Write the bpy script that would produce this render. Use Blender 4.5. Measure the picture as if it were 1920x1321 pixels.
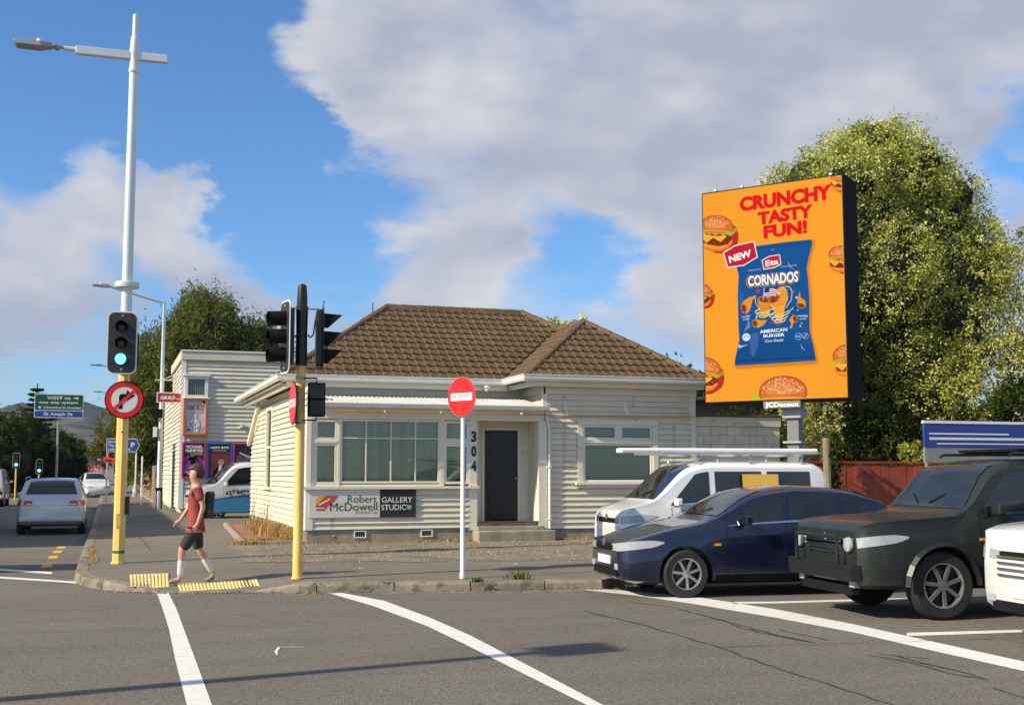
import bpy, bmesh, math, random
import numpy as np
from mathutils import Vector, Matrix, noise as mnoise
R = math.radians
HAZE = True
random.seed(7)
scene = bpy.context.scene
for o in list(bpy.data.objects): bpy.data.objects.remove(o)
col = scene.collection

# ------------------------------------------------------------------ camera
cam = bpy.data.cameras.new('camera'); cam_o = bpy.data.objects.new('camera', cam); col.objects.link(cam_o)
cam.sensor_width = 36; cam.lens = 2250 / 1920 * 36; cam.clip_start = .1; cam.clip_end = 20000
cam_o.location = (0, 0, 1.65); cam_o.rotation_euler = (R(90) + math.atan(224.5 / 2250), 0, R(-18.55))
scene.camera = cam_o

# ------------------------------------------------------------------ light and sky
SUN_EL, SUN_DIR = 33.0, 11.5      # elevation; shadows run along +X turned this much towards +Y
sl = bpy.data.lights.new('sun', 'SUN'); sl.energy = 5.0; sl.angle = R(.55); sl.color = (1.0, .885, .67)
so = bpy.data.objects.new('sun', sl); col.objects.link(so)
d = Vector((math.cos(R(SUN_DIR)) * math.cos(R(SUN_EL)), math.sin(R(SUN_DIR)) * math.cos(R(SUN_EL)), -math.sin(R(SUN_EL))))
so.rotation_euler = d.to_track_quat('-Z', 'Y').to_euler(); so.location = (-30, -5, 30)
SUNV = -d
scene.view_settings.view_transform = 'Standard'; scene.view_settings.look = 'None'
scene.view_settings.exposure = 0.37; scene.view_settings.gamma = 1; scene.view_settings.use_curve_mapping = False

def build_world():
    w = bpy.data.worlds.new('World'); scene.world = w; w.use_nodes = True
    nt = w.node_tree; N = nt.nodes; L = nt.links; N.clear()
    out = N.new('ShaderNodeOutputWorld'); bg = N.new('ShaderNodeBackground'); L.new(bg.outputs[0], out.inputs[0])
    bg.inputs[1].default_value = .094
    sky = N.new('ShaderNodeTexSky'); sky.sky_type = 'NISHITA'; sky.sun_disc = False
    sky.sun_elevation = R(SUN_EL); sky.sun_rotation = math.atan2(SUNV.x, SUNV.y); sky.air_density = 1.0; sky.dust_density = .25; sky.ozone_density = 3.0
    tc = N.new('ShaderNodeTexCoord')
    def vm(op, a, b=None):
        n = N.new('ShaderNodeVectorMath'); n.operation = op
        for i, x in enumerate((a, b)):
            if x is None: continue
            if hasattr(x, 'links'): L.new(x, n.inputs[i])
            else: n.inputs[i].default_value = x
        return n
    def ma(op, a, b=None, c=None):
        n = N.new('ShaderNodeMath'); n.operation = op
        for i, x in enumerate((a, b, c)):
            if x is None: continue
            if hasattr(x, 'links'): L.new(x, n.inputs[i])
            else: n.inputs[i].default_value = x
        return n.outputs[0]
    def noise(vec, scale, detail, rough=.55):
        n = N.new('ShaderNodeTexNoise'); n.inputs['Scale'].default_value = scale; n.inputs['Detail'].default_value = detail; n.inputs['Roughness'].default_value = rough
        L.new(vec, n.inputs['Vector']); return n
    D = tc.outputs['Generated']
    st = N.new('ShaderNodeVectorMath'); st.operation = 'MULTIPLY'; L.new(D, st.inputs[0]); st.inputs[1].default_value = (1, 1, 1.9)
    wn = noise(st.outputs[0], 4.2, 8, .62)
    wv = vm('SUBTRACT', wn.outputs['Color'], (.5, .5, .5)); ws = vm('SCALE', wv.outputs[0]); ws.inputs['Scale'].default_value = .26
    Dw = vm('NORMALIZE', vm('ADD', D, ws.outputs[0]).outputs[0]).outputs[0]
    # cloud banks of this afternoon, as directions with a half width and a weight
    acc = None
    for (x, y, z, r, wt) in CLOUDS:
        dt = vm('DOT_PRODUCT', Dw, (x, y, z)).outputs['Value']
        mr = N.new('ShaderNodeMapRange'); mr.interpolation_type = 'SMOOTHSTEP'
        L.new(dt, mr.inputs['Value']); mr.inputs['From Min'].default_value = math.cos(r * 1.25); mr.inputs['From Max'].default_value = math.cos(r * .35)
        t = ma('MULTIPLY', mr.outputs[0], wt)
        acc = t if acc is None else ma('ADD', acc, t)
    n1 = noise(st.outputs[0], 4.2, 10, .54).outputs['Fac']; n2 = noise(st.outputs[0], 13, 9, .62).outputs['Fac']
    base = ma('ADD', ma('MULTIPLY', n1, 1.75), ma('MULTIPLY', n2, .70))
    den = ma('SUBTRACT', ma('ADD', base, acc), 1.10)
    mr = N.new('ShaderNodeMapRange'); mr.interpolation_type = 'SMOOTHSTEP'; L.new(den, mr.inputs['Value'])
    mr.inputs['From Min'].default_value = -.36; mr.inputs['From Max'].default_value = .82; mr.inputs['To Max'].default_value = .97
    # cloud body colour: pale cream where thin or facing the sun, lavender grey where thick
    off = vm('ADD', st.outputs[0], tuple(SUNV * .06)).outputs[0]
    n3 = noise(off, 4.2, 10, .54).outputs['Fac']
    relief = ma('SUBTRACT', n1, n3)
    n4 = noise(st.outputs[0], 2.1, 5).outputs['Fac']
    shade = ma('ADD', ma('ADD', ma('MULTIPLY', relief, 2.4), ma('MULTIPLY', ma('SUBTRACT', n4, .5), 1.7)), ma('SUBTRACT', .62, ma('MULTIPLY', den, .28)))
    cr = N.new('ShaderNodeValToRGB'); L.new(shade, cr.inputs[0])
    cr.color_ramp.elements[0].position = .12; cr.color_ramp.elements[0].color = (3.6, 3.85, 4.75, 1)
    cr.color_ramp.elements[1].position = .85; cr.color_ramp.elements[1].color = (6.1, 6.1, 6.3, 1)
    tint = N.new('ShaderNodeMix'); tint.data_type = 'RGBA'; tint.blend_type = 'MULTIPLY'; tint.inputs[0].default_value = 1
    L.new(sky.outputs[0], tint.inputs[6]); tint.inputs[7].default_value = SKY_TINT
    mx = N.new('ShaderNodeMix'); mx.data_type = 'RGBA'; L.new(mr.outputs[0], mx.inputs[0]); L.new(tint.outputs[2], mx.inputs[6]); L.new(cr.outputs[0], mx.inputs[7])
    L.new(mx.outputs[2], bg.inputs[0])
SKY_TINT = (.66, 1.0, 1.32, 1)
CLOUDS = []
def _dirs():
    F, P, Y0 = 2250, math.atan(224.5 / 2250), R(18.55)
    fw = Vector((math.sin(Y0) * math.cos(P), math.cos(Y0) * math.cos(P), math.sin(P))); rt = Vector((math.cos(Y0), -math.sin(Y0), 0)); up = rt.cross(fw)
    # bearing and height of every bank in degrees of the view axis, half width in degrees, weight
    for a, e, r, w in ((15, 14, 12, .60), (3, 15, 7.5, .5), (6, 9, 6, .42), (20, 10, 9, .40), (-4.5, 12.8, 3.6, .35), (-9.2, 13.6, 3.0, .55), (-6.2, 10.2, 3.0, .5), (9, 4, 5, .30), (-7.5, 15, 3.6, .35),
                       (-18.6, 8.8, 3.4, .7), (-19.0, 6.4, 4.0, .5), (-14.5, 5.6, 3.2, .5), (-23, 1.8, 3.6, .6), (-20, .6, 2.6, .3), (-10.5, 2.6, 3.4, .45), (-3, 3.4, 3.0, .4), (-1, 6.8, 3.0, .45), (4, 7.6, 3.0, .4), (9, 2.2, 3.4, .35), (-2.5, 2.8, 5.5, .35), (28, 2, 6, .3),
                       (-20, 15.5, 8, -1.0), (-12.5, 12.3, 4.5, -.9), (-9.4, 7.0, 3.6, -.8), (-11, 9.8, 3.2, -.6), (-23.5, 11, 3, -.3), (1.2, 6.1, 1.9, -.6), (2.4, 3.6, 3.0, -.55), (-17, 3.6, 2.2, -.45), (-20.5, -1, 3, -.2), (23, 10.6, 2.4, -.9), (22, 7.5, 2.2, -.6), (-9,10.5,2.6,-.35)):
        v = (fw + rt * math.tan(R(a)) + up * math.tan(R(e))).normalized()
        CLOUDS.append((v.x, v.y, v.z, R(r), w))
_dirs(); build_world()

# ------------------------------------------------------------------ materials
def mat(name, c, rough=.6, metal=0, var=.12, scale=3.0, bump=0, bscale=60, spec=None, coat=0, c2=None, rnd=0, stretch=None, emit=None, dirt=None, trans=0):
    m = bpy.data.materials.new(name); m.use_nodes = True; nt = m.node_tree; N = nt.nodes; L = nt.links
    b = N['Principled BSDF']; b.inputs['Roughness'].default_value = rough; b.inputs['Metallic'].default_value = metal
    if spec is not None: b.inputs['Specular IOR Level'].default_value = spec
    if coat: b.inputs['Coat Weight'].default_value = coat; b.inputs['Coat Roughness'].default_value = .06
    tc = N.new('ShaderNodeTexCoord'); mp = N.new('ShaderNodeMapping'); L.new(tc.outputs['Object'], mp.inputs[0])
    if stretch: mp.inputs['Scale'].default_value = stretch
    n = N.new('ShaderNodeTexNoise'); n.inputs['Scale'].default_value = scale; n.inputs['Detail'].default_value = 7; n.inputs['Roughness'].default_value = .62
    L.new(mp.outputs[0], n.inputs['Vector'])
    r = N.new('ShaderNodeValToRGB'); L.new(n.outputs['Fac'], r.inputs[0])
    a = c2 if c2 else tuple(x * (1 - var) for x in c); bb = tuple(min(1, x * (1 + var)) for x in c) if not c2 else c
    r.color_ramp.elements[0].position = .32; r.color_ramp.elements[0].color = (*a, 1)
    r.color_ramp.elements[1].position = .68; r.color_ramp.elements[1].color = (*bb, 1)
    out = r.outputs[0]
    if dirt:
        dn = N.new('ShaderNodeTexNoise'); dn.inputs['Scale'].default_value = dirt[1]; dn.inputs['Detail'].default_value = 9; dn.inputs['Roughness'].default_value = .7
        L.new(mp.outputs[0], dn.inputs['Vector'])
        dr = N.new('ShaderNodeMapRange'); L.new(dn.outputs['Fac'], dr.inputs[0]); dr.inputs[1].default_value = dirt[2]; dr.inputs[2].default_value = dirt[2] + .12; dr.inputs[4].default_value = dirt[3]
        mx = N.new('ShaderNodeMix'); mx.data_type = 'RGBA'; L.new(dr.outputs[0], mx.inputs[0]); L.new(out, mx.inputs[6]); mx.inputs[7].default_value = (*dirt[0], 1); out = mx.outputs[2]
    if rnd:
        oi = N.new('ShaderNodeObjectInfo'); mr = N.new('ShaderNodeMapRange'); L.new(oi.outputs['Random'], mr.inputs[0]); mr.inputs[3].default_value = 1 - rnd; mr.inputs[4].default_value = 1 + rnd
        vm = N.new('ShaderNodeVectorMath'); vm.operation = 'SCALE'; L.new(out, vm.inputs[0]); L.new(mr.outputs[0], vm.inputs['Scale']); out = vm.outputs[0]
    L.new(out, b.inputs['Base Color'])
    if bump:
        bn = N.new('ShaderNodeTexNoise'); bn.inputs['Scale'].default_value = bscale; bn.inputs['Detail'].default_value = 5; L.new(mp.outputs[0], bn.inputs['Vector'])
        bp = N.new('ShaderNodeBump'); bp.inputs['Strength'].default_value = bump; bp.inputs['Distance'].default_value = .01; L.new(bn.outputs['Fac'], bp.inputs['Height']); L.new(bp.outputs[0], b.inputs['Normal'])
    if emit:
        b.inputs['Emission Color'].default_value = (*emit[0], 1); b.inputs['Emission Strength'].default_value = emit[1]
    return m
def led(name, c, k=1.0, c2=None, scale=40, thr=.5, soft=.1):      # picture on a lit screen
    m = bpy.data.materials.new(name); m.use_nodes = True; N = m.node_tree.nodes; L = m.node_tree.links; b = N['Principled BSDF']
    b.inputs['Base Color'].default_value = (.004, .004, .004, 1); b.inputs['Roughness'].default_value = .7; b.inputs['Specular IOR Level'].default_value = .0
    b.inputs['Emission Strength'].default_value = k
    if c2:
        tc = N.new('ShaderNodeTexCoord'); n = N.new('ShaderNodeTexNoise'); n.inputs['Scale'].default_value = scale; n.inputs['Detail'].default_value = 2; L.new(tc.outputs['Object'], n.inputs['Vector'])
        r = N.new('ShaderNodeValToRGB'); L.new(n.outputs['Fac'], r.inputs[0]); r.color_ramp.elements[0].position = thr - soft; r.color_ramp.elements[0].color = (*c, 1)
        r.color_ramp.elements[1].position = thr + soft; r.color_ramp.elements[1].color = (*c2, 1); L.new(r.outputs[0], b.inputs['Emission Color'])
    else: b.inputs['Emission Color'].default_value = (*c, 1)
    return m
def glass_mat(name, tint=(.92, .95, .90), refl=.03):
    m = bpy.data.materials.new(name); m.use_nodes = True; N = m.node_tree.nodes; L = m.node_tree.links; N.clear()
    o = N.new('ShaderNodeOutputMaterial'); t = N.new('ShaderNodeBsdfTransparent'); t.inputs[0].default_value = (*tint, 1)
    g = N.new('ShaderNodeBsdfGlossy'); g.inputs['Roughness'].default_value = .03; lw = N.new('ShaderNodeLayerWeight'); lw.inputs[0].default_value = .35
    mm = N.new('ShaderNodeMapRange'); L.new(lw.outputs['Fresnel'], mm.inputs[0]); mm.inputs[3].default_value = refl; mm.inputs[4].default_value = 1
    nz = N.new('ShaderNodeTexNoise'); nz.inputs['Scale'].default_value = 1.3; bp = N.new('ShaderNodeBump'); bp.inputs['Strength'].default_value = .08; L.new(nz.outputs['Fac'], bp.inputs['Height']); L.new(bp.outputs[0], g.inputs['Normal'])
    x = N.new('ShaderNodeMixShader'); L.new(mm.outputs[0], x.inputs[0]); L.new(t.outputs[0], x.inputs[1]); L.new(g.outputs[0], x.inputs[2]); L.new(x.outputs[0], o.inputs[0]); return m
def leaf_mat(name, cols, trans=.3, rough=.5):
    m = bpy.data.materials.new(name); m.use_nodes = True; N = m.node_tree.nodes; L = m.node_tree.links; N.remove(N['Principled BSDF']); b = N.new('ShaderNodeBsdfDiffuse'); o = N['Material Output']
    at = N.new('ShaderNodeAttribute'); at.attribute_name = 'tone'; r = N.new('ShaderNodeValToRGB'); L.new(at.outputs['Fac'], r.inputs[0])
    els = r.color_ramp.elements; els[0].color = (*cols[0], 1); els[1].color = (*cols[-1], 1)
    for i, c in enumerate(cols[1:-1], 1): e = els.new(i / (len(cols) - 1)); e.color = (*c, 1)
    L.new(r.outputs[0], b.inputs['Color'])
    tr = N.new('ShaderNodeBsdfTranslucent'); L.new(r.outputs[0], tr.inputs[0]); x = N.new('ShaderNodeMixShader'); x.inputs[0].default_value = trans
    L.new(b.outputs[0], x.inputs[1]); L.new(tr.outputs[0], x.inputs[2]); L.new(x.outputs[0], o.inputs[0]); return m

# ------------------------------------------------------------------ object helpers
def prop(o, label=None, cat=None, group=None, kind=None):
    if label: o['label'] = label
    if cat: o['category'] = cat
    if group: o['group'] = group
    if kind: o['kind'] = kind
    return o
def thing(name, label, cat, loc=(0, 0, 0), group=None, kind=None):
    o = bpy.data.objects.new(name, None); col.objects.link(o); o.location = loc; o.empty_display_size = .2
    return prop(o, label, cat, group, kind)
def wmat(o):
    m = Matrix.LocRotScale(o.location, o.rotation_euler, o.scale)
    return (wmat(o.parent) @ o.matrix_parent_inverse @ m) if o.parent else m
def hang(c, p):      # vertices are written in world space: cancel the parent's own placement
    c.parent = p; c.matrix_parent_inverse = wmat(p).inverted()
def basis(n, upv=(0, 0, 1)):
    n = Vector(n).normalized(); x = Vector(upv).cross(n)
    if x.length < 1e-4: x = Vector((1, 0, 0))
    x.normalize(); y = n.cross(x); return x, y, n      # right, up, outward
class MB:
    def __init__(s): s.v = []; s.f = []; s.m = []
    def add(s, v, f, m=0):
        k = len(s.v); s.v += [tuple(p) for p in v]; s.f += [tuple(i + k for i in q) for q in f]; s.m += [m] * len(f); return s
    def box(s, x0, x1, y0, y1, z0, z1, m=0):
        return s.add([(x0, y0, z0), (x1, y0, z0), (x1, y1, z0), (x0, y1, z0), (x0, y0, z1), (x1, y0, z1), (x1, y1, z1), (x0, y1, z1)],
                     [(0, 3, 2, 1), (4, 5, 6, 7), (0, 1, 5, 4), (1, 2, 6, 5), (2, 3, 7, 6), (3, 0, 4, 7)], m)
    def obox(s, c, ax, ay, az, m=0):     # centre and three half-axis vectors
        c, ax, ay, az = map(Vector, (c, ax, ay, az)); P = []
        for k in (-1, 1):
            for i, j in ((-1, -1), (1, -1), (1, 1), (-1, 1)): P.append(c + ax * i + ay * j + az * k)
        return s.add(P, [(0, 3, 2, 1), (4, 5, 6, 7), (0, 1, 5, 4), (1, 2, 6, 5), (2, 3, 7, 6), (3, 0, 4, 7)], m)
    def prism(s, pts, dv, m=0):
        dv = Vector(dv); n = len(pts); P = [Vector(p) for p in pts] + [Vector(p) + dv for p in pts]
        return s.add(P, [tuple(range(n))[::-1], tuple(range(n, 2 * n))] + [(i, (i + 1) % n, n + (i + 1) % n, n + i) for i in range(n)], m)
    def tube(s, pts, r, n=8, m=0, caps=True):
        pts = [Vector(p) for p in pts]; rr = r if isinstance(r, (list, tuple)) else [r] * len(pts); P = []
        px = None
        for i, p in enumerate(pts):
            t = (pts[min(i + 1, len(pts) - 1)] - pts[max(i - 1, 0)]).normalized()
            a = px if px is not None else (Vector((1, 0, 0)) if abs(t.x) < .8 else Vector((0, 1, 0)))
            x = (a - t * a.dot(t)).normalized(); px = x; y = t.cross(x)
            for k in range(n):
                w = 2 * math.pi * (k + .5) / n; P.append(p + (x * math.cos(w) + y * math.sin(w)) * rr[i])
        F = [(i * n + k, i * n + (k + 1) % n, (i + 1) * n + (k + 1) % n, (i + 1) * n + k) for i in range(len(pts) - 1) for k in range(n)]
        if caps: F += [tuple(range(n))[::-1], tuple((len(pts) - 1) * n + k for k in range(n))]
        return s.add(P, F, m)
    def lathe(s, prof, c, axis, n=20, m=0, caps=True):    # prof: (radius, along)
        x, y, a = basis(axis, (0, 0, 1) if abs(Vector(axis).normalized().z) < .9 else (0, 1, 0)); c = Vector(c); P = []
        for r, h in prof:
            for k in range(n): w = 2 * math.pi * k / n; P.append(c + a * h + (x * math.cos(w) + y * math.sin(w)) * r)
        F = [(i * n + k, i * n + (k + 1) % n, (i + 1) * n + (k + 1) % n, (i + 1) * n + k) for i in range(len(prof) - 1) for k in range(n)]
        if caps and prof[0][0] > 1e-3: F.append(tuple(range(n))[::-1])
        if caps and prof[-1][0] > 1e-3: F.append(tuple((len(prof) - 1) * n + k for k in range(n)))
        return s.add(P, F, m)
    def flat(s, pts2, o, x, y, dz=0, m=0):      # polygon in a plane
        o, x, y = map(Vector, (o, x, y)); n = x.cross(y).normalized(); return s.add([o + x * a + y * b + n * dz for a, b in pts2], [tuple(range(len(pts2)))], m)
    def obj(s, name, mats, parent=None, smooth=False, bevel=0, **k):
        me = bpy.data.meshes.new(name); me.from_pydata(s.v, [], s.f); me.update()
        for mm in (mats if isinstance(mats, (list, tuple)) else [mats]): me.materials.append(mm)
        if any(s.m): me.polygons.foreach_set('material_index', s.m)
        if smooth: me.polygons.foreach_set('use_smooth', [True] * len(me.polygons))
        if smooth and smooth != 'all':
            try: me.set_sharp_from_angle(angle=R(35))
            except Exception: pass
        o = bpy.data.objects.new(name, me); col.objects.link(o)
        if bevel:
            b = o.modifiers.new('bevel', 'BEVEL'); b.width = bevel; b.segments = 2; b.limit_method = 'ANGLE'; b.angle_limit = R(40)
        if parent is not None: hang(o, parent)
        return prop(o, **k)
def B(*a): return MB().box(*a)
def rrect(w, h, r, n=5, cx=0, cy=0):
    P = []
    for sx, sy, a0 in ((1, 1, 0), (-1, 1, 90), (-1, -1, 180), (1, -1, 270)):
        for k in range(n + 1):
            a = R(a0 + 90 * k / n); P.append((cx + sx * (w / 2 - r) + r * math.cos(a), cy + sy * (h / 2 - r) + r * math.sin(a)))
    return P
def circ(r, n=28, cx=0, cy=0, sy=1): return [(cx + r * math.cos(2 * math.pi * k / n), cy + sy * r * math.sin(2 * math.pi * k / n)) for k in range(n)]
def slab(name, pts2, o, x, y, d0, d1, m, parent, **k):     # plate in a plane from depth d0 to d1 along its outward normal
    o, x, y = map(Vector, (o, x, y)); n = x.cross(y).normalized()
    if x.length and y.length: pass
    mb = MB(); mb.prism([o + x * a + y * b + n * d0 for a, b in pts2], n * (d1 - d0)); return mb.obj(name, m, parent, **k)
_dg = None
def text(name, s, m, parent, o, x, y, p0, p1, h, dz=.004, bold=0., shear=0, space=1, **k):
    """lettering lying in the plane (o,x,y): starts at p0, ends at p1 along the baseline, capitals h high"""
    c = bpy.data.curves.new(name, 'FONT'); c.body = s; c.size = 1; c.offset = bold; c.shear = shear; c.space_character = space; c.resolution_u = 3; c.fill_mode = 'FRONT'
    t = bpy.data.objects.new(name, c); col.objects.link(t); bpy.context.view_layer.update()
    me = bpy.data.meshes.new_from_object(t.evaluated_get(bpy.context.evaluated_depsgraph_get())); bpy.data.objects.remove(t)
    n = len(me.vertices); a = np.empty(n * 3); me.vertices.foreach_get('co', a); a = a.reshape(-1, 3)
    x0, x1 = a[:, 0].min(), a[:, 0].max(); caph = .70 + 2 * bold
    p0 = np.array(p0, float); p1 = np.array(p1, float); e = p1 - p0; Lw = np.linalg.norm(e); e /= Lw; f = np.array([-e[1], e[0]])
    u = (a[:, 0] - x0) / (x1 - x0) * Lw; v = (a[:, 1] + bold) / caph * h
    q = p0 + np.outer(u, e) + np.outer(v, f)
    o, x, y = map(lambda w_: np.array(Vector(w_)), (o, x, y)); nn = np.cross(x, y); nn /= np.linalg.norm(nn)
    w = o + np.outer(q[:, 0], x) + np.outer(q[:, 1], y) + nn * dz
    me.vertices.foreach_set('co', w.ravel()); me.materials.clear(); me.materials.append(m); me.update()
    ob = bpy.data.objects.new(name, me); col.objects.link(ob)
    if parent is not None: hang(ob, parent)
    return prop(ob, **k)
def copy_tree(o, parent=None):
    c = o.copy(); col.objects.link(c)
    if parent is not None: c.parent = parent
    for ch in list(o.children): copy_tree(ch, c)
    return c

W_ = (1, 1, 1)
M = {}
M['cream'] = mat('cream_paint', (.71, .655, .515), .55, var=.06, scale=1.4, bump=.12, bscale=90, rnd=.05, dirt=((.40, .33, .23), 4, .575, .65))
M['trim'] = mat('trim_paint', (.77, .725, .60), .5, var=.05, scale=2, bump=.08, rnd=.03, dirt=((.45, .38, .28), 7, .68, .45))
M['gcream'] = mat('grey_cream_paint', (.64, .615, .495), .6, var=.07, scale=1.2, bump=.12, rnd=.06, dirt=((.36, .33, .26), 4, .66, .4))
M['white'] = mat('white_paint', (.80, .80, .78), .4, var=.04, scale=3, dirt=((.5, .46, .4), 8, .7, .4))
M['gutter'] = mat('gutter_paint', (.82, .80, .74), .35, var=.05, scale=3, stretch=(.5, 1, 3), dirt=((.5, .42, .33), 6, .68, .5))
M['concrete'] = mat('old_concrete', (.30, .265, .205), .9, var=.25, scale=3, bump=.5, bscale=45, dirt=((.12, .11, .08), 4, .58, .7))
M['kerb'] = mat('kerb_concrete', (.23, .20, .155), .9, var=.3, scale=4, bump=.5, bscale=50, dirt=((.075, .065, .05), 5, .50, .75), rnd=.14)
M['tile'] = mat('roof_tile', (.122, .074, .033), .78, var=.2, scale=7, bump=.35, bscale=70, rnd=.15, dirt=((.16, .135, .045), 1.3, .52, .6))
M['tile_cap'] = mat('ridge_cap', (.13, .075, .043), .75, var=.2, scale=5, bump=.3, rnd=.1, dirt=((.20, .17, .06), 3, .55, .6))
M['zinc'] = mat('corrugated_zinc', (.50, .50, .49), .5, metal=.1, var=.12, scale=2.5, dirt=((.35, .3, .25), 4, .66, .4))
M['galv'] = mat('galvanised_steel', (.55, .57, .59), .42, metal=.65, var=.1, scale=6)
M['galv_d'] = mat('dull_steel', (.33, .35, .37), .5, metal=.5, var=.1, scale=6)
M['yellow'] = mat('yellow_pole_paint', (.82, .57, .17), .42, var=.07, scale=3, dirt=((.40, .27, .10), 7, .62, .6), bump=.05)
M['black'] = mat('black_plastic', (.012, .012, .013), .38, var=.3, scale=5)
M['blackm'] = mat('black_matt', (.009, .009, .010), .85, var=.3, scale=5, spec=.15)
M['plate'] = mat('backing_board_black', (.03, .031, .033), .5, var=.1, scale=5)
M['glass'] = glass_mat('window_glass')
M['glassd'] = mat('tinted_glass', (.012, .016, .018), .04, var=.3, scale=2, spec=.8)
M['blind'] = mat('blind_slats', (.84, .82, .62), .6, c2=(.42, .45, .32), scale=1.0, stretch=(3.2, 1, .16))
M['dark'] = mat('dark_room', (.03, .035, .035), .9)
M['door'] = mat('dark_door', (.014, .014, .015), .38, var=.25, scale=4)
M['red'] = mat('sign_red', (.74, .018, .022), .38, var=.04, scale=3)
M['redf'] = mat('faded_sign_red', (.66, .045, .075), .45, var=.08, scale=3)
M['signw'] = mat('sign_white', (.80, .80, .79), .4, var=.03, scale=3)
M['signcream'] = mat('sign_cream', (.78, .76, .68), .4, var=.03, scale=3)
M['green'] = mat('sign_green', (.010, .085, .045), .4, var=.05)
M['blue'] = mat('sign_blue', (.015, .075, .36), .4, var=.05)
M['orange'] = mat('orange_frame', (.58, .17, .03), .5, var=.1, scale=6)
M['rubber'] = mat('tyre_rubber', (.018, .018, .018), .8, var=.2, scale=8)
M['alloy'] = mat('alloy_wheel', (.50, .50, .52), .3, metal=.8, var=.05)
M['chrome'] = mat('chrome', (.75, .75, .76), .12, metal=1, var=.03)
M['lamp'] = mat('headlamp_glass', (.36, .38, .40), .12, var=.1, scale=20, spec=.8)
M['taillamp'] = mat('tail_lamp', (.50, .02, .025), .2, var=.1, scale=20, spec=.7)
M['number'] = mat('number_plate', (.75, .75, .73), .4, var=.03)
M['line'] = mat('line_paint', (.72, .71, .67), .7, var=.08, scale=6, bump=.3, dirt=((.17, .155, .135), 22, .585, .8))
M['yline'] = mat('yellow_line_paint', (.70, .38, .04), .7, var=.1, scale=8, dirt=((.12, .11, .10), 14, .56, .8))
M['tactile'] = mat('tactile_yellow', (.74, .56, .23), .7, var=.12, scale=9, dirt=((.25, .2, .12), 20, .6, .7), rnd=.06)
M['seal'] = mat('crack_sealant', (.040, .037, .034), .5, var=.3, scale=12)
M['bark'] = mat('bark', (.09, .065, .045), .9, var=.35, scale=6, bump=.8, bscale=22, stretch=(1, 1, .3))
M['rust'] = mat('rusty_rod', (.42, .22, .11), .7, var=.3, scale=9)

# ------------------------------------------------------------------ ground, road, footpath
def asphalt(name, c, c2, fine=140, patch=.35, bump=.5, worn=.5):
    m = bpy.data.materials.new(name); m.use_nodes = True; N = m.node_tree.nodes; L = m.node_tree.links; b = N['Principled BSDF']; b.inputs['Roughness'].default_value = .86; b.inputs['Specular IOR Level'].default_value = .3
    tc = N.new('ShaderNodeTexCoord')
    def nz(s, dt, r=.6, st=None):
        n = N.new('ShaderNodeTexNoise'); n.inputs['Scale'].default_value = s; n.inputs['Detail'].default_value = dt; n.inputs['Roughness'].default_value = r
        if st:
            mp = N.new('ShaderNodeMapping'); mp.inputs['Scale'].default_value = st; L.new(tc.outputs['Object'], mp.inputs[0]); L.new(mp.outputs[0], n.inputs['Vector'])
        else: L.new(tc.outputs['Object'], n.inputs['Vector'])
        return n.outputs['Fac']
    def mix(f, a, b_, bt='MIX'):
        x = N.new('ShaderNodeMix'); x.data_type = 'RGBA'; x.blend_type = bt
        for i, v in ((0, f), (6, a), (7, b_)):
            if hasattr(v, 'links'): L.new(v, x.inputs[i])
            elif i == 0: x.inputs[0].default_value = v
            else: x.inputs[i].default_value = (*v, 1)
        return x.outputs[2]
    def mr(f, a, b_, c_=0, d_=1):
        n = N.new('ShaderNodeMapRange'); L.new(f, n.inputs[0])
        for i, v in enumerate((a, b_, c_, d_)): n.inputs[i + 1].default_value = v
        return n.outputs[0]
    big = mr(nz(patch, 6), .35, .65); o = mix(big, c, c2)
    tracks = mr(nz(.8, 5, .6, (.25, 1.6, 1)), .45, .62, 0, worn); o = mix(tracks, o, tuple(x * .72 for x in c))
    vo = N.new('ShaderNodeTexVoronoi'); vo.inputs['Scale'].default_value = fine; L.new(tc.outputs['Object'], vo.inputs['Vector'])
    st = N.new('ShaderNodeSeparateColor'); L.new(vo.outputs['Color'], st.inputs[0])
    sp = mr(st.outputs[0], 0, 1, .62, 1.42); v = N.new('ShaderNodeVectorMath'); v.operation = 'SCALE'; L.new(o, v.inputs[0]); L.new(sp, v.inputs['Scale'])
    gr = mr(nz(22, 6, .7), .3, .7, .82, 1.2); v2 = N.new('ShaderNodeVectorMath'); v2.operation = 'SCALE'; L.new(v.outputs[0], v2.inputs[0]); L.new(gr, v2.inputs['Scale'])
    L.new(v2.outputs[0], b.inputs['Base Color'])
    bp = N.new('ShaderNodeBump'); bp.inputs['Strength'].default_value = bump; bp.inputs['Distance'].default_value = .008
    ad = N.new('ShaderNodeMath'); L.new(vo.outputs['Distance'], ad.inputs[0]); L.new(nz(60, 4), ad.inputs[1]); L.new(ad.outputs[0], bp.inputs['Height']); L.new(bp.outputs[0], b.inputs['Normal'])
    return m
M['road'] = asphalt('road_chipseal', (.188, .170, .142), (.152, .138, .116), 95, .3, .9, .55)
M['path'] = asphalt('path_asphalt', (.200, .178, .142), (.165, .147, .118), 160, .6, .5, .2)
M['yard'] = asphalt('stony_verge', (.25, .21, .155), (.17, .145, .105), 45, 1.6, 1.0, .1)
M['dirt'] = mat('bare_soil', (.26, .13, .075), .95, var=.3, scale=6, bump=.6, bscale=40)
M['far_ground'] = mat('far_ground', (.12, .11, .075), .95, var=.3, scale=.05)

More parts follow.
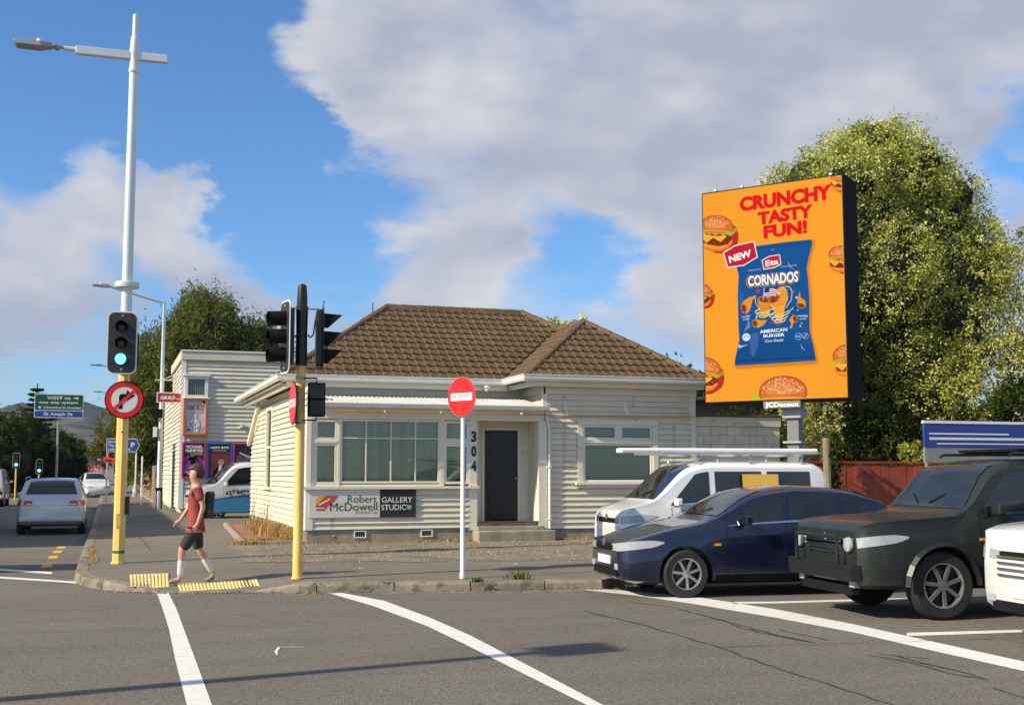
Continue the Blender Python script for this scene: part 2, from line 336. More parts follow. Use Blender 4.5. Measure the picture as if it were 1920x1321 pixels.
kerb_line = [(-.34, 140), (-.34, 60), (-.36, 30), (-.38, 21.9), (-.38, 19.8), (-.24, 18.7), (.10, 17.95), (.70, 17.45), (1.35, 17.25), (2.0, 17.12), (2.56, 16.82), (3.6, 16.6), (5.0, 16.33), (6.7, 16.0), (7.3, 16.5), (8.0, 19.35), (11, 19.05), (40, 16.0)]
def ramp(x, y):
    a = max(0, min(1, 1 - abs(x - 1.3) / 1.25)); a = min(1, a * 2.2)
    return .118 * a * max(0, min(1, (18.6 - y) / 1.2))
def gz(x, y):
    return .13 + .07 * max(0, min(1, (y - 17) / 8)) * max(0, min(1, (x + .4) / 2.5)) - ramp(x, y)
MB().add([(-4000, -300, -.03), (4000, -300, -.03), (4000, 5200, -.03), (-4000, 5200, -.03)], [(0, 1, 2, 3)]).obj('ground', M['far_ground'], kind='structure')
road = MB(); road.add([(-40, -14, 0), (60, -14, 0), (60, 19.6, 0), (-40, 19.6, 0)], [(0, 1, 2, 3)])
road.add([(-12, 19.6, 0), (0, 19.6, 0), (0, 200, 0), (-12, 200, 0)], [(0, 1, 2, 3)])
road.obj('road', M['road'], kind='structure')
MB().add([(-40, 20.5, .1), (-12.4, 20.5, .1), (-12.4, 200, .1), (-40, 200, .1)], [(0, 1, 2, 3)]).obj('far_footpath', M['path'], kind='structure')
def grid_sheet(name, outline, z, m, xs, ys):
    bm = bmesh.new(); bm.faces.new([bm.verts.new((x, y, 0)) for x, y in outline])
    for x in xs: bmesh.ops.bisect_plane(bm, geom=bm.verts[:] + bm.edges[:] + bm.faces[:], plane_co=(x, 0, 0), plane_no=(1, 0, 0))
    for y in ys: bmesh.ops.bisect_plane(bm, geom=bm.verts[:] + bm.edges[:] + bm.faces[:], plane_co=(0, y, 0), plane_no=(0, 1, 0))
    for v in bm.verts: v.co.z = z(v.co.x, v.co.y)
    bmesh.ops.recalc_face_normals(bm, faces=bm.faces[:])
    if sum(f.normal.z for f in bm.faces) < 0: bmesh.ops.reverse_faces(bm, faces=bm.faces[:])
    me = bpy.data.meshes.new(name); bm.to_mesh(me); me.materials.append(m); o = bpy.data.objects.new(name, me); col.objects.link(o); return o
prop(grid_sheet('footpath', kerb_line + [(40, 60), (40, 140)], gz, M['path'], [i * .35 for i in range(-1, 12)], [16 + i * .4 for i in range(24)] + [28, 32, 40]), kind='structure')
random.seed(3)
vo = [(2.3, 24.9)] + [(2.2 + i * .5, 20.6 - i * .11 + random.uniform(-.15, .15)) for i in range(0, 22)] + [(13.2, 19.3), (13.2, 25.1)]
prop(grid_sheet('gravel_verge', vo, lambda x, y: gz(x, y) + .005, M['yard'], [3, 4.5], [18.5, 20, 22]), kind='structure')
# kerb: one concrete stone after another along the corner
kerb = thing('kerb', None, None, (2.5, 16.8, 0), kind='structure')
def path_at(P, s0, s1):
    out = []; acc = 0
    for (a, b) in zip(P[:-1], P[1:]):
        a, b = Vector(a), Vector(b); l = (b - a).length
        lo, hi = max(s0, acc), min(s1, acc + l)
        if hi > lo:
            p, q = a.lerp(b, (lo - acc) / l), a.lerp(b, (hi - acc) / l)
            if not out: out.append(p)
            out.append(q)
        acc += l
    return out
def kerb_stone(P, name='kerb_stone'):
    n = len(P); mb = MB(); sec = []
    for i, p in enumerate(P):
        t = (P[min(i + 1, n - 1)] - P[max(i - 1, 0)]).normalized(); o = Vector((t.y, -t.x))     # outward = towards the road
        h = gz(p.x, p.y)
        dz = random.uniform(-.004, .004)
        rows = [(.06, -.02), (.045, max(.005, h - .035)), (.02, h + .004 + dz), (-.14, h + .009 + dz), (-.14, -.02)]
        sec.append([(p.x - o.x * a, p.y - o.y * a, z) if False else (p.x + o.x * a, p.y + o.y * a, z) for a, z in rows])
    k = 5; V = [v for s_ in sec for v in s_]
    F = [(i * k + j, i * k + (j + 1) % k, (i + 1) * k + (j + 1) % k, (i + 1) * k + j) for i in range(n - 1) for j in range(k)] + [tuple(range(k))[::-1], tuple((n - 1) * k + j for j in range(k))]
    return mb.add(V, F).obj(name, M['kerb'], kerb)
total = sum((Vector(b) - Vector(a)).length for a, b in zip(kerb_line[:-1], kerb_line[1:])); s = 0
kerb_stone(path_at(kerb_line, 0, 108)); s = 108
while s < 131:
    l = random.uniform(.85, 1.1) if s > 117.5 else 2.2
    kerb_stone(path_at(kerb_line, s + .008, s + l - .008)); s += l
kerb_stone(path_at(kerb_line, s + .01, total))
# gutter channel along the kerb, painted lines and sealed cracks: thin sheets on the road
def strip(name, L_, Rt, m, z=.004, zf=None, **k):
    n = len(L_); f = zf or (lambda x, y: 0)
    V = [(x, y, f(x, y) + z) for x, y in L_] + [(x, y, f(x, y) + z) for x, y in Rt]
    return MB().add(V, [(i, i + 1, n + i + 1, n + i) for i in range(n - 1)]).obj(name, m, **k)
def crack(P, w=.03, m='seal', z=.006, zf=None, wob=.025, name='sealed_crack'):
    Q = []
    for a, b in zip(P[:-1], P[1:]):
        a, b = Vector(a), Vector(b); k = max(2, int((b - a).length / .18))
        Q += [a.lerp(b, i / k) for i in range(k)]
    Q.append(Vector(P[-1])); Lf, Rt = [], []
    for i, p in enumerate(Q):
        t = (Q[min(i + 1, len(Q) - 1)] - Q[max(i - 1, 0)]).normalized(); nrm = Vector((-t.y, t.x)); c = p + nrm * random.uniform(-wob, wob); ww = w * random.uniform(.2, .9) / 2
        Lf.append(c + nrm * ww); Rt.append(c - nrm * ww)
    return strip(name, Lf, Rt, M[m], z, zf, kind='structure')
strip('crossing_line', [(0.7, 18.0), (0.69, 15.45), (0.67, 13.35), (0.62, 11.11), (0.59, 9.05), (0.58, 8.31)], [(0.85, 17.95), (0.85, 15.4), (0.82, 13.31), (0.79, 11.05), (0.76, 8.99), (0.76, 8.24)], M['line'], .004, kind='structure')
strip('stop_line', [(2.91, 16.85), (3.18, 14.86), (3.32, 12.79), (3.32, 11.34), (3.3, 9.56), (3.29, 8.14), (3.25, 7.14)], [(3.06, 16.8), (3.44, 15.43), (3.54, 13.53), (3.55, 11.95), (3.47, 9.78), (3.4, 8.1), (3.36, 7.1)], M['line'], .004, kind='structure')
strip('edge_line', [(6.36, 16.1), (6.78, 15.02), (7.05, 13.82), (7.27, 12.27), (7.38, 10.88), (7.32, 9.45), (7.3, 8.33), (7.25, 7.81)], [(6.61, 16.1), (7.06, 15.46), (7.47, 14.64), (7.72, 13.03), (7.77, 11.44), (7.71, 9.95), (7.66, 8.74), (7.61, 8.19)], M['line'], .004, kind='structure')
strip('lane_line', [(7.73, 10.46), (8.32, 10.39), (10.21, 10.2)], [(7.88, 10.67), (8.47, 10.58), (10.35, 10.34)], M['line'], .004, kind='structure')
strip('lane_line', [(7.54, 13.69), (8.03, 13.56), (10.7, 13.34)], [(7.65, 13.88), (8.15, 13.75), (10.84, 13.51)], M['line'], .004, kind='structure')
strip('limit_line', [(-2.24, 23.02), (-1.67, 22.23), (-0.8, 21.15)], [(-2.28, 23.41), (-1.7, 22.59), (-0.82, 21.6)], M['line'], .004, kind='structure')
strip('limit_line', [(-2.05, 21.14), (-1.54, 20.56), (-0.64, 19.59), (-0.17, 18.97)], [(-2.09, 21.47), (-1.57, 20.93), (-0.66, 19.92), (-0.17, 19.34)], M['line'], .004, kind='structure')
strip('no_stopping_dash', [(-1.05, 22.67), (-1.05, 23.52)], [(-0.88, 22.67), (-0.88, 23.52)], M['yline'], .004, kind='structure')
strip('no_stopping_dash', [(-1.04, 24.95), (-1.04, 25.80)], [(-0.87, 24.95), (-0.87, 25.80)], M['yline'], .004, kind='structure')
strip('no_stopping_dash', [(-1.02, 26.61), (-1.02, 27.46)], [(-0.85, 26.61), (-0.85, 27.46)], M['yline'], .004, kind='structure')
strip('no_stopping_dash', [(-1.00, 28.11), (-1.00, 28.96)], [(-0.83, 28.11), (-0.83, 28.96)], M['yline'], .004, kind='structure')
crack([(5.46, 13.55), (5.56, 12.18), (5.56, 10.59), (5.43, 9.19), (5.39, 8.25), (5.35, 7.27)], 0.045)
crack([(6.35, 14.32), (6.63, 13.58), (6.58, 12.78), (6.55, 11.61), (6.5, 10.88), (6.58, 10.32)], 0.035)
crack([(6.63, 12.87), (6.44, 11.2), (6.55, 10.37)], 0.03)
crack([(5.58, 10.36), (6.37, 10.28), (7.46, 10.11), (8.77, 9.99)], 0.02)
crack([(6.76, 11.31), (6.78, 10.45)], 0.03)
crack([(6.6, 9.49), (6.69, 9.07), (6.64, 8.44), (6.7, 8.07)], 0.03)
crack([(6.79, 9.36), (6.77, 8.74), (6.75, 8.13)], 0.03)
crack([(5.54, 12.29), (6.91, 12.24), (8.17, 12.03), (9.54, 11.9)], 0.012)
crack([(6.49, 7.76), (6.43, 7.32)], 0.03)
crack([(6.7, 9.56), (6.96, 9.14)], 0.03)
crack([(6.39, 15.77), (6.81, 15.62)], 0.02)
crack([(1.5, 11.2), (1.59, 11.7), (1.82, 11.62)], .035, 'line', .005)
crack([(-0.23, 22.84), (1.87, 22.57), (3.56, 23.59), (6.16, 23.78)], .022, 'seal', .007, gz, name='path_joint')
crack([(0.77, 33.91), (0.75, 28.94), (0.84, 24.17)], .022, 'seal', .007, gz, name='path_joint')
crack([(-0.23, 22.42), (-0.22, 26.68)], .022, 'seal', .007, gz, name='path_joint')
crack([(-0.12, 37.79), (3.5, 38.67)], .022, 'seal', .007, gz, name='path_joint')
gut = [(x, y - .30) for x, y in kerb_line[9:14]]
strip('gutter_channel', [(x, y - .05) for x, y in kerb_line[9:14]], gut, M['kerb'], .003, kind='structure')
# tactile paving by the crossing: ribbed yellow plates
def tactile(P, n, nm):
    a, b, c, d_ = [Vector(p) for p in P]     # far left, far right, near right, near left
    t = thing('tactile_paving', None, None, (*((a + c) / 2), gz(*((a + c) / 2))), kind='structure')
    g = lambda p, z=0: (p.x, p.y, gz(p.x, p.y) + z)
    nrm = MB(); V = [g(a.lerp(b, i / n).lerp(d_.lerp(c, i / n), j / 4), .007) for i in range(n + 1) for j in range(5)]; nrm.add(V, [(i * 5 + j, i * 5 + j + 1, i * 5 + j + 6, i * 5 + j + 5) for i in range(n) for j in range(4)]); nrm.obj('base_plate', M['tactile'], t)
    for i in range(n):
        if nm and i in (4,): continue
        f0, f1 = (i + .28) / n, (i + .80) / n; top = [a.lerp(b, f0), a.lerp(b, f1)]; bot = [d_.lerp(c, f0), d_.lerp(c, f1)]
        mb = MB(); K = 6; V = []
        for j in range(K + 1):
            v_ = .04 + .92 * j / K; l_, r_ = bot[0].lerp(top[0], v_), bot[1].lerp(top[1], v_); en = .006 if j in (0, K) else 0
            V += [g(l_, .006), g(l_.lerp(r_, .2), .018 - en), g(l_.lerp(r_, .8), .018 - en), g(r_, .006)]
        mb.add(V, [(4 * j + k, 4 * j + k + 1, 4 * j + k + 5, 4 * j + k + 4) for j in range(K) for k in range(3)] + [(3, 2, 1, 0), (4 * K, 4 * K + 1, 4 * K + 2, 4 * K + 3)]); mb.obj('rib', M['tactile'], t)
tactile([(.36, 18.95), (.92, 18.95), (.88, 17.72), (.35, 17.62)], 11, 0)
tactile([(.99, 17.95), (2.13, 18.1), (2.10, 17.42), (1.0, 17.38)], 23, 0)
# loose stones and bits on the verge
mb = MB(); random.seed(11)
def inside(x, y): return 20.8 - (x - 2.3) * .22 < y < 24.6
for i in range(5200):
    x = random.uniform(2.4, 12); y = 17 + 7.6 * random.random() ** .6
    if y < 20.6 - (x - 2.3) * .22 and random.random() > .10: continue
    r = random.uniform(.006, .017) * (1.5 if random.random() < .08 else 1); z = gz(x, y); a = random.random() * 6; c_, s_ = math.cos(a) * r, math.sin(a) * r
    mb.add([(x + c_, y + s_, z), (x - s_, y + c_, z), (x - c_, y - s_, z), (x + s_, y - c_, z), (x, y, z + r * random.uniform(.6, 1.1) + .004)], [(0, 1, 4), (1, 2, 4), (2, 3, 4), (3, 0, 4)], 0 if random.random() < .8 else 1)
mb.obj('loose_stones', [mat('stone_chip', (.26, .23, .18), .9, var=.4, scale=30), mat('pale_stone_chip', (.6, .57, .5), .9, var=.2, scale=30)], kind='stuff', label='small loose stones scattered over the verge in front of the old house', cat='gravel')

# ------------------------------------------------------------------ the old weatherboard house
YF, YM, YB = 24.8, 26.3, 24.8
XW, XB0, XB1, XE = 3.9, 9.07, 12.72, 8.85
house = thing('weatherboard_house', 'low cream weatherboard house with brown tiled hip roof and number 304 by its dark door', 'house', (8, 25, .2))
BP = .125
def board_mesh(L_, h, d0=.0, d1=.042):     # runs along +X, faces -Y
    return [(0, -d1, 0), (L_, -d1, 0), (L_, 0, 0), (0, 0, 0), (0, -d0, h), (L_, -d0, h), (L_, 0, h + .0), (0, 0, h)], [(0, 1, 5, 4), (1, 2, 6, 5), (3, 0, 4, 7), (0, 3, 2, 1), (4, 5, 6, 7), (2, 3, 7, 6)]
_bc = {}
def board(o, dx, L_, h, n, m, parent, name='weatherboard'):
    key = (round(L_, 3), round(h, 3), m.name)
    if key not in _bc:
        V, F = board_mesh(L_, h); me = bpy.data.meshes.new(name); me.from_pydata(V, [], F); me.update(); me.materials.append(m); _bc[key] = me
    ob = bpy.data.objects.new(name, _bc[key]); col.objects.link(ob); dx = Vector(dx); n = Vector(n)
    mw = Matrix(((dx.x, -n.x, 0, o[0]), (dx.y, -n.y, 0, o[1]), (0, 0, 1, o[2]), (0, 0, 0, 1)))
    ob.parent = parent; loc = Vector((0, 0, 0)); q = parent
    while q is not None: loc += q.location; q = q.parent
    tw = Matrix.Rotation(random.uniform(-.0012, .0012), 4, 'Y'); ob.matrix_basis = Matrix.Translation(-loc) @ mw @ tw; return ob
def cladding(o, dx, n, length, z0, z1, parent, m, pitch=BP, holes=(), top=None, joint=.35, name='weatherboard'):
    """lapped boards; holes = (a0, a1, z0, z1); top(a0, a1) limits the height along the wall"""
    z = z0
    while z < z1 - .02:
        h = min(pitch, z1 - z); iv = [(0, length)]
        for a0, a1, b0, b1 in holes:
            if b0 < z + h * .6 and b1 > z + h * .4:
                nv = []
                for p, q in iv:
                    if a1 <= p or a0 >= q: nv.append((p, q)); continue
                    if a0 > p: nv.append((p, a0))
                    if a1 < q: nv.append((a1, q))
                iv = nv
        for p, q in iv:
            if top:
                while q - p > .1 and top(q) < z + h * .5: q -= .05
                while q - p > .1 and top(p) < z + h * .5: p += .05
            if q - p < .06: continue
            cuts = [p, q]
            if q - p > 2.4 and random.random() < joint: cuts = [p, p + (q - p) * random.uniform(.3, .7), q]
            for u, v in zip(cuts[:-1], cuts[1:]):
                board((o[0] + dx[0] * (u + .001), o[1] + dx[1] * (u + .001), z), dx, v - u - .002, h, n, m, parent, name)
        z += pitch
def cb(name, x0, x1, y0, y1, z0, z1, m='trim', p=None, bev=.004, **k): return B(x0, x1, y0, y1, z0, z1).obj(name, M[m], p or house, bevel=bev, **k)
# wall core behind the boards
core = MB()
core.box(XW + .03, XE - 1.3, YF + .03, YF + .15, .2, 1.30)           # below the window band
core.box(XW + .03, 12.9, YM + .02, YM + .14, .2, 3.62)                # main front wall
core.box(XW + .0 + .03, XW + .15, YF + .15, 34.8, .2, 3.45)             # street side wall
core.box(XB0 + .02, 9.87, YB + .03, YB + .15, .2, 3.62)
core.box(9.87, 11.76, YB + .03, YB + .15, .2, 1.40); core.box(9.87, 11.76, YB + .03, YB + .15, 2.72, 3.62)
core.box(11.76, XB1, YB + .03, YB + .15, .2, 3.62)
core.box(XB1 - .12, XB1 - .02, YB + .15, 33, .2, 3.62); core.box(XW + .15, XB1, 33, 33.1, .2, 3.5)
core.box(XB0 + .03, XB0 + .15, YB + .15, YM + .02, .2, 3.62)
core.obj('wall', M['cream'], house)
cb('foundation', XW - .01, 7.5, YF - .01, YF + .1, .1, .47, 'concrete'); cb('foundation', 9.0, 12.75, YF - .01, YF + .1, .1, .42, 'concrete')
random.seed(5)
for i in range(20):
    y = YF + .12 + i * .50; h = .24 + random.uniform(-.012, .012)
    cb('foundation_block', XW - .02 - random.uniform(0, .012), XW + .1, y, y + .47, .14, .2 + h, 'concrete', bev=.012)
# front of the glazed porch
cladding((4.02, YF, .48), (1, 0, 0), (0, -1, 0), 3.32, .48, 1.29, house, M['cream'], .1165)
cb('corner_board', XW - .045, XW + .115, YF - .045, YF + .03, .47, 1.30); cb('corner_board', XW - .045, XW - .02 + .02, YF + .03, YF + .14, .47, 2.98)
cb('corner_board', XW - .045, XW + .06, YF - .045, YF + .03, 1.365, 2.76)
cb('window_sill', XW - .10, 7.56, YF - .10, YF + .03, 1.30, 1.362)
cb('post', 7.34, 7.53, YF - .03, YF + .12, .42, 1.30); cb('post', 7.345, 7.525, YF - .03, YF + .12, 1.362, 2.76)
cb('lintel_board', XW - .04, 9.06, YF - .035, YF + .10, 2.76, 2.985)
def casement(x0, x1, z0, z1, y, bars_v=(), bars_h=(), blind=True, slats='blind', fr=.055, t=.05, p=None, cut=0):
    f = MB(); p = p or house
    f.box(x0, x1, y - .02, y + t, z0, z0 + fr); f.box(x0, x1, y - .02, y + t, z1 - fr, z1)
    f.box(x0, x0 + fr, y - .02, y + t, z0 + fr, z1 - fr); f.box(x1 - fr, x1, y - .02, y + t, z0 + fr, z1 - fr)
    w = f.obj('window', M['trim'], p, bevel=.004)
    for b in bars_v: B(b - .013, b + .013, y - .012, y + .03, z0 + fr, z1 - fr).obj('glazing_bar', M['trim'], w)
    hb = [x0 + fr] + [b for b in bars_v] + [x1 - fr]
    for h in bars_h:
        for u, v in zip(hb[:-1], hb[1:]): B(u + (.014 if u in bars_v else 0), v - (.014 if v in bars_v else 0), y - .010, y + .028, h - .012, h + .012).obj('glazing_bar', M['trim'], w)
    zz = [z0 + fr] + list(bars_h) + [z1 - fr]
    for u, v in zip(hb[:-1], hb[1:]):
        for a, b in zip(zz[:-1], zz[1:]):
            B(u + .002, v - .002, y + .006, y + .011, a + .002, b - .002).obj('pane', M['glass'], w)
    s_ = MB(); z = z1 - fr
    while z > z0 + fr + cut:
        s_.add([(x0 + fr, y + .080, z), (x1 - fr, y + .080, z), (x1 - fr, y + .105, z + .037), (x0 + fr, y + .105, z + .037)], [(0, 1, 2, 3)]); z -= .046
    s_.box(x0 + fr, x1 - fr, y + .13, y + .14, z0, z1, 1)
    for k in range(1, 3): s_.box(x0 + fr + (x1 - x0) * k / 3, x0 + fr + (x1 - x0) * k / 3 + .008, y + .08, y + .084, z0 + fr + cut, z1 - fr)
    s_.obj('venetian_blind', [M[slats], M['dark'] if slats != 'blind' else M['blindback']], w, kind='stuff')
    return w
M['blindback'] = mat('curtain_lining', (.20, .24, .16), .8, var=.5, scale=1.1, stretch=(3.5, 1, .35))
M['blindg'] = mat('grey_blind', (.46, .44, .36), .6, var=.05)
# window band: left casement pair, wide middle window of four by two, right casement pair
cb('mullion', 3.965, 4.03, YF - .03, YF + .06, 1.365, 2.76); cb('mullion', 4.505, 4.56, YF - .03, YF + .06, 1.365, 2.76); cb('mullion', 6.70, 6.79, YF - .03, YF + .06, 1.365, 2.76)
casement(4.03, 4.505, 2.31, 2.745, YF); casement(4.03, 4.505, 1.40, 2.25, YF); cb('transom', 4.03, 4.505, YF - .035, YF + .05, 2.25, 2.31)
casement(4.56, 6.70, 1.42, 2.755, YF, (5.105, 5.635, 6.165), (2.36,), fr=.045)
cb('window_rail', 4.03, 6.70, YF - .02, YF + .06, 1.362, 1.40)
casement(6.79, 7.345, 2.31, 2.745, YF); casement(6.79, 7.345, 1.40, 2.25, YF, cut=.05); cb('transom', 6.79, 7.345, YF - .035, YF + .05, 2.25, 2.31)
# entrance recess, door, step
YD = 25.42
r = MB(); r.box(7.53, 7.60, YF + .12, YD, .2, 2.9); r.box(7.60, 7.83, YD, YD + .08, .58, 2.9); r.box(8.72, 9.0, YD, YD + .08, .58, 2.9); r.box(7.83, 8.72, YD, YD + .08, 2.64, 2.9)
r.box(8.91, 9.0, YF + .12, YD, .2, 2.9); r.box(7.53, 9.0, YF + .1, YD, 2.9, 2.95); r.obj('porch_lining', M['cream'], house, bevel=.004)
cb('skirting_board', 8.60 + .14, 8.91, YD - .02, YD, .58, .72); cb('porch_floor', 7.55, 8.91, YF - .01, YD + .3, .48, .575, 'concrete')
cb('threshold', 7.55, 8.93, YF - .05, YF + .06, .575, .60, 'tile_cap')
arch = MB(); arch.box(7.83, 7.885, YD - .02, YD + .06, .58, 2.64); arch.box(8.665, 8.72, YD - .02, YD + .06, .58, 2.64); arch.box(7.885, 8.665, YD - .02, YD + .06, 2.58, 2.64); arch.obj('door_frame', M['trim'], house, bevel=.004)
dr = B(7.89, 8.66, YD + .015, YD + .06, .60, 2.578).obj('door', M['door'], house, bevel=.004)
for z0, z1 in ((.70, 1.28), (1.36, 1.70), (1.78, 2.14), (2.20, 2.50)): B(7.99, 8.56, YD + .006, YD + .014, z0, z1).obj('door_panel', M['door'], dr, bevel=.004)
MB().lathe([(.0, 0), (.028, .0), (.03, .02), (.0, .05)], (8.61, YD + .0, 1.52), (0, -1, 0), 12).obj('handle', M['galv_d'], dr, smooth=True)
cb('doorstep', 7.42, 9.16, 24.32, YF - .02, .12, .42, 'concrete', bev=.025); cb('step_tread', 7.5, 9.0, 24.62, YF - .021 + .01, .42, .50, 'concrete', bev=.01)
cb('porch_post', 8.92, 9.12, YF - .05, YF + .12, .43, 2.76, 'trim')
for ch, z in (('3', 2.30), ('0', 1.985), ('4', 1.67)):
    slab_o = (7.44, YF - .031, z)
    text('house_number', ch, M['black'], house, slab_o, (1, 0, 0), (0, 0, 1), (-.055, 0), (.065, 0), .235, .006, .045)
# awning over the porch
aw = [(4.0, 24.50, 3.06), (9.04, 24.50, 3.06), (9.04, YM - .01, 3.33), (4.0, YM - .01, 3.33)]
V, F = [], []; n = 5.04 / .05
for i in range(int(n) + 1):
    x = 4.0 + i * .05; dz = .024 if i % 2 else -.014
    V += [(x, 24.46, 3.062 + dz), (x, YM - .005, 3.345 + dz)]
    if i: F.append((2 * i - 2, 2 * i, 2 * i + 1, 2 * i - 1))
MB().add(V, F).obj('awning_roof', M['zinc'], house)
cb('awning_lining', 4.0, 9.04, 24.52, YM - .02, 2.985, 3.02, 'trim')
def gutter(P, parent, h=.12, w=.11, m='gutter'):
    mb = MB(); P = [Vector(p) for p in P]; sec = [(0, 0), (w * .75, 0), (w, h * .35), (w, h), (w + .018, h), (w + .018, h + .012), (w - .012, h + .012), (w - .012, h * .4), (w * .7, .012), (0, .012)]
    V = []; n = len(P)
    for i, p in enumerate(P):
        d0 = (P[i] - P[i - 1]).normalized() if i else (P[1] - P[0]).normalized(); d1 = (P[i + 1] - P[i]).normalized() if i < n - 1 else d0
        n0, n1 = Vector((d0.y, -d0.x, 0)), Vector((d1.y, -d1.x, 0)); nn = (n0 + n1); nn = nn / max(.3, nn.dot(n0)) if nn.length > .01 else n0
        V += [tuple(p + nn * a + Vector((0, 0, b))) for a, b in sec]
    k = len(sec); F = [(i * k + j, i * k + (j + 1) % k, (i + 1) * k + (j + 1) % k, (i + 1) * k + j) for i in range(n - 1) for j in range(k)] + [tuple(range(k))[::-1], tuple((n - 1) * k + j for j in range(k))]
    return mb.add(V, F).obj('gutter', M[m], parent)
gutter([(3.98, 24.50, 2.985), (9.06, 24.50, 2.985)], house, .075, .09)
mb = MB(); mb.tube([(4.3, 24.42, 2.90), (8.0, 24.42, 2.90), (9.5, 24.60, 2.89), (12.9, 24.62, 2.905)], .013, 6); mb.obj('conduit', M['rust'], house)
for x in (5.4, 6.6, 8.4): B(x, x + .03, 24.40, 24.5, 2.885, 2.93).obj('conduit_clip', M['white'], house)
# awning brackets left on the bay wall
for x in (9.55, 11.0, 12.62):
    mb = MB(); mb.tube([(x, YB - .01, 3.22), (x, YB - .20, 2.92)], .014, 6); mb.tube([(x, YB - .02, 3.16), (x + .0, YB - .03, 2.90), (x, YB - .20, 2.90)], .012, 6); mb.box(x - .025, x + .025, YB - .03, YB - .005, 3.02, 3.24)
    mb.obj('bracket', M['white'], house)
# bay wall
hole = [(9.83 - 9.13, 11.80 - 9.13, 1.30, 2.76), (11.76 - 9.13, 12.75 - 9.13, .0, 2.39)]
cladding((9.13, YB, .43), (1, 0, 0), (0, -1, 0), 3.50, .43, 3.37, house, M['cream'], .1225, holes=[hole[0]])
cb('corner_board', 9.02, 9.13, YB - .032, YB + .03, 3.0, 3.37); cb('corner_board', 12.63, 12.76, YB - .032, YB + .04, .43, 3.37)
cb('frieze_board', 9.04, 12.78, YB - .04, YB + .03, 3.372, 3.62)
cb('architrave', 9.84, 9.97, YB - .045, YB + .05, 1.31, 2.70); cb('architrave', 11.67, 11.80, YB - .045, YB + .05, 1.31, 2.70); cb('architrave', 9.84, 11.80, YB - .05, YB + .05, 2.702, 2.80)
cb('window_sill', 9.78, 11.86, YB - .11, YB + .05, 1.375, 1.43); cb('sill_apron', 9.84, 11.80, YB - .04, YB + .02, 1.30, 1.375)
casement(9.975, 10.80, 2.37, 2.70, YB, slats='blindg'); casement(10.87, 11.665, 2.37, 2.70, YB, slats='blindg'); cb('mullion', 10.80, 10.87, YB - .03, YB + .06, 2.37, 2.70)
cb('transom', 9.97, 11.67, YB - .06, YB + .06, 2.295, 2.37); casement(9.975, 11.665, 1.43, 2.295, YB, slats='blindg')
mb = MB(); mb.tube([(9.165, YB - .07, 2.55), (9.165, YB - .07, .44)], .028, 8); mb.tube([(9.10, YB - .09, 2.98), (9.10, YB - .09, 2.80), (9.165, YB - .07, 2.60), (9.165, YB - .07, 2.5)], .026, 8); mb.obj('downpipe', M['white'], house, smooth=True)
for z in (.62, 1.75): B(9.12, 9.21, YB - .10, YB - .027, z, z + .03).obj('pipe_clip', M['white'], house)
# side of the bay facing the street corner, above the awning
cladding((XB0, YM, 3.02), (0, -1, 0), (-1, 0, 0), YM - YB, 3.02, 3.37, house, M['cream'], .1225); cb('frieze_board', XB0 - .04, XB0 + .02, YB - .04, YM, 3.372, 3.62)
# main front wall above the awning
cb('frieze_board', XW, XB0, YM - .02, YM + .02, 3.30, 3.62)
# street side wall with its tall narrow window
shedtop = lambda a: 3.38 if a > 2.45 else 2.40 + (a - .35) * .47
Ls = 34.9 - (YF + .12)
cladding((XW, 34.9, .47), (0, -1, 0), (-1, 0, 0), Ls, .47, 3.39, house, M['cream'], .1225, holes=[(34.9 - 31.62, 34.9 - 30.42, 1.25, 3.32)], top=lambda a: 3.42 if a > 2.2 else 2.45 + max(0, a) * .44)
cb('crown_board', XW - .05, XW + .02, YM - .4, 32.9, 3.39, 3.50, 'trim')
f = MB(); f.box(XW - .04, XW + .02, 31.5, 31.62, 1.28, 3.32); f.box(XW - .04, XW + .02, 30.42, 30.54, 1.28, 3.32); f.box(XW - .04, XW + .02, 30.54, 31.5, 3.22, 3.32); f.box(XW - .09, XW + .02, 30.36, 31.68, 1.22, 1.28); f.obj('window_frame', M['trim'], house)
w = B(XW - .012, XW + .02, 30.54, 31.5, 2.26, 2.31).obj('window', M['trim'], house); B(XW + .0, XW + .012, 30.54, 31.5, 1.28, 2.26).obj('pane', M['glass'], w); B(XW + .0, XW + .012, 30.54, 31.5, 2.31, 3.22).obj('pane', M['glass'], w); B(XW + .05, XW + .06, 30.5, 31.6, 1.28, 3.3).obj('roller_blind', M['blind'], w)
cb('cover_strip', XW - .04, XW, 32.75, 32.83, .5, 3.39)
mb = MB(); mb.obox((XW - .10, 33.85, 2.96), (.045, 0, 0), (0, 1.12, -.50), (0, .03, .07)); mb.obj('barge_board', M['trim'], house)
# fly leads and bracket near the back of the eave
MB().tube([(XW - .2, 33.1, 3.35), (XW - .35, 33.3, 3.0), (XW - .12, 33.1, 2.75), (XW - .06, 32.9, 2.9)], .008, 5).obj('cable', M['galv_d'], house)
# basement vents
for x in (5.0, 6.42):
    mb = MB(); y = YF - .012
    mb.box(x - .13, x + .13, y - .02, y, .30, .325); mb.box(x - .13, x + .13, y - .02, y, .43, .455); mb.box(x - .13, x - .105, y - .02, y, .325, .43); mb.box(x + .105, x + .13, y - .02, y, .325, .43)
    v = mb.obj('vent', M['white'], house); B(x - .105, x + .105, y - .004, y - .001, .325, .43).obj('grille', M['blackm'], v)
    for k in range(5): B(x - .085 + k * .042, x - .077 + k * .042, y - .010, y - .005, .325, .43).obj('grille_bar', M['galv_d'], v)
B(4.42, 4.47, YF - .022, YF - .01, .33, .37).obj('marker_tag', mat('orange_tag', (.8, .35, .02), .5), house)
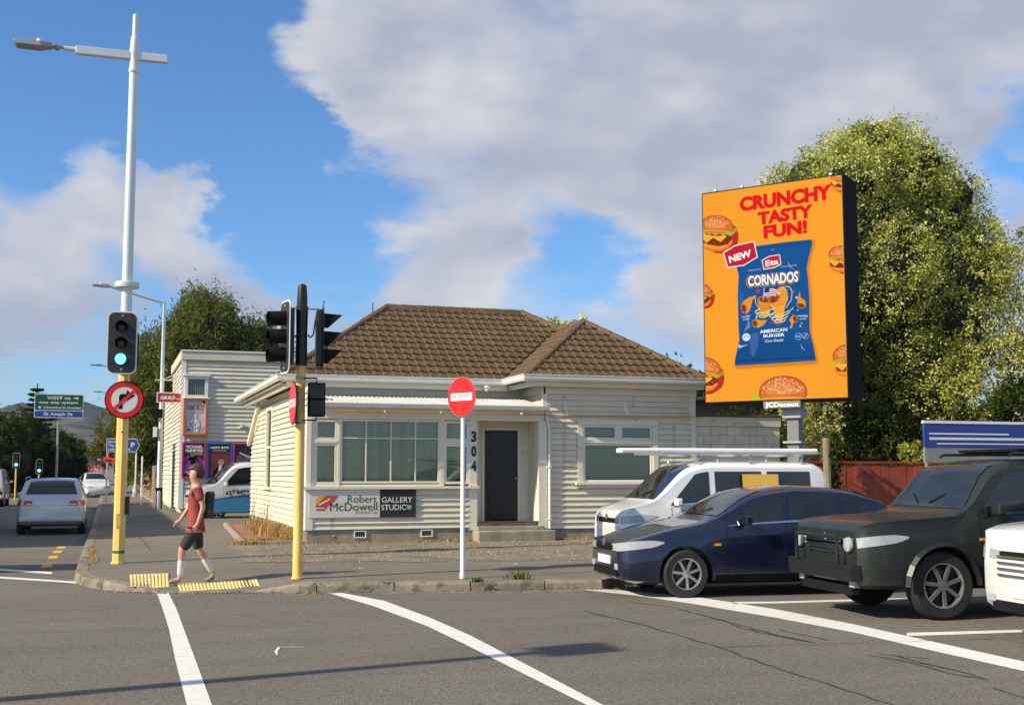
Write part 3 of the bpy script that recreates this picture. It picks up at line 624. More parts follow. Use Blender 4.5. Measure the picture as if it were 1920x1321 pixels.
# eaves
cb('soffit', 3.5, 8.6, 25.92, YM, 3.60, 3.615, 'trim', bev=0); cb('soffit', 8.55, 12.9, 24.42, YB - .04, 3.622, 3.635, 'trim', bev=0); cb('soffit', 3.47, XW, YM, 35.0, 3.575, 3.59, 'trim', bev=0)
cb('eave_mould', 3.60, 8.62, 26.02, 26.13, 3.50, 3.598, 'trim'); cb('eave_mould', 8.66, 12.86, 24.52, 24.62, 3.52, 3.62, 'trim'); cb('eave_mould', 3.58, 3.68, 26.13, 34.95, 3.48, 3.573, 'trim'); cb('eave_mould', 8.64, 8.74, 24.62, 26.02, 3.52, 3.62, 'trim')
gutter([(3.48, 35.05, 3.62), (3.48, 25.93, 3.62), (8.54, 25.93, 3.62), (8.54, 24.43, 3.63), (12.9, 24.43, 3.63), (12.9, 33, 3.63)], house, .12, .11)
mb = MB(); mb.lathe([(.07, 0), (.075, .03), (.03, .09), (.03, .12)], (8.08, 25.88, 3.60), (0, 0, -1), 12); mb.obj('gutter_outlet', M['white'], house)
# ------------------------------------------------------------------ roof tiles
TW, TH = .213, .295
def tile_geo():
    xs = [0, .030, .060, .085, .15, .19, .213]; hs = [.040, .040, .030, .020, .008, .001, .003]; V = []; n = len(xs)
    for x, h in zip(xs, hs): V += [(x, -.012, h - .020), (x, -.012, h + .024), (x, TH, h * .6 + .001)]
    F = []
    for i in range(n - 1):
        a, b = 3 * i, 3 * i + 3; F += [(a, b, b + 1, a + 1), (a + 1, b + 1, b + 2, a + 2)]
    V += [(0, 0, 0), (0, TH, 0), (TW, 0, 0), (TW, TH, 0)]; k = 3 * n
    F += [(k, 0, 1, 2, k + 1), (k + 2, k + 3, 3 * n - 1, 3 * n - 2, 3 * n - 3)]
    return V, F
tile_me = bpy.data.meshes.new('tile'); _V, _F = tile_geo(); tile_me.from_pydata(_V, [], _F); tile_me.update(); tile_me.materials.append(M['tile'])
allt = []     # (distance, make)
def roof_face(poly, singles=True):
    """poly: counter-clockwise from outside, first edge is the eave"""
    P = [Vector(p) for p in poly]; n = (P[1] - P[0]).cross(P[2] - P[0]).normalized(); u = (P[1] - P[0]).normalized(); v = n.cross(u); o = P[0]
    P2 = [((p - o).dot(u), (p - o).dot(v)) for p in P]; MB().add([tuple(p - n * .03) for p in P] + [tuple(p - n * .07) for p in P], [tuple(range(len(P))), tuple(range(len(P), 2 * len(P)))[::-1]]).obj('roof_deck', M['tile_cap'], house)
    def ins(a, b):
        c = False; j = len(P2) - 1
        for i in range(len(P2)):
            (x1, y1), (x2, y2) = P2[i], P2[j]
            if (y1 > b) != (y2 > b) and a < (x2 - x1) * (b - y1) / (y2 - y1) + x1: c = not c
            j = i
        return c
    x0, x1 = min(p[0] for p in P2), max(p[0] for p in P2); y1 = max(p[1] for p in P2); r_ = 0
    while r_ * .283 < y1:
        yv = r_ * .283; c = x0 - .3
        while c < x1:
            cs = [(c + .02, yv + .02), (c + TW - .02, yv + .02), (c + TW - .02, yv + .27), (c + .02, yv + .27)]; k = sum(ins(*q) for q in cs) + ins(c + TW / 2, yv + .14)
            if k:
                mw = Matrix((u, v, n)).transposed().to_4x4(); mw.translation = o + u * c + v * (yv - .03) + n * random.uniform(-.002, .004)
                mw = mw @ Matrix.Rotation(random.uniform(-.008, .008), 4, 'Z'); cen = o + u * (c + .1) + v * (yv + .14)
                allt.append((cen.length if singles else 999, mw, k < 5, P, n, u, v, o))
            c += TW
        r_ += 1
def clip(bm, P, n):
    for i in range(len(P)):
        a, b = P[i], P[(i + 1) % len(P)]; e = (b - a).normalized(); out = e.cross(n)
        if i == 0: continue
        bmesh.ops.bisect_plane(bm, geom=bm.verts[:] + bm.edges[:] + bm.faces[:], plane_co=a, plane_no=out, clear_outer=True)
E0, RZ = 3.74, 5.72
A, Bq, C_, D_ = (3.46, 25.9, E0), (12.92, 25.9, E0), (9.95, 28.88, RZ), (6.44, 28.88, RZ)
apx = (10.72, 26.56, 5.24); vr = (10.72, 28.17, 5.24)
roof_face([A, (8.52, 25.9, E0), vr, C_, D_])                                    # main front slope, its right end cut by the valley
roof_face([(8.52, 24.4, E0 + .01), (12.92, 24.4, E0 + .01), apx])                 # bay front hip
roof_face([(8.52, 25.9, E0), (8.52, 24.4, E0 + .01), apx, vr], False)            # bay slope facing the corner
roof_face([(12.92, 24.4, E0 + .01), (12.92, 33.2, E0), (9.95, 30.2, RZ), C_, vr, apx], False)
roof_face([(3.46, 35.0, E0 - .02), A, D_, (6.44, 32.0, RZ)], False)                  # slope facing the side street
MB().add([(12.92, 33.2, E0), (3.46, 35, E0 - .02), (6.44, 32, RZ), (9.95, 30.2, RZ)], [(0, 1, 2, 3)]).add([D_, C_, (9.95, 30.2, RZ), (6.44, 32, RZ)], [(0, 1, 2, 3)]).obj('rear_roof', M['tile_cap'], house)
allt.sort(key=lambda t: t[0]); rest = bmesh.new(); cnt = 0
for dist, mw, edge, P, n, u, v, o in allt:
    single = cnt < 296 and dist < 900
    if single and not edge:
        ob = bpy.data.objects.new('roof_tile', tile_me); col.objects.link(ob); ob.parent = house; ob.matrix_basis = Matrix.Translation(-house.location) @ mw; cnt += 1; continue
    bm = bmesh.new(); bm.from_mesh(tile_me); bm.transform(mw)
    if edge: clip(bm, P, n)
    if len(bm.faces) < 3: bm.free(); continue
    me = bpy.data.meshes.new('roof_tile'); bm.to_mesh(me); bm.free()
    if single:
        me.materials.append(M['tile']); ob = bpy.data.objects.new('roof_tile', me); col.objects.link(ob); hang(ob, house); cnt += 1
    else: rest.from_mesh(me); bpy.data.meshes.remove(me)
me = bpy.data.meshes.new('roof_tiles_beyond'); rest.to_mesh(me); rest.free(); me.materials.append(M['tile']); ob = bpy.data.objects.new('roof_tiles', me); col.objects.link(ob); hang(ob, house); ob['kind'] = 'stuff'
def cap(p, q, w=.11, l=.40):
    p, q = Vector(p), Vector(q); d_ = q - p; k = max(1, round(d_.length / l)); t = d_.normalized(); side = t.cross(Vector((0, 0, 1))).normalized(); upv = side.cross(t)
    for i in range(k):
        a = p + d_ * (i / k) - t * .02; b = p + d_ * ((i + 1) / k) + t * .02; mb = MB(); V = []
        for c, s_ in ((a, 1.08), (b, .94)):
            V += [tuple(c + side * x * s_ + upv * z * s_) for x, z in ((-w, -.045), (-w * .62, .045), (0, .075), (w * .62, .045), (w, -.045))]
        mb.add(V, [(i_, i_ + 1, i_ + 6, i_ + 5) for i_ in range(4)] + [(4, 3, 2, 1, 0), (5, 6, 7, 8, 9)]); mb.obj('ridge_cap', M['tile_cap'], house)
for p, q in ((A, D_), (D_, C_), (C_, (10.75, 28.1, 5.22)), ((8.52, 24.4, E0), apx), ((12.92, 24.4, E0), apx), (apx, vr), (D_, (6.44, 32, RZ))): cap(p, q)
MB().add([(8.44, 25.86, E0 + .03), (8.60, 25.82, E0 + .03), (10.78, 28.1, 5.27), (10.62, 28.2, 5.27)], [(0, 1, 2, 3)]).obj('valley_flashing', M['blackm'], house)
MB().tube([(6.1, 29.0, 5.3), (6.1, 29.0, 5.82)], .012, 6).obj('vent_pipe', M['blackm'], house)
# gallery boards under the porch windows
sg = thing('gallery_sign', 'weathered white and black painted gallery board fixed under the porch windows', 'sign', (5.05, YF - .06, .72))
y0 = YF - .028
B(3.93, 5.40, y0 - .03, y0, .725, 1.298).obj('white_board', mat('weathered_board', (.66, .65, .58), .7, var=.08, scale=3, dirt=((.42, .30, .2), 5, .60, .6), bump=.2), sg)
B(5.402, 6.17, y0 - .035, y0, .722, 1.296).obj('black_board', mat('weathered_black_board', (.020, .020, .018), .6, var=.4, scale=3, dirt=((.32, .30, .2), 5, .62, .6), bump=.2), sg)
O, X_, Z_ = (0, y0 - .031, 0), (1, 0, 0), (0, 0, 1)
mb = MB(); mb.flat([(4.07, .87), (4.08, 1.10), (4.13, 1.17), (4.53, 1.17), (4.43, 1.05), (4.30, .95), (4.24, .87)], O, X_, Z_, .003, 0); mb.flat([(4.07, 1.08), (4.09, 1.15), (4.14, 1.17), (4.28, 1.17), (4.14, 1.04), (4.09, 1.0)], O, X_, Z_, .005, 1); mb.flat([(4.12, 1.0), (4.35, 1.12), (4.36, 1.09), (4.14, .97)], O, X_, Z_, .006, 2); mb.flat([(4.07, .93), (4.25, .93), (4.24, .91), (4.07, .91)], O, X_, Z_, .006, 2)
mb.obj('brush_stroke_logo', [mat('logo_red', (.62, .05, .035), .6, var=.2, scale=9), mat('logo_yellow', (.75, .40, .06), .6, var=.2, scale=9), M['signcream']], sg)
inkm = mat('sign_ink', (.03, .028, .03), .6, dirt=((.5, .48, .42), 30, .66, .6))
text('lettering', 'Robert', inkm, sg, O, X_, Z_, (4.72, 1.03), (5.33, 1.03), .155, .003, -.004)
text('lettering', 'McDowell', inkm, sg, O, X_, Z_, (4.36, .865), (5.345, .865), .165, .003, -.002)
text('lettering', 'STUDIOS Ltd', inkm, sg, O, X_, Z_, (4.88, .80), (5.34, .80), .045, .003)
O2 = (0, y0 - .036, 0)
text('lettering', 'GALLERY', M['signw'], sg, O2, X_, Z_, (5.44, 1.025), (6.09, 1.025), .115, .003, .004); text('lettering', 'STUDIO', M['signw'], sg, O2, X_, Z_, (5.43, .87), (5.98, .87), .115, .003, .004)
slab('paint_patch', [(5.95, .89), (6.06, .88), (6.08, .96), (5.97, .97)], O2, X_, Z_, .001, .003, mat('sky_blue_patch', (.2, .42, .5), .6, var=.3, scale=12), sg)

# ------------------------------------------------------------------ signal poles and signs by the crossing
def rod(p, q, r, m, par, name, n=10, **k): return MB().tube([p, q], r, n).obj(name, m, par, smooth=True, **k)
def plate_obj(name, pts, o, x, y, d0, d1, m, par, **k): return slab(name, pts, o, x, y, d0, d1, m, par, **k)
def hood(c, n, r, L_, upv=(0, 0, 1), par=None, cut=.72, m='blackm'):
    """signal hood: an open tube cut away underneath"""
    x, y, n = basis(n, upv); c = Vector(c); V = []; ks = 17; F = []
    for i in range(ks):
        a = math.pi * (-.28 + 1.56 * i / (ks - 1)); l = L_ * (1 - cut * (1 - math.sin(a)) / 1.75)
        e = x * math.cos(a) + y * math.sin(a)
        V += [c + e * r, c + e * r + n * l - y * .25 * (l / L_) * r * .6, c + e * (r - .006) + n * l - y * .25 * (l / L_) * r * .6, c + e * (r - .006)]
    for i in range(ks - 1):
        for j in range(4): F.append((i * 4 + j, i * 4 + (j + 1) % 4, (i + 1) * 4 + (j + 1) % 4, (i + 1) * 4 + j))
    return MB().add(V, F).obj('hood', M[m], par, smooth=True)
M['lens_r'] = mat('red_lens', (.05, .010, .010), .25, var=.2, scale=40, spec=.8); M['lens_a'] = mat('amber_lens', (.055, .018, .008), .25, var=.2, scale=40, spec=.8)
M['lens_g'] = mat('lit_green_lens', (.3, .9, .8), .3, emit=((.22, 1.0, .72), 1.1)); M['hood_g'] = mat('hood_green_glow', (.004, .06, .05), .5)
def signal_head(name, par, c, n, lit=2, w=.46, h=1.03, r=.105, dz=.27, hl=.26, off=0., hoodcut=.72, plate=True, dark=False):
    x, y, n = basis(n); c = Vector(c)
    hd = MB(); hd.obox(c - n * .062, x * .135, y * (dz * 1.5 + .02), n * .047); b = hd.obj(name, M['black'], par, bevel=.02)
    if plate:
        plate_obj('border', rrect(w + .03, h + .03, .115), c, x, y, -.012, -.002, M['signw'], b); plate_obj('backing_board', rrect(w - .015, h - .015, .10), c, x, y, -.0015, .004, M['plate'], b)
        for s_ in (-1, 1): plate_obj('bolt', circ(.012, 10, 0, s_ * (h / 2 - .06)), c, x, y, .004, .010, M['signw'], b)
    for k in range(3):
        cc = c + y * (1 - k) * dz + x * off; lt = (k == lit)
        prof = [(r * .96, .0)] + [(r * .96 * math.cos(R(a)), .035 * math.sin(R(a))) for a in (20, 45, 70)] + [(.0, .036)]
        MB().lathe([(p, q + .004) for p, q in prof], cc, n, 20).obj('lens', M['lens_g'] if lt else (M['lens_r'] if k == 0 else M['lens_a']), b, smooth='all', label='lit green lens' if lt else None)
        hood(cc + n * .004, n, r, hl, tuple(y), b, hoodcut)
    return b
# tall pole: yellow foot, galvanised lamp column above
P1 = Vector((.22, 21.3, gz(.22, 21.3)))
t = thing('traffic_light_pole', 'tall lamp column with a yellow foot carrying a lit green traffic light', 'traffic light', P1)
mb = MB(); mb.lathe([(.118, 0), (.118, .03), (.098, .035), (.094, 3.22), (.094, 3.24)], P1, (0, 0, 1), 8); mb.obj('yellow_sleeve', M['yellow'], t)
MB().obox((.20, 21.207, .85), (.038, 0, 0), (0, .006, 0), (0, 0, .12)).obj('access_door', M['yellow'], t, bevel=.004)
for z_ in (.75, .95): MB().lathe([(.009, 0), (.009, .006)], (.20, 21.20, z_), (0, -1, 0), 8).obj('bolt', M['galv_d'], t)
mb = MB(); mb.lathe([(.099, 0), (.099, .045)], P1 + Vector((0, 0, .17)), (0, 0, 1), 8); mb.obj('band', mat('green_band', (.03, .16, .04), .5), t)
M['column'] = mat('column_paint', (.66, .70, .72), .38, metal=.25, var=.06, scale=2.5, stretch=(1, 1, .3))
MB().lathe([(.092, 3.24), (.090, 4.6), (.078, 8.35), (.076, 8.43)], P1, (0, 0, 1), 16).obj('column', M['column'], t, smooth=True)
MB().lathe([(.10, 4.62), (.2, 4.64), (.205, 4.67), (.205, 4.72), (.19, 4.735), (.09, 4.74)], P1, (0, 0, 1), 28).obj('collar', M['column'], t, smooth=True)
MB().lathe([(.086, 8.40), (.092, 8.41), (.092, 8.47), (.084, 8.49), (.080, 8.72), (.086, 8.74), (.086, 8.80), (.076, 8.9), (.074, 9.03), (.06, 9.05), (.05, 9.055)], P1, (0, 0, 1), 16).obj('sleeve_joint', M['column'], t, smooth=True)
MB().lathe([(.05, 9.0), (.048, 9.44), (.03, 9.46)], P1, (0, 0, 1), 12).obj('top_tube', M['column'], t, smooth=True)
mb = MB(); mb.box(-.74, .77, 21.24, 21.36, 8.775, 8.915); mb.obj('outreach_arm', M['column'], t, bevel=.01)
lu = MB(); z0 = 8.86; Lp = [(-1.72, -.005, .03), (-1.68, -.045, .04), (-1.30, -.05, .04), (-1.12, -.02, .045), (-1.05, .0, .03)]
V = []; 
for x, a, b_ in Lp: w = .15 if x < -1.2 else .09; V += [(x, 21.3 - w, z0 + a), (x, 21.3 + w, z0 + a), (x, 21.3 + w * .9, z0 + b_), (x, 21.3 - w * .9, z0 + b_)]
F = [(i * 4 + j, i * 4 + (j + 1) % 4, (i + 1) * 4 + (j + 1) % 4, (i + 1) * 4 + j) for i in range(4) for j in range(4)] + [(3, 2, 1, 0), (16, 17, 18, 19)]
lu.add(V, F).obj('luminaire', M['galv_d'], t, bevel=.008)
MB().lathe([(.04, 0), (.04, .06), (.02, .075)], (-1.33, 21.3, z0 + .042), (0, 0, 1), 10).obj('photocell', M['white'], t, smooth=True)
rod((-1.06, 21.3, z0 + .005), (-.9, 21.3, z0 - .005), .025, M['galv_d'], t, 'spigot'); rod((-.93, 21.3, z0 - .005), (-.74, 21.3, z0 - .008), .045, M['column'], t, 'clamp'); B(-1.08, -1.0, 21.24, 21.36, z0 - .04, z0 + .05).obj('knuckle', M['galv_d'], t, bevel=.01)
nf = Vector((.0, -1, 0)); 
signal_head('signal_head', t, (.165, 21.07, 3.815), (-.03, -1, 0), off=-.015, hl=.2, r=.098, dz=.272)
B(.14, .30, 21.10, 21.25, 3.30, 3.36).obj('bracket', M['galv_d'], t); B(.14, .30, 21.10, 21.25, 4.24, 4.30).obj('bracket', M['galv_d'], t)
# back of the second head facing the other way
B(.33, .45, 21.42, 21.60, 3.42, 4.02).obj('rear_signal_head', M['black'], t, bevel=.02)
X_, Z_ = Vector((1, 0, 0)), Vector((0, 0, 1)); O = (.235, 21.14, 2.86)
nr = thing('no_right_turn_sign', 'round white no right turn sign with red ring and bar under the green signal', 'sign', O)
plate_obj('disc', circ(.318, 40), O, X_, Z_, -.006, 0, M['blackm'], nr); plate_obj('red_ring', circ(.298, 40), O, X_, Z_, .001, .004, M['red'], nr); plate_obj('white_face', circ(.212, 36), O, X_, Z_, .005, .008, M['signcream'], nr)
plate_obj('turn_arrow', [(-.09, -.155), (-.03, -.155), (-.03, .015), (-.015, .035), (.03, .035), (.03, -.02), (.165, .07), (.03, .165), (.03, .10), (-.04, .10), (-.075, .085), (-.09, .05)], O, X_, Z_, .009, .011, M['blackm'], nr)
plate_obj('red_bar', [(-.20, -.155), (-.165, -.195), (.20, .16), (.165, .20)], O, X_, Z_, .012, .014, M['red'], nr)
B(.20, .27, 21.15, 21.22, 2.65, 3.05).obj('bracket', M['galv_d'], nr)
MB().obox((.335, 21.28, 1.10), (.035, 0, 0), (0, .05, 0), (0, 0, .15)).obj('push_button_box', M['black'], t, bevel=.015)
MB().lathe([(.012, 0), (.016, .01)], (.215, 21.2, 2.32), (0, -1, 0), 8).obj('hole_plug', M['blackm'], t)
# near pole with two side-facing heads
P2 = Vector((2.63, 17.5, gz(2.63, 17.5)))
t = thing('traffic_light_pole', 'short yellow signal pole with black top carrying two side facing traffic lights by the kerb', 'traffic light', P2)
MB().lathe([(.09, 0), (.09, .02), (.074, .025), (.066, 3.2)], P2, (0, 0, 1), 16).obj('yellow_pole', M['yellow'], t, smooth=True)
MB().lathe([(.072, 0), (.072, .035)], P2 + Vector((0, 0, .2)), (0, 0, 1), 16).obj('band', bpy.data.materials['green_band'], t)
MB().lathe([(.085, 3.06), (.086, 3.10), (.082, 3.55), (.090, 3.93), (.075, 3.95), (.078, 4.0), (.066, 4.20), (.060, 4.24), (.03, 4.262)], P2, (0, 0, 1), 16).obj('top_cap', M['black'], t, smooth=True)
h1 = signal_head('signal_head', t, (2.375, 17.42, 3.60), (-1, -.14, 0), lit=9, hl=.25, r=.118, dz=.262, hoodcut=.05, h=1.03, w=.46)
h2 = signal_head('signal_head', t, (2.945, 17.5, 3.60), (1, -.10, 0), lit=9, hl=.27, r=.118, dz=.262, hoodcut=.75, plate=False)
slab('backing_board', rrect(.30, .92, .06), (2.945, 17.5, 3.60), *basis((1, -.1, 0))[:2], -.01, .002, M['plate'], h2)
for z in (4.03, 3.17):
    mb = MB(); mb.tube([(2.44, 17.45, z), (2.63, 17.46, z), (2.93, 17.5, z)], .010, 6); mb.obj('arm', M['galv_d'], t)
for sx in (-1, 1):
    mb = MB(); mb.tube([(2.63 + sx * .19, 17.44, 3.92), (2.63 + sx * .175, 17.40, 3.8), (2.63 + sx * .15, 17.38, 3.64), (2.63 + sx * .11, 17.38, 3.60), (2.63 + sx * .08, 17.42, 3.64)], .013, 6); mb.obj('cable', M['black'], t, smooth=True)
MB().tube([(2.935, 17.5, 4.03), (2.935, 17.5, 4.10), (2.95, 17.5, 4.11), (2.95, 17.5, 4.17)], .008, 6).obj('finial', M['black'], t)
# pedestrian head, seen from its dark back
B(2.72, 2.96, 17.30, 17.44, 2.45, 2.94).obj('pedestrian_signal', M['blackm'], t, bevel=.015)
B(2.735, 2.945, 17.285, 17.299, 2.71, 2.92).obj('signal_door', M['black'], t, bevel=.01); B(2.735, 2.945, 17.285, 17.299, 2.47, 2.68).obj('signal_door', M['black'], t, bevel=.01)
MB().tube([(2.84, 17.37, 2.94), (2.84, 17.37, 3.01), (2.66, 17.44, 3.01)], .012, 6).obj('arm', M['black'], t); MB().tube([(2.84, 17.37, 2.45), (2.84, 17.37, 2.40), (2.66, 17.44, 2.40)], .012, 6).obj('arm', M['black'], t)
for z in (2.35, 3.0): MB().lathe([(.078, 0), (.078, .035)], (2.63, 17.5, z), (0, 0, 1), 14).obj('clamp', M['galv_d'], t)
def no_entry(name, label, c, n, r, m, fade, post):
    x, y, nn = basis(n); g = thing(name, label, 'sign', c)
    plate_obj('disc', circ(r, 40), c, x, y, -.004, 0, m, g); plate_obj('rim', circ(r + (.006 if not fade else .016), 40), c, x, y, -.012 if fade else -.007, -.0045, M['galv_d'] if not fade else M['blackm'], g)
    plate_obj('white_bar', [(-r * .78, -.055), (r * .78, -.055), (r * .78, .055), (-r * .78, .055)], c, x, y, .001, .003, M['signw'], g)
    text('lettering', 'NO ENTRY', M['nefade'], g, c, x, y, (-r * .62, -.024), (r * .62, -.024), .058, .0045, .015)
    return g
M['nefade'] = mat('washed_out_red', (.66, .10, .11), .5)
g = no_entry('no_entry_sign', 'faded round red no entry sign turned away on the yellow signal pole', Vector((2.50, 17.40, 2.64)), (-.985, -.02, 0), .30, M['redf'], True, None)
mb = MB(); mb.tube([(2.52, 17.40, 2.64), (2.60, 17.46, 2.64)], .018, 6); mb.obj('bracket', M['galv_d'], g)
P3 = Vector((4.90, 16.85, gz(4.9, 16.85)))
t = thing('sign_post', 'slim white post by the kerb holding up the bright red no entry disc', 'sign post', P3)
MB().lathe([(.040, 0), (.040, .07), (.033, .08), (.032, 2.62)], P3, (0, 0, 1), 14).obj('post', M['white'], t, smooth=True)
MB().lathe([(.036, 2.5), (.036, 2.54)], P3, (0, 0, 1), 14).obj('clip', M['galv_d'], t)
g = no_entry('no_entry_sign', 'bright red round no entry sign on top of a slim white post', Vector((4.86, 16.80, 2.745)), (-.88, -.47, 0), .285, M['red'], False, None)

# ------------------------------------------------------------------ digital billboard beyond the house
BL, BR = Vector((12.32, 23.43, 0)), Vector((14.225, 20.94, 0)); bz0, bz1 = 3.17, 7.775
ux = (BR - BL).normalized(); BWd = (BR - BL).length; BHt = bz1 - bz0; un = ux.cross(Vector((0, 0, 1)))   # outward normal
OB = Vector((BL.x, BL.y, bz0)); Z_ = Vector((0, 0, 1))
cen = (BL + BR) / 2
bb = thing('billboard', 'tall digital billboard on a grey pole showing an orange snack advertisement with burgers', 'billboard', (cen.x - un.x * .4, cen.y - un.y * .4, gz(0, 0)))
mb = MB(); T = .86
q = [OB - ux * .03 - Z_ * .03, OB + ux * (BWd + .03) - Z_ * .03, OB + ux * (BWd + .03) + Z_ * (BHt + .03), OB - ux * .03 + Z_ * (BHt + .03)]
mb.prism([tuple(p - un * .015) for p in q], -un * T); mb.obj('cabinet', M['blackm'], bb, bevel=.01)
for a, b_ in ((.92, .0), (.3, .0), (2.9, 0)): MB().obox(OB + ux * a + Z_ * (BHt + .055) - un * .03, ux * .03, un * .03, Z_ * .025).obj('lifting_lug', M['galv_d'], bb)
# homography photo face -> panel metres, used only to draw the printed picture at its own proportions
def hom():
    src = [(1316, 358), (1577, 325), (1590, 747.5), (1326, 753)]; dst = [(0, BHt), (BWd, BHt), (BWd, 0), (0, 0)]; A_ = []; b_ = []
    for (x, y), (u, v) in zip(src, dst): A_ += [[x, y, 1, 0, 0, 0, -u * x, -u * y], [0, 0, 0, x, y, 1, -v * x, -v * y]]; b_ += [u, v]
    h = np.linalg.solve(np.array(A_, float), np.array(b_, float)); return np.append(h, 1).reshape(3, 3)
Hm = hom()
def a2(x, y):
    q_ = Hm @ np.array([x, y, 1.0]); return (q_[0] / q_[2], q_[1] / q_[2])
def z3(x, y): return a2(1280 + x / 2.752, 310 + y / 2.752)         # coordinates read off the enlarged picture of the panel
def z7(x, y): return a2(1330 + x / 4.556, 430 + y / 4.556)
def clipr(P):      # keep inside the panel
    for ax, lim, sg_ in ((0, .004, 1), (0, BWd - .004, -1), (1, .004, 1), (1, BHt - .004, -1)):
        out = []
        for i in range(len(P)):
            a, b = P[i], P[(i + 1) % len(P)]; ia, ib = (a[ax] - lim) * sg_ >= 0, (b[ax] - lim) * sg_ >= 0
            if ia: out.append(a)
            if ia != ib:
                tt = (lim - a[ax]) / (b[ax] - a[ax]); out.append((a[0] + (b[0] - a[0]) * tt, a[1] + (b[1] - a[1]) * tt))
        P = out
        if len(P) < 3: return []
    return P
s2l = lambda c: tuple(((v / 255 + .055) / 1.055) ** 2.4 if v > 10 else v / 3294 for v in c)
LC = {}
def lc(*c):
    if c not in LC: LC[c] = led('screen_%d_%d_%d' % c, s2l(c), .77)
    return LC[c]
slab('screen', [(0, 0), (BWd, 0), (BWd, BHt), (0, BHt)], OB, ux, Z_, -.014, 0, led('screen_orange', s2l((253, 167, 48)), .77, s2l((250, 160, 42)), .35, .5, .3), bb)
class Art:
    def __init__(s, name): s.name = name; s.mb = MB(); s.mats = []; s.o = OB
    def poly(s, P, m, lay, cl=True):
        if cl: P = clipr(P)
        if len(P) < 3: return
        if m not in s.mats: s.mats.append(m)
        s.mb.flat(P, OB, ux, Z_, .002 + lay * .0012, s.mats.index(m))
    def line(s, P, w, m, lay):
        for (x0, y0_), (x1, y1) in zip(P[:-1], P[1:]):
            dx, dy = x1 - x0, y1 - y0_; l = math.hypot(dx, dy) or 1; nx, ny = -dy / l * w / 2, dx / l * w / 2
            s.poly([(x0 - nx, y0_ - ny), (x1 - nx, y1 - ny), (x1 + nx, y1 + ny), (x0 + nx, y0_ + ny)], m, lay)
    def done(s, par): return s.mb.obj(s.name, s.mats, par)
random.seed(21)
def burger(name, cx, cy, sc, rot=0, part='full'):
    """cx,cy in enlarged-photo pixels; sc = half width in those pixels"""
    ar = Art(name)
    def tr(P):
        o = []
        for x, y in P:
            c, s_ = math.cos(R(rot)), math.sin(R(rot)); o.append(z3(cx + (x * c - y * s_) * sc, cy + (x * s_ + y * c) * sc))
        return o
    wob = lambda P, a: [(x + random.uniform(-a, a), y + random.uniform(-a, a)) for x, y in P]
    sh = [(math.cos(t_) * 1.02 + .28, math.sin(t_) * .98 + .22) for t_ in [i * .35 for i in range(18)]]
    if part != 'bun': ar.poly(tr(wob(sh, .04)), lc(190, 45, 30), 0)
    low = [(-.98, .45), (-.95, .62), (-.7, .92), (-.2, 1.08), (.3, 1.06), (.75, .85), (.98, .5), (.9, .3), (-.9, .3)]
    if part != 'bun':
        ar.poly(tr(low), lc(240, 120, 30), 1); ar.poly(tr([(x * .93, y * .86 + .02) for x, y in low]), lc(250, 150, 55), 2)
        pat = [(-.9, .2), (-.85, .55), (-.4, .72), (.2, .74), (.7, .6), (.92, .3), (.8, .12), (-.8, .1)]
        ar.poly(tr(wob(pat, .03)), lc(120, 50, 25), 3)
        for i in range(26): 
            x, y = random.uniform(-.8, .8), random.uniform(.3, .66); r_ = random.uniform(.03, .07); ar.poly(tr([(x - r_, y), (x, y - r_ * .7), (x + r_, y), (x, y + r_ * .7)]), lc(*random.choice([(165, 75, 40), (90, 32, 18), (150, 60, 30)])), 4)
        ar.poly(tr([(-.95, .2), (-.5, .62), (-.15, .3), (.3, .52), (.6, .2), (.5, .05), (-.8, .02)]), lc(250, 180, 60), 5)
        ar.poly(tr([(-.7, -.02), (-.5, .16), (.1, .2), (.55, .12), (.6, -.05), (0, -.1)]), lc(185, 35, 25), 6)
        lt = [(-1.0, -.1)] + [(-1.0 + i * .2, .02 + (.13 if i % 2 else .0)) for i in range(11)] + [(1.12, -.22), (.9, -.3), (-.9, -.3)]
        ar.poly(tr(wob(lt, .03)), lc(175, 180, 60), 7); ar.poly(tr([(.75, -.1), (1.02, -.28), (1.2, -.42), (1.12, -.22), (1.22, -.15), (.95, -.02)]), lc(150, 165, 60), 8)
    top = [(math.cos(t_) * .98, -.20 - max(0, math.sin(t_)) ** .8 * .80) for t_ in [math.pi * i / 22 for i in range(23)]] + [(-.9, -.06), (-.3, .02), (.4, .0), (.88, -.08)]
    ar.poly(tr(top), lc(206, 92, 32), 9); ar.poly(tr([(x * .9, y * .82 - .05) for x, y in top]), lc(222, 112, 42), 10)
    ar.poly(tr([(x * .62 - .08, y * .5 - .22) for x, y in top]), lc(233, 138, 66), 11)
    ar.poly(tr([(x * .9, -.05 - (y + .2) * -.12) for x, y in top[:23]]), lc(245, 160, 60), 11)
    for i in range(130 if part == 'bun' else 85):
        a = random.uniform(.08, math.pi - .08); rr = random.random() ** .5; x = math.cos(a) * .88 * rr; y = -.26 - math.sin(a) * .68 * rr; q_ = random.uniform(0, 3.1); r_ = .034; c, s_ = math.cos(q_) * r_, math.sin(q_) * r_
        ar.poly(tr([(x - c, y - s_), (x + s_ * .5, y - c * .5), (x + c, y + s_), (x - s_ * .5, y + c * .5)]), lc(248, 226, 188), 12)
    return ar.done(bb)
burger('burger_picture', 172, 335, 92, 4); burger('burger_picture', 812, 70, 52, 8); burger('burger_picture', 820, 480, 68, -82 + 82, ); burger('burger_picture', 90, 660, 62, 5)
burger('burger_picture', 112, 1070, 88, 12); burger('burger_picture', 862, 1010, 84, -8); burger('burger_picture', 524, 1215, 128, 0, 'bun')
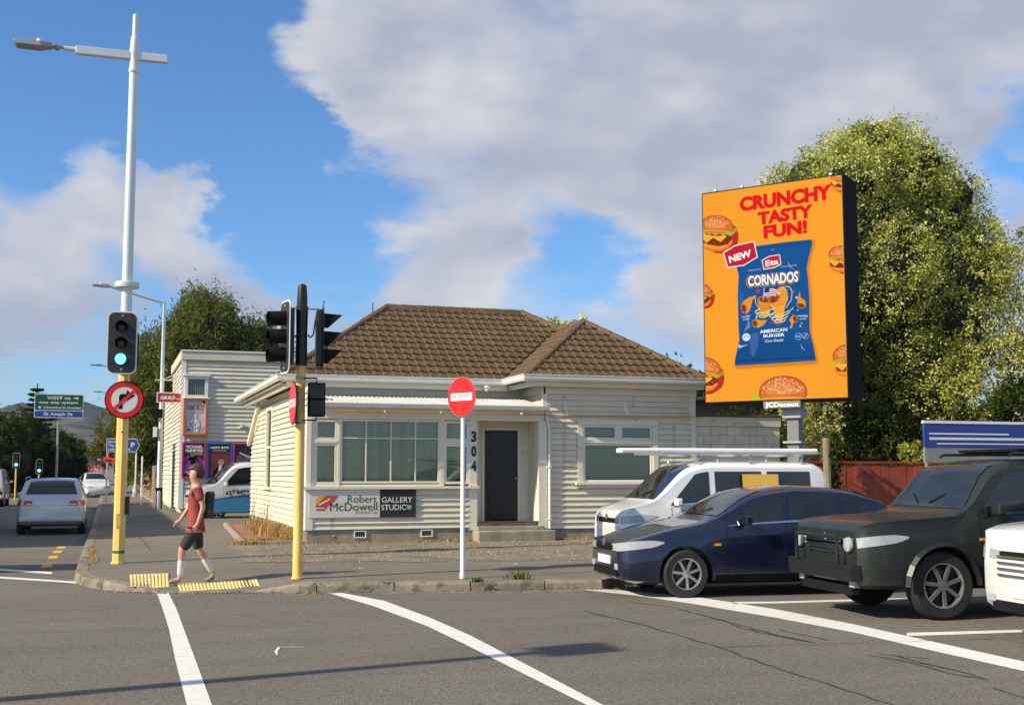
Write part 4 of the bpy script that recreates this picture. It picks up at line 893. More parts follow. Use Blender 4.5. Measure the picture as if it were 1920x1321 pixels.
ar = Art('lettuce_picture'); ar.poly([z3(*p) for p in ((358, 1205), (366, 1188), (392, 1178), (420, 1200), (424, 1214), (360, 1214))], lc(190, 195, 50), 3); ar.done(bb)
rd = lc(230, 18, 28)
for s_, p, q, h in (('CRUNCHY', (293, 228), (772, 168), 78), ('TASTY', (388, 300), (675, 262), 70), ('FUN!', (418, 372), (645, 345), 70)):
    a, b_ = z3(*p), z3(*q); hh = abs(z3(p[0], p[1] - h)[1] - a[1]); text('headline', s_, rd, bb, OB, ux, Z_, a, b_, hh, .006, .06, shear=.0)
# the snack packet
ar = Art('packet_picture')
out = [(400, 130), (640, 100), (876, 80), (878, 130), (852, 230), (832, 330), (846, 430), (858, 600), (860, 850), (872, 920), (892, 990), (905, 1060), (915, 1128), (560, 1148), (225, 1162), (226, 1110), (245, 1020), (262, 940), (256, 850), (250, 700), (246, 540), (252, 380), (236, 320), (200, 150)]
for k, f in enumerate((1.05, 1.03, 1.015)): ar.poly([z7(560 + (x - 560) * f + 16, 620 + (y - 620) * f + 18) for x, y in out], lc(*((250, 160, 44), (240, 148, 38), (222, 130, 32))[k]), k * .4)
ar.poly([z7(*p) for p in out], lc(14, 84, 148), 2)
ar.poly([z7(*p) for p in ((255, 1020), (400, 960), (700, 950), (885, 1000), (905, 1060), (910, 1110), (228, 1140), (235, 1080))], lc(12, 76, 136), 3)
ar.poly([z7(*p) for p in ((230, 1120), (912, 1092), (915, 1102), (228, 1130))], lc(8, 58, 110), 4); ar.poly([z7(*p) for p in ((405, 150), (876, 100), (876, 106), (405, 157))], lc(8, 62, 116), 4)
ar.poly([z7(*p) for p in ((350, 900), (400, 880), (430, 900), (420, 1000), (390, 1090), (360, 1060))], lc(60, 100, 160), 4); ar.poly([z7(*p) for p in ((262, 500), (300, 540), (290, 600), (262, 640))], lc(40, 100, 165), 4)
ar.poly([z7(*p) for p in ((300, 640), (345, 780), (355, 830), (300, 870), (335, 800))], lc(110, 150, 200), 4)
for P in (((250, 980), (285, 990), (345, 985), (290, 1000), (262, 1015)), ((785, 975), (800, 1015), (825, 1042), (795, 1020)), ((512, 158), (535, 164), (560, 157), (540, 168)), ((668, 265), (700, 320), (740, 345), (690, 318))): ar.poly([z7(*p) for p in P], lc(190, 205, 225), 5)
def star(cx, cy, r, m, lay=14):
    ar.poly([z7(cx + math.sin(i * math.pi / 5) * r * (1 if i % 2 == 0 else .42), cy - math.cos(i * math.pi / 5) * r * (1 if i % 2 == 0 else .42)) for i in range(10)], m, lay)
# the badge, brand lozenge
for P, m_, l_ in ((((118, 180), (220, 120), (386, 86), (418, 228), (300, 300), (158, 318)), lc(250, 244, 240), 15), (((127, 187), (224, 128), (379, 95), (409, 224), (296, 292), (164, 308)), lc(200, 26, 52), 16)):
    ar.poly([z7(*p) for p in P], m_, l_)
ar.poly([z7(*p) for p in ((448, 254), (510, 218), (604, 205), (618, 294), (556, 324), (466, 337))], lc(250, 244, 240), 9); ar.poly([z7(*p) for p in ((455, 258), (513, 225), (599, 212), (611, 290), (553, 317), (471, 329))], lc(205, 30, 58), 10)
# crisps: ridged horns, whirl lines
def horn(P, m_, ml, mo, mouth):
    ar.poly([z7(*p) for p in P], m_, 8); ar.poly([z7(*p) for p in mouth], mo, 10)
    cx_, cy_ = sum(p[0] for p in mouth) / len(mouth), sum(p[1] for p in mouth) / len(mouth); ar.poly([z7(cx_ + (x - cx_) * .72, cy_ + (y - cy_) * .72) for x, y in mouth], ml, 11)
el = lambda cx, cy, rx, ry, rot=0, n=18: [(cx + rx * math.cos(i * 2 * math.pi / n) * math.cos(R(rot)) - ry * math.sin(i * 2 * math.pi / n) * math.sin(R(rot)), cy + rx * math.cos(i * 2 * math.pi / n) * math.sin(R(rot)) + ry * math.sin(i * 2 * math.pi / n) * math.cos(R(rot))) for i in range(n)]
gold, dgold, brown = lc(236, 150, 44), lc(206, 112, 26), lc(120, 62, 24)
horn(((275, 640), (300, 600), (350, 570), (405, 560), (372, 600), (360, 660), (340, 705), (290, 710)), gold, brown, dgold, el(300, 670, 26, 42, -10))
horn(((752, 640), (760, 590), (776, 530), (782, 580), (822, 610), (830, 650), (815, 675)), gold, brown, dgold, el(788, 652, 40, 22, 18))
horn(((368, 790), (400, 760), (440, 775), (500, 772), (470, 815), (425, 838), (385, 830)), gold, brown, dgold, el(395, 800, 26, 34, -20))
horn(((690, 770), (720, 730), (758, 745), (752, 790), (722, 800), (712, 845), (690, 850), (705, 810)), gold, brown, dgold, el(738, 765, 20, 34, -20))
horn(((415, 600), (440, 570), (525, 590), (520, 680), (505, 740), (465, 755), (440, 700)), lc(232, 148, 48), brown, dgold, el(470, 598, 56, 26, 14))
horn(((505, 600), (560, 540), (600, 490), (640, 482), (668, 520), (676, 590), (650, 660), (640, 740), (620, 790), (585, 780), (560, 700), (530, 660)), lc(242, 166, 62), brown, dgold, el(560, 590, 58, 34, -38))
for k in range(5):
    y = 540 + k * 26; ar.line([z7(575 + k * -4 + i * 16, y + (6 if i % 2 else -4) + i * -3) for i in range(7)], .012, lc(200, 104, 24), 12)
for k in range(4): ar.line([z7(430 + i * 18, 650 + k * 22 + (4 if i % 2 else -3)) for i in range(6)], .010, lc(196, 104, 26), 12)
yw = lc(246, 226, 96)
for cx_, cy_, rx, ry in ((465, 690, 68, 20), (468, 712, 55, 18), (474, 735, 40, 14), (610, 690, 112, 30), (604, 722, 86, 24), (606, 752, 66, 20), (610, 778, 48, 16)):
    E_ = el(cx_, cy_, rx, ry, -12, 26); ar.line([z7(*p) for p in E_[:19]], .016, yw if ry % 4 else lc(252, 244, 200), 13)
ar.line([z7(*p) for p in ((395, 560), (400, 620), (440, 690))], .014, yw, 13); ar.line([z7(*p) for p in ((650, 482), (690, 490), (712, 530), (706, 600), (660, 670))], .014, yw, 13)
ar.line([z7(*p) for p in ((515, 800), (560, 798), (590, 822), (625, 800))], .012, lc(200, 40, 60), 12)
fl = [(478, 500), (500, 508), (540, 500), (580, 512), (576, 575), (540, 566), (505, 576), (470, 566)]
ar.poly([z7(*p) for p in fl], lc(240, 236, 236), 12)
for k in range(4): ar.poly([z7(x, y + dy) for (x, y), dy in zip(((474, 514 + k * 16), (540, 511 + k * 16), (578, 521 + k * 16), (578, 521 + k * 16), (540, 511 + k * 16), (474, 514 + k * 16)), (0, 0, 0, 8, 8, 8))], lc(205, 36, 56), 13)
ar.poly([z7(*p) for p in ((479, 499), (518, 505), (516, 536), (476, 534))], lc(30, 50, 110), 14); ar.line([z7(474, 490), z7(464, 600)], .010, lc(235, 235, 240), 14)
star(420, 520, 22, lc(215, 40, 50)); star(598, 542, 15, lc(250, 250, 250)); star(724, 526, 13, lc(215, 40, 60)); star(750, 582, 13, lc(250, 250, 250)); star(410, 746, 12, lc(250, 250, 250)); star(334, 826, 15, lc(215, 50, 50)); star(794, 806, 9, lc(240, 200, 50)); star(784, 830, 12, lc(240, 200, 50)); star(762, 692, 9, lc(240, 200, 50))
for cx_, cy_, r_ in ((768, 917, 28), (828, 914, 24)): ar.line([z7(*p) for p in el(cx_, cy_, r_, r_, 0, 20)] + [z7(cx_ + r_, cy_)], .008, lc(190, 205, 225), 12)
ar.line([z7(815, 930), z7(840, 898)], .012, lc(230, 235, 240), 12); ar.poly([z7(*p) for p in el(323, 918, 34, 34)], lc(225, 232, 240), 11); ar.line([z7(300, 925), z7(325, 905), z7(348, 922)], .012, lc(60, 100, 150), 12)
ar.done(bb)
def zt(nm, s_, p, q, h, c, lay, **k):
    a, b_ = z7(*p), z7(*q); hh = abs(z7(p[0], p[1] - h)[1] - a[1]); text(nm, s_, c, bb, OB, ux, Z_, a, b_, hh, .002 + lay * .0012, **k)
wt = lc(252, 252, 252)
zt('badge_lettering', 'NEW', (178, 275), (368, 218), 62, wt, 18, bold=.045); zt('brand_lettering', 'Eta', (486, 312), (596, 288), 52, wt, 13, bold=.03)
zt('small_lettering', 'CRUNCHY', (332, 350), (448, 338), 13, lc(190, 205, 225), 8); zt('small_lettering', 'TASTY FUN', (612, 322), (748, 308), 13, lc(190, 205, 225), 8)
zt('brand_outline', 'CORNADOS', (318, 494), (776, 458), 110, lc(206, 150, 44), 8, bold=.13); zt('brand_outline', 'CORNADOS', (324, 486), (770, 452), 100, lc(40, 40, 70), 9, bold=.09); zt('brand_lettering', 'CORNADOS', (334, 480), (764, 446), 92, wt, 10, bold=.035)
zt('flavour_lettering', 'AMERICAN', (438, 888), (672, 870), 30, wt, 8, bold=.02); zt('flavour_lettering', 'BURGER', (470, 924), (648, 914), 28, wt, 8, bold=.02); zt('flavour_lettering', 'Corn Snacks', (482, 966), (640, 956), 24, wt, 8, shear=.3)
zt('small_lettering', 'Corn and', (284, 752), (356, 740), 18, wt, 8, shear=.3); zt('small_lettering', 'crunchy', (296, 772), (352, 762), 14, wt, 8, shear=.3); zt('small_lettering', 'Irresistible', (760, 748), (846, 750), 18, wt, 8, shear=.3); zt('small_lettering', 'munch', (774, 772), (832, 772), 14, wt, 8, shear=.3); zt('small_lettering', 'NO', (754, 926), (784, 924), 16, wt, 13)
# name plate and pole under the cabinet
pc = OB + ux * 1.73 - Z_ * .03
MB().obox(pc - Z_ * .075 - un * .12, ux * .41, un * .12, Z_ * .075).obj('name_plate', mat('name_plate_grey', (.16, .16, .165), .5), bb, bevel=.01)
text('owner_lettering', 'JCDecaux', mat('lit_letters', (.9, .9, .9), .4, emit=((1, 1, 1), .35)), bb, pc - Z_ * .075, ux, Z_, (-.36, -.045), (.37, -.045), .095, .006, .014)
pp = pc - un * .42 + ux * .12
MB().obox(pp + Z_ * (-.25 - .0), ux * .2, un * .2, Z_ * .1).obj('pole_head', M['galv_d'], bb)
MB().obox(Vector((pp.x, pp.y, 1.62)), ux * .13, un * .13, Z_ * 1.43).obj('pole', mat('grey_pole_paint', (.17, .17, .18), .5, var=.08), bb, bevel=.01)
MB().obox(Vector((pp.x, pp.y, 2.28)), ux * .20, un * .20, Z_ * .02).obj('flange', M['galv_d'], bb)

# ------------------------------------------------------------------ two-storey weatherboard building up the side street
YG, XG = 45.0, 2.50
gb = thing('weatherboard_building', 'two storey cream weatherboard building with posters on its end wall up the side street', 'building', (5.5, 50, .2))
mb = MB(); mb.box(XG + .03, 8.6, YG + .03, 52, .2, 6.0); mb.box(XG + .03, 8.6, 52, 59, .2, 5.0); mb.obj('wall', M['gcream'], gb)
hg = [(.07, 1.02, 4.30, 5.18), (-.1, 6.2, 1.4, 1.5)]
random.seed(9)
def bdn(z0, z1, p, holes): cladding((XG, YG, z0), (1, 0, 0), (0, -1, 0), 6.1, z0, z1, gb, M['gcream'], p, holes=holes)
bdn(.35, 5.72, .152, [(.12, .92, 4.36, 5.10), (3.42, 3.95, 4.55, 5.2)])
cladding((XG, 52, .35), (0, -1, 0), (-1, 0, 0), 7.0, .35, 5.72, gb, M['gcream'], .152, holes=[(2.2, 3.5, 0, 2.5)]); cladding((XG, 59, .35), (0, -1, 0), (-1, 0, 0), 7.0, .35, 5.0, gb, M['gcream'], .20)
B(XG - .06, XG + .10, YG - .05, YG + .04, .35, 6.02).obj('corner_board', M['white'], gb)
B(XG - .08, 8.7, YG - .09, YG + .05, 5.72, 6.02).obj('parapet_board', M['gcream'], gb, bevel=.01); B(XG - .1, 8.72, YG - .12, YG + .07, 6.02, 6.08).obj('coping', M['trim'], gb, bevel=.01); B(XG - .1, XG + .02, YG + .05, 52, 5.72, 6.05).obj('parapet_board', M['gcream'], gb)
w = MB(); x0, x1, z0, z1 = 2.56, 3.40, 4.34, 5.12
w.box(x0, x1, YG - .10, YG + .02, z1 - .10, z1); w.box(x0, x1, YG - .10, YG + .02, z0, z0 + .10); w.box(x0, x0 + .12, YG - .09, YG + .02, z0 + .10, z1 - .10); w.box(x1 - .12, x1, YG - .09, YG + .02, z0 + .10, z1 - .10); w.box(x0 - .06, x1 + .06, YG - .16, YG - .02, z0 - .05, z0 - .005); w.box(x0 - .06, x1 + .06, YG - .16, YG - .02, z1 + .005, z1 + .05)
wo = w.obj('window', M['white'], gb, bevel=.005); B(x0 + .12, x1 - .12, YG - .03, YG - .02, z0 + .10, z1 - .10).obj('pane', M['glassd'], wo)
for k in range(8): B(x0 + .15 + k * .078, x0 + .158 + k * .078, YG - .05, YG - .04, z0 + .1, z1 - .1).obj('window_grille_bar', M['gcream'], wo)
w = MB(); w.box(5.92, 6.5, YG - .08, YG + .02, 4.55, 5.2); wo = w.obj('window', M['white'], gb); B(6.0, 6.42, YG - .09, YG - .081, 4.62, 5.12).obj('pane', mat('bluish_glass', (.35, .45, .6), .1), wo)
MB().tube([(4.6, YG - .08, 3.35), (4.95, YG - .08, 3.35)], .03, 6).obj('pipe', M['white'], gb); B(4.56, 4.66, YG - .12, YG - .03, 3.28, 3.42).obj('pipe_box', M['white'], gb)
# door and side details facing the street
fr = MB(); fr.box(XG - .06, XG + .02, 48.4, 48.52, .2, 2.75); fr.box(XG - .06, XG + .02, 49.7, 49.82, .2, 2.75); fr.box(XG - .06, XG + .02, 48.52, 49.7, 2.6, 2.75); fo = fr.obj('door_frame', mat('dark_green_paint', (.05, .13, .09), .5), gb)
B(XG, XG + .02, 48.53, 49.69, .2, 2.59).obj('door', mat('brown_door', (.16, .12, .10), .6, var=.2), gb)
MB().tube([(XG - .05, 46.3, .25), (XG - .25, 46.3, .3), (XG - .25, 47.1, .3), (XG - .05, 47.1, .25)], .03, 6).obj('step_rail', M['galv_d'], gb)
g = thing('framed_poster', 'orange framed construction poster with a drawn worker high on the end wall', 'poster', (2.98, YG - .1, 2.98))
x0, x1, z0, z1 = 2.53, 3.39, 2.98, 4.33; yy = YG - .16
fm = MB(); fm.box(x0, x1, yy, YG - .03, z1 - .09, z1); fm.box(x0, x1, yy, YG - .03, z0, z0 + .09); fm.box(x0, x0 + .085, yy, YG - .03, z0 + .09, z1 - .09); fm.box(x1 - .085, x1, yy, YG - .03, z0 + .09, z1 - .09); fm.obj('frame', M['orange'], g, bevel=.012)
pk = YG - .09; B(x0 + .085, x1 - .085, pk, pk + .02, z0 + .09, z1 - .09).obj('poster_sheet', mat('poster_grey', (.60, .62, .65), .5, var=.03), g)
O = (0, pk - .001, 0); X_ = Vector((1, 0, 0))
slab('grey_wedge', [(3.02, 3.08), (3.30, 3.08), (3.30, 3.35)], O, X_, Z_, .001, .002, mat('wedge_grey', (.38, .40, .45), .5), g); slab('dark_corner', [(3.14, 4.235), (3.30, 4.235), (3.30, 4.12)], O, X_, Z_, .001, .002, M['blackm'], g)
text('lettering', 'GBUILD', mat('poster_red', (.50, .03, .05), .5), g, O, X_, Z_, (2.655, 3.90), (3.27, 3.90), .16, .003, .03); text('lettering', '.CO.NZ', inkm, g, O, X_, Z_, (3.0, 3.79), (3.25, 3.79), .07, .003)
mb = MB()
def ln(P, w_=.014):
    for (a, b_), (c, d_) in zip(P[:-1], P[1:]):
        l = math.hypot(c - a, d_ - b_) or 1; nx, nz = -(d_ - b_) / l * w_ / 2, (c - a) / l * w_ / 2; mb.flat([(a - nx, b_ - nz), (c - nx, d_ - nz), (c + nx, d_ + nz), (a + nx, b_ + nz)], O, X_, Z_, .004, 0)
mb.flat([(2.72, 3.10), (3.10, 3.10), (3.12, 3.40), (3.02, 3.58), (3.0, 3.76), (2.88, 3.78), (2.84, 3.62), (2.70, 3.55), (2.66, 3.3)], O, X_, Z_, .002, 1)
ln([(2.88, 3.64), (2.86, 3.72), (2.90, 3.80), (2.98, 3.81), (3.04, 3.76), (3.04, 3.66), (2.98, 3.60), (2.88, 3.64)]); ln([(2.86, 3.60), (2.72, 3.54), (2.64, 3.36), (2.70, 3.26), (2.84, 3.32)]); ln([(3.02, 3.60), (3.12, 3.50), (3.16, 3.28), (3.08, 3.10)]); ln([(2.70, 3.30), (2.72, 3.10)]); ln([(2.84, 3.50), (2.96, 3.34), (3.06, 3.46)]); ln([(2.96, 3.34), (2.98, 3.10)]); ln([(2.80, 3.44), (2.88, 3.24), (2.84, 3.10)]); ln([(2.74, 3.42), (2.80, 3.36)], .03); ln([(2.66, 3.16), (2.76, 3.22), (2.80, 3.12)], .04); ln([(3.04, 3.2), (3.1, 3.3)], .03)
mb.obj('drawn_worker', [M['blackm'], M['signw']], g)
def poster(name, label, x0, x1, z0, z1, fcol, fn):
    g = thing(name, label, 'poster', ((x0 + x1) / 2, YG - .06, z0)); yy = YG - .10; b_ = .055; fm = MB()
    fm.box(x0, x1, yy, YG - .03, z1 - b_, z1); fm.box(x0, x1, yy, YG - .03, z0, z0 + b_); fm.box(x0, x0 + b_, yy, YG - .03, z0 + b_, z1 - b_); fm.box(x1 - b_, x1, yy, YG - .03, z0 + b_, z1 - b_); fm.obj('frame', fcol, g)
    pk = YG - .075; B(x0 + b_, x1 - b_, pk, pk + .02, z0 + b_, z1 - b_).obj('poster_sheet', mat(name + '_ground', (.02, .018, .03), .5, var=.2), g); fn(g, (0, pk - .001, 0), x0 + b_, x1 - b_, z0 + b_, z1 - b_)
pinkf = mat('pink_frame', (.55, .035, .15), .5); bluef = mat('blue_frame', (.03, .10, .50), .5)
def fig(g, O, cx, z0, h, suit, skin, name='figure_picture'):
    mb = MB(); f = lambda P, l, m: mb.flat([(cx + a * h, z0 + b_ * h) for a, b_ in P], O, X_, Z_, l, m)
    f([(-.10, 0), (-.02, 0), (0, .4), (.03, 0), (.11, 0), (.10, .45), (.14, .78), (.22, .62), (.30, .55), (.24, .72), (.14, .86), (-.12, .86), (-.26, .70), (-.36, .62), (-.24, .78), (-.13, .62), (-.10, .4)], .004, 0)
    f([(x * .055, .94 + y * .07) for x, y in circ(1, 12)], .005, 1); f([(x * .058, .985 + y * .035) for x, y in circ(1, 10)], .006, 2); mb.obj(name, [suit, skin, mat('hair_print', (.05, .035, .03), .6)], g)
skinp = mat('skin_print', (.5, .3, .22), .6)
def pa(g, O, x0, x1, z0, z1):
    w = x1 - x0; gr = MB()
    for i, (c, a, b_) in enumerate((((.30, .06, .45), .0, .42), ((.12, .07, .42), .42, .7), ((.55, .06, .35), .7, 1.0))): slab('light_glow', [(x0 + w * a, z0 + .18), (x0 + w * b_, z0 + .18), (x0 + w * b_, z0 + .78 - .1 * i), (x0 + w * a, z0 + .72)], O, X_, Z_, .001, .002, mat('stage_glow_%d' % i, c, .5, var=.5, scale=6, c2=tuple(v * .25 for v in c)), g)
    text('lettering', 'MICHAEL', M['signw'], g, O, X_, Z_, (x0 + .05, z1 - .17), (x1 - .05, z1 - .17), .115, .004, .05); text('lettering', 'McINTYRE', M['signw'], g, O, X_, Z_, (x0 + .05, z1 - .31), (x1 - .05, z1 - .31), .115, .004, .05)
    slab('yellow_strip', [(x0 + .25, z1 - .40), (x1 - .04, z1 - .40), (x1 - .04, z1 - .35), (x0 + .25, z1 - .35)], O, X_, Z_, .004, .005, M['yline'], g); slab('yellow_strip', [(x0 + .04, z0 + .14), (x0 + .35, z0 + .14), (x0 + .35, z0 + .19), (x0 + .04, z0 + .19)], O, X_, Z_, .004, .005, M['yline'], g)
    fig(g, O, (x0 + x1) / 2 - .02, z0 + .12, .70, M['blackm'], skinp)
def pb(g, O, x0, x1, z0, z1):
    slab('red_ground', [(x0, z0 + .06), (x1, z0 + .06), (x1, z1 - .30), (x0, z1 - .30)], O, X_, Z_, .001, .002, mat('dark_red_print', (.16, .03, .03), .5, var=.4, scale=5), g)
    text('lettering', 'DANNY BHOY', M['signw'], g, O, X_, Z_, (x0 + .05, z1 - .16), (x1 - .05, z1 - .16), .085, .004, .04); slab('small_print', [(x0 + .16, z1 - .24), (x1 - .16, z1 - .24), (x1 - .16, z1 - .22), (x0 + .16, z1 - .22)], O, X_, Z_, .003, .004, M['gcream'], g)
    mb = MB(); cx, cz = (x0 + x1) / 2 + .06, z0 + .55
    mb.flat([(cx - .32, z0 + .06), (cx + .24, z0 + .06), (cx + .20, cz - .22), (cx + .04, cz - .10), (cx - .10, cz - .14), (cx - .26, cz - .28)], O, X_, Z_, .004, 0); mb.flat([(cx - .10, z0 + .2), (cx - .02, z0 + .12), (cx + .03, cz - .1), (cx - .06, cz - .10)], O, X_, Z_, .005, 2)
    mb.flat([(cx + .105 * a, cz + .03 + .145 * b_) for a, b_ in circ(1, 14)], O, X_, Z_, .006, 1); mb.flat([(cx - .10, cz + .04), (cx - .10, cz + .14), (cx, cz + .20), (cx + .09, cz + .15), (cx + .10, cz + .06), (cx + .05, cz + .12), (cx - .05, cz + .12)], O, X_, Z_, .007, 3)
    mb.flat([(cx - .06, cz + .05), (cx - .01, cz + .05), (cx - .01, cz + .035), (cx - .06, cz + .035)], O, X_, Z_, .008, 0); mb.flat([(cx + .02, cz + .05), (cx + .07, cz + .05), (cx + .07, cz + .035), (cx + .02, cz + .035)], O, X_, Z_, .008, 0); mb.flat([(cx - .03, cz - .05), (cx + .04, cz - .05), (cx + .03, cz - .065), (cx - .02, cz - .065)], O, X_, Z_, .008, 3)
    mb.obj('portrait_picture', [M['blackm'], skinp, M['signw'], bpy.data.materials['hair_print']], g)
poster('comedy_poster', 'pink framed show poster with a purple stage picture, leftmost on the lower wall', 2.53, 3.36, 1.44, 2.74, pinkf, pa)
poster('comedy_poster', 'blue framed show poster with a seated portrait above the parked white car', 3.40, 4.30, 1.40, 2.72, bluef, pb)
poster('comedy_poster', 'pink framed dark show poster half hidden at the house corner', 4.33, 5.16, 1.40, 2.72, pinkf, lambda g, O, a, b_, c, d_: (slab('grey_print', [(a + .05, c + .1), (b_ - .05, c + .1), (b_ - .05, d_ - .4), (a + .05, d_ - .4)], O, X_, Z_, .001, .002, mat('grey_print', (.12, .09, .12), .5, var=.5, scale=5), g)))
g = thing('hanging_sign', 'red and white shop name board sticking out over the footpath from the end building', 'sign', (2.0, YG + .6, 4.2))
yy = YG + .55; B(1.62, 2.62, yy, yy + .06, 4.18, 4.56).obj('board', M['signw'], g, bevel=.005); B(1.655, 2.585, yy - .004, yy - .001, 4.215, 4.525).obj('red_panel', mat('panel_red', (.55, .02, .03), .45), g)
text('lettering', 'GBUILD', M['signw'], g, (0, yy - .005, 0), X_, Z_, (1.75, 4.30), (2.27, 4.30), .13, .002, .05, shear=.25); text('lettering', '.CO.NZ', M['signw'], g, (0, yy - .005, 0), X_, Z_, (2.30, 4.30), (2.50, 4.30), .06, .002, .02)
mb = MB(); mb.tube([(1.55, yy + .03, 5.0), (2.5, yy + .03, 5.0)], .018, 6); mb.tube([(1.75, yy + .03, 5.0), (2.5, yy + .03, 5.32)], .012, 6); mb.tube([(1.8, yy + .03, 5.0), (1.8, yy + .03, 4.56)], .008, 6); mb.tube([(2.42, yy + .03, 5.0), (2.42, yy + .03, 4.56)], .008, 6); mb.tube([(2.48, yy + .5, 5.3), (2.0, yy + .03, 5.0)], .012, 6); mb.obj('hanging_bar', M['white'], g)

# ------------------------------------------------------------------ vehicles
def vehicle(name, label, cat, S, paint, loc, yaw, wheels, wr, side_glass, screen, rear_glass=None, tumble=.34, group=None, track=None, detail=True, lights=True, fz=.66, rz=.85, grille=None, rim='alloy', extra=None):
    """S: stations (x from nose, bottom, belt, top, half width). Nose points to local -X, base at z 0"""
    t = thing(name, label, cat, (0, 0, 0), group)
    A_ = np.array(S, float); xs = A_[:, 0]; n = 44; X = np.unique(np.concatenate([np.linspace(xs[0], xs[-1], n), xs]))
    def ip(c, x):
        # smooth monotone-ish interpolation
        i = np.clip(np.searchsorted(xs, x) - 1, 0, len(xs) - 2); h = xs[i + 1] - xs[i]; u = np.clip((x - xs[i]) / h, 0, 1); y = A_[:, c]; d_ = np.diff(y) / np.diff(xs)
        m = np.zeros(len(y)); m[1:-1] = np.where(d_[:-1] * d_[1:] > 0, 2 * d_[:-1] * d_[1:] / (d_[:-1] + d_[1:] + 1e-9), 0); m[0], m[-1] = d_[0], d_[-1]
        return (1 + 2 * u) * (1 - u) ** 2 * y[i] + u * (1 - u) ** 2 * h * m[i] + u * u * (3 - 2 * u) * y[i + 1] + u * u * (u - 1) * h * m[i + 1]
    def ring(x):
        b_, be, tp, w = ip(1, x), ip(2, x), ip(3, x), ip(4, x); h = be - b_; g = max(.012, tp - be); yr = max(w * .35, w * .95 - tumble * g)
        return [(w * .80, b_), (w * .965, b_ + .05 * h + .015), (w * 1.0, b_ + .30 * h), (w * 1.0, b_ + .62 * h), (w * .985, b_ + .80 * h), (w * .95, be), (yr + .012, be + .86 * g), (yr - .07 * min(1, g * 3), be + .97 * g), (yr * .55, be + g + .004), (0, be + g + .008 * min(1, g * 3))]
    V, F = [], []; rings = []
    for x in X:
        r_ = ring(x); full = [(x, -y, z) for y, z in r_] + [(x, y, z) for y, z in r_[-2::-1]]; rings.append(len(V)); V += full
    k = 2 * 10 - 1
    for i in range(len(X) - 1):
        for j in range(k): F.append((i * k + j, (i + 1) * k + j, (i + 1) * k + (j + 1) % k, i * k + (j + 1) % k))
    F += [tuple(range(k)), tuple((len(X) - 1) * k + j for j in range(k))[::-1]]
    body = MB().add(V, F).obj('body', paint, t, smooth=True); W2 = A_[:, 4].max(); tr = track or W2 - .11
    bm = bmesh.new(); bm.from_mesh(body.data); bmesh.ops.recalc_face_normals(bm, faces=bm.faces[:]); bm.to_mesh(body.data); bm.free()
    cut = MB()
    for wx in wheels:
        for sy in (-1, 1): cut.lathe([(wr + .055, 0), (wr + .055, .40)], (wx, sy * (W2 + .06), wr), (0, -sy, 0), 28)
    co = cut.obj('cutter', paint); bm = bmesh.new(); bm.from_mesh(co.data); bmesh.ops.recalc_face_normals(bm, faces=bm.faces[:]); bm.to_mesh(co.data); bm.free()
    md = body.modifiers.new('arch', 'BOOLEAN'); md.object = co; md.operation = 'DIFFERENCE'; md.solver = 'EXACT'
    bpy.context.view_layer.update(); me = bpy.data.meshes.new_from_object(body.evaluated_get(bpy.context.evaluated_depsgraph_get()))
    if len(me.polygons) > 100: body.modifiers.clear(); body.data = me
    else: body.modifiers.clear()
    bpy.data.objects.remove(co)
    def side_pt(x, s, sy, off=.006):      # point on the greenhouse side, s 0..1 belt to roof edge
        r_ = ring(x); (y0, z0), (y1, z1) = r_[5], r_[6]; y, z = y0 + (y1 - y0) * s, z0 + (z1 - z0) * s; return (x, sy * (y + off), z + off * .3)
    for sy in (-1, 1):
        for (xa, xb, xc, xd) in side_glass:      # bottom front, bottom rear, top rear, top front
            m_ = MB(); nn = 6; top = []; P = []
            for i in range(nn + 1):
                u = i / nn; P.append(side_pt(xa + (xb - xa) * u, .10, sy))
            for i in range(nn + 1):
                u = i / nn; P.append(side_pt(xd + (xc - xd) * u, .90, sy))
            m_.add(P, [(i, i + 1, nn + 2 + i, nn + 1 + i) if sy < 0 else (i, nn + 1 + i, nn + 2 + i, i + 1) for i in range(nn)]); m_.obj('window', M['glassd'], t)
    def top_patch(nm, x0, x1, ins0, ins1, m_):
        mb = MB(); nx, ny = 8, 6; P = []
        for i in range(nx + 1):
            u = i / nx; x = x0 + (x1 - x0) * u; r_ = ring(x); x2 = x + .02; r2 = ring(x2); sl_ = (r2[9][1] - r_[9][1]) / .02; nv = Vector((-sl_, 0, 1)).normalized() * .010; ye = r_[7][0] * (ins0 + (ins1 - ins0) * u)
            for j in range(ny + 1):
                v = -1 + 2 * j / ny; y = ye * v; ys = [q[0] for q in r_[9:6:-1]]; zs = [q[1] for q in r_[9:6:-1]]; z = float(np.interp(abs(y), ys, zs)); P.append((x + nv.x, y, z + nv.z))
        mb.add(P, [(i * (ny + 1) + j, i * (ny + 1) + j + 1, (i + 1) * (ny + 1) + j + 1, (i + 1) * (ny + 1) + j) for i in range(nx) for j in range(ny)]); return mb.obj(nm, m_, t, smooth=True)
    top_patch('windscreen', screen[0], screen[1], .94, .93, M['glassd'])
    if rear_glass: top_patch('rear_window', rear_glass[0], rear_glass[1], .90, .86, M['glassd'])
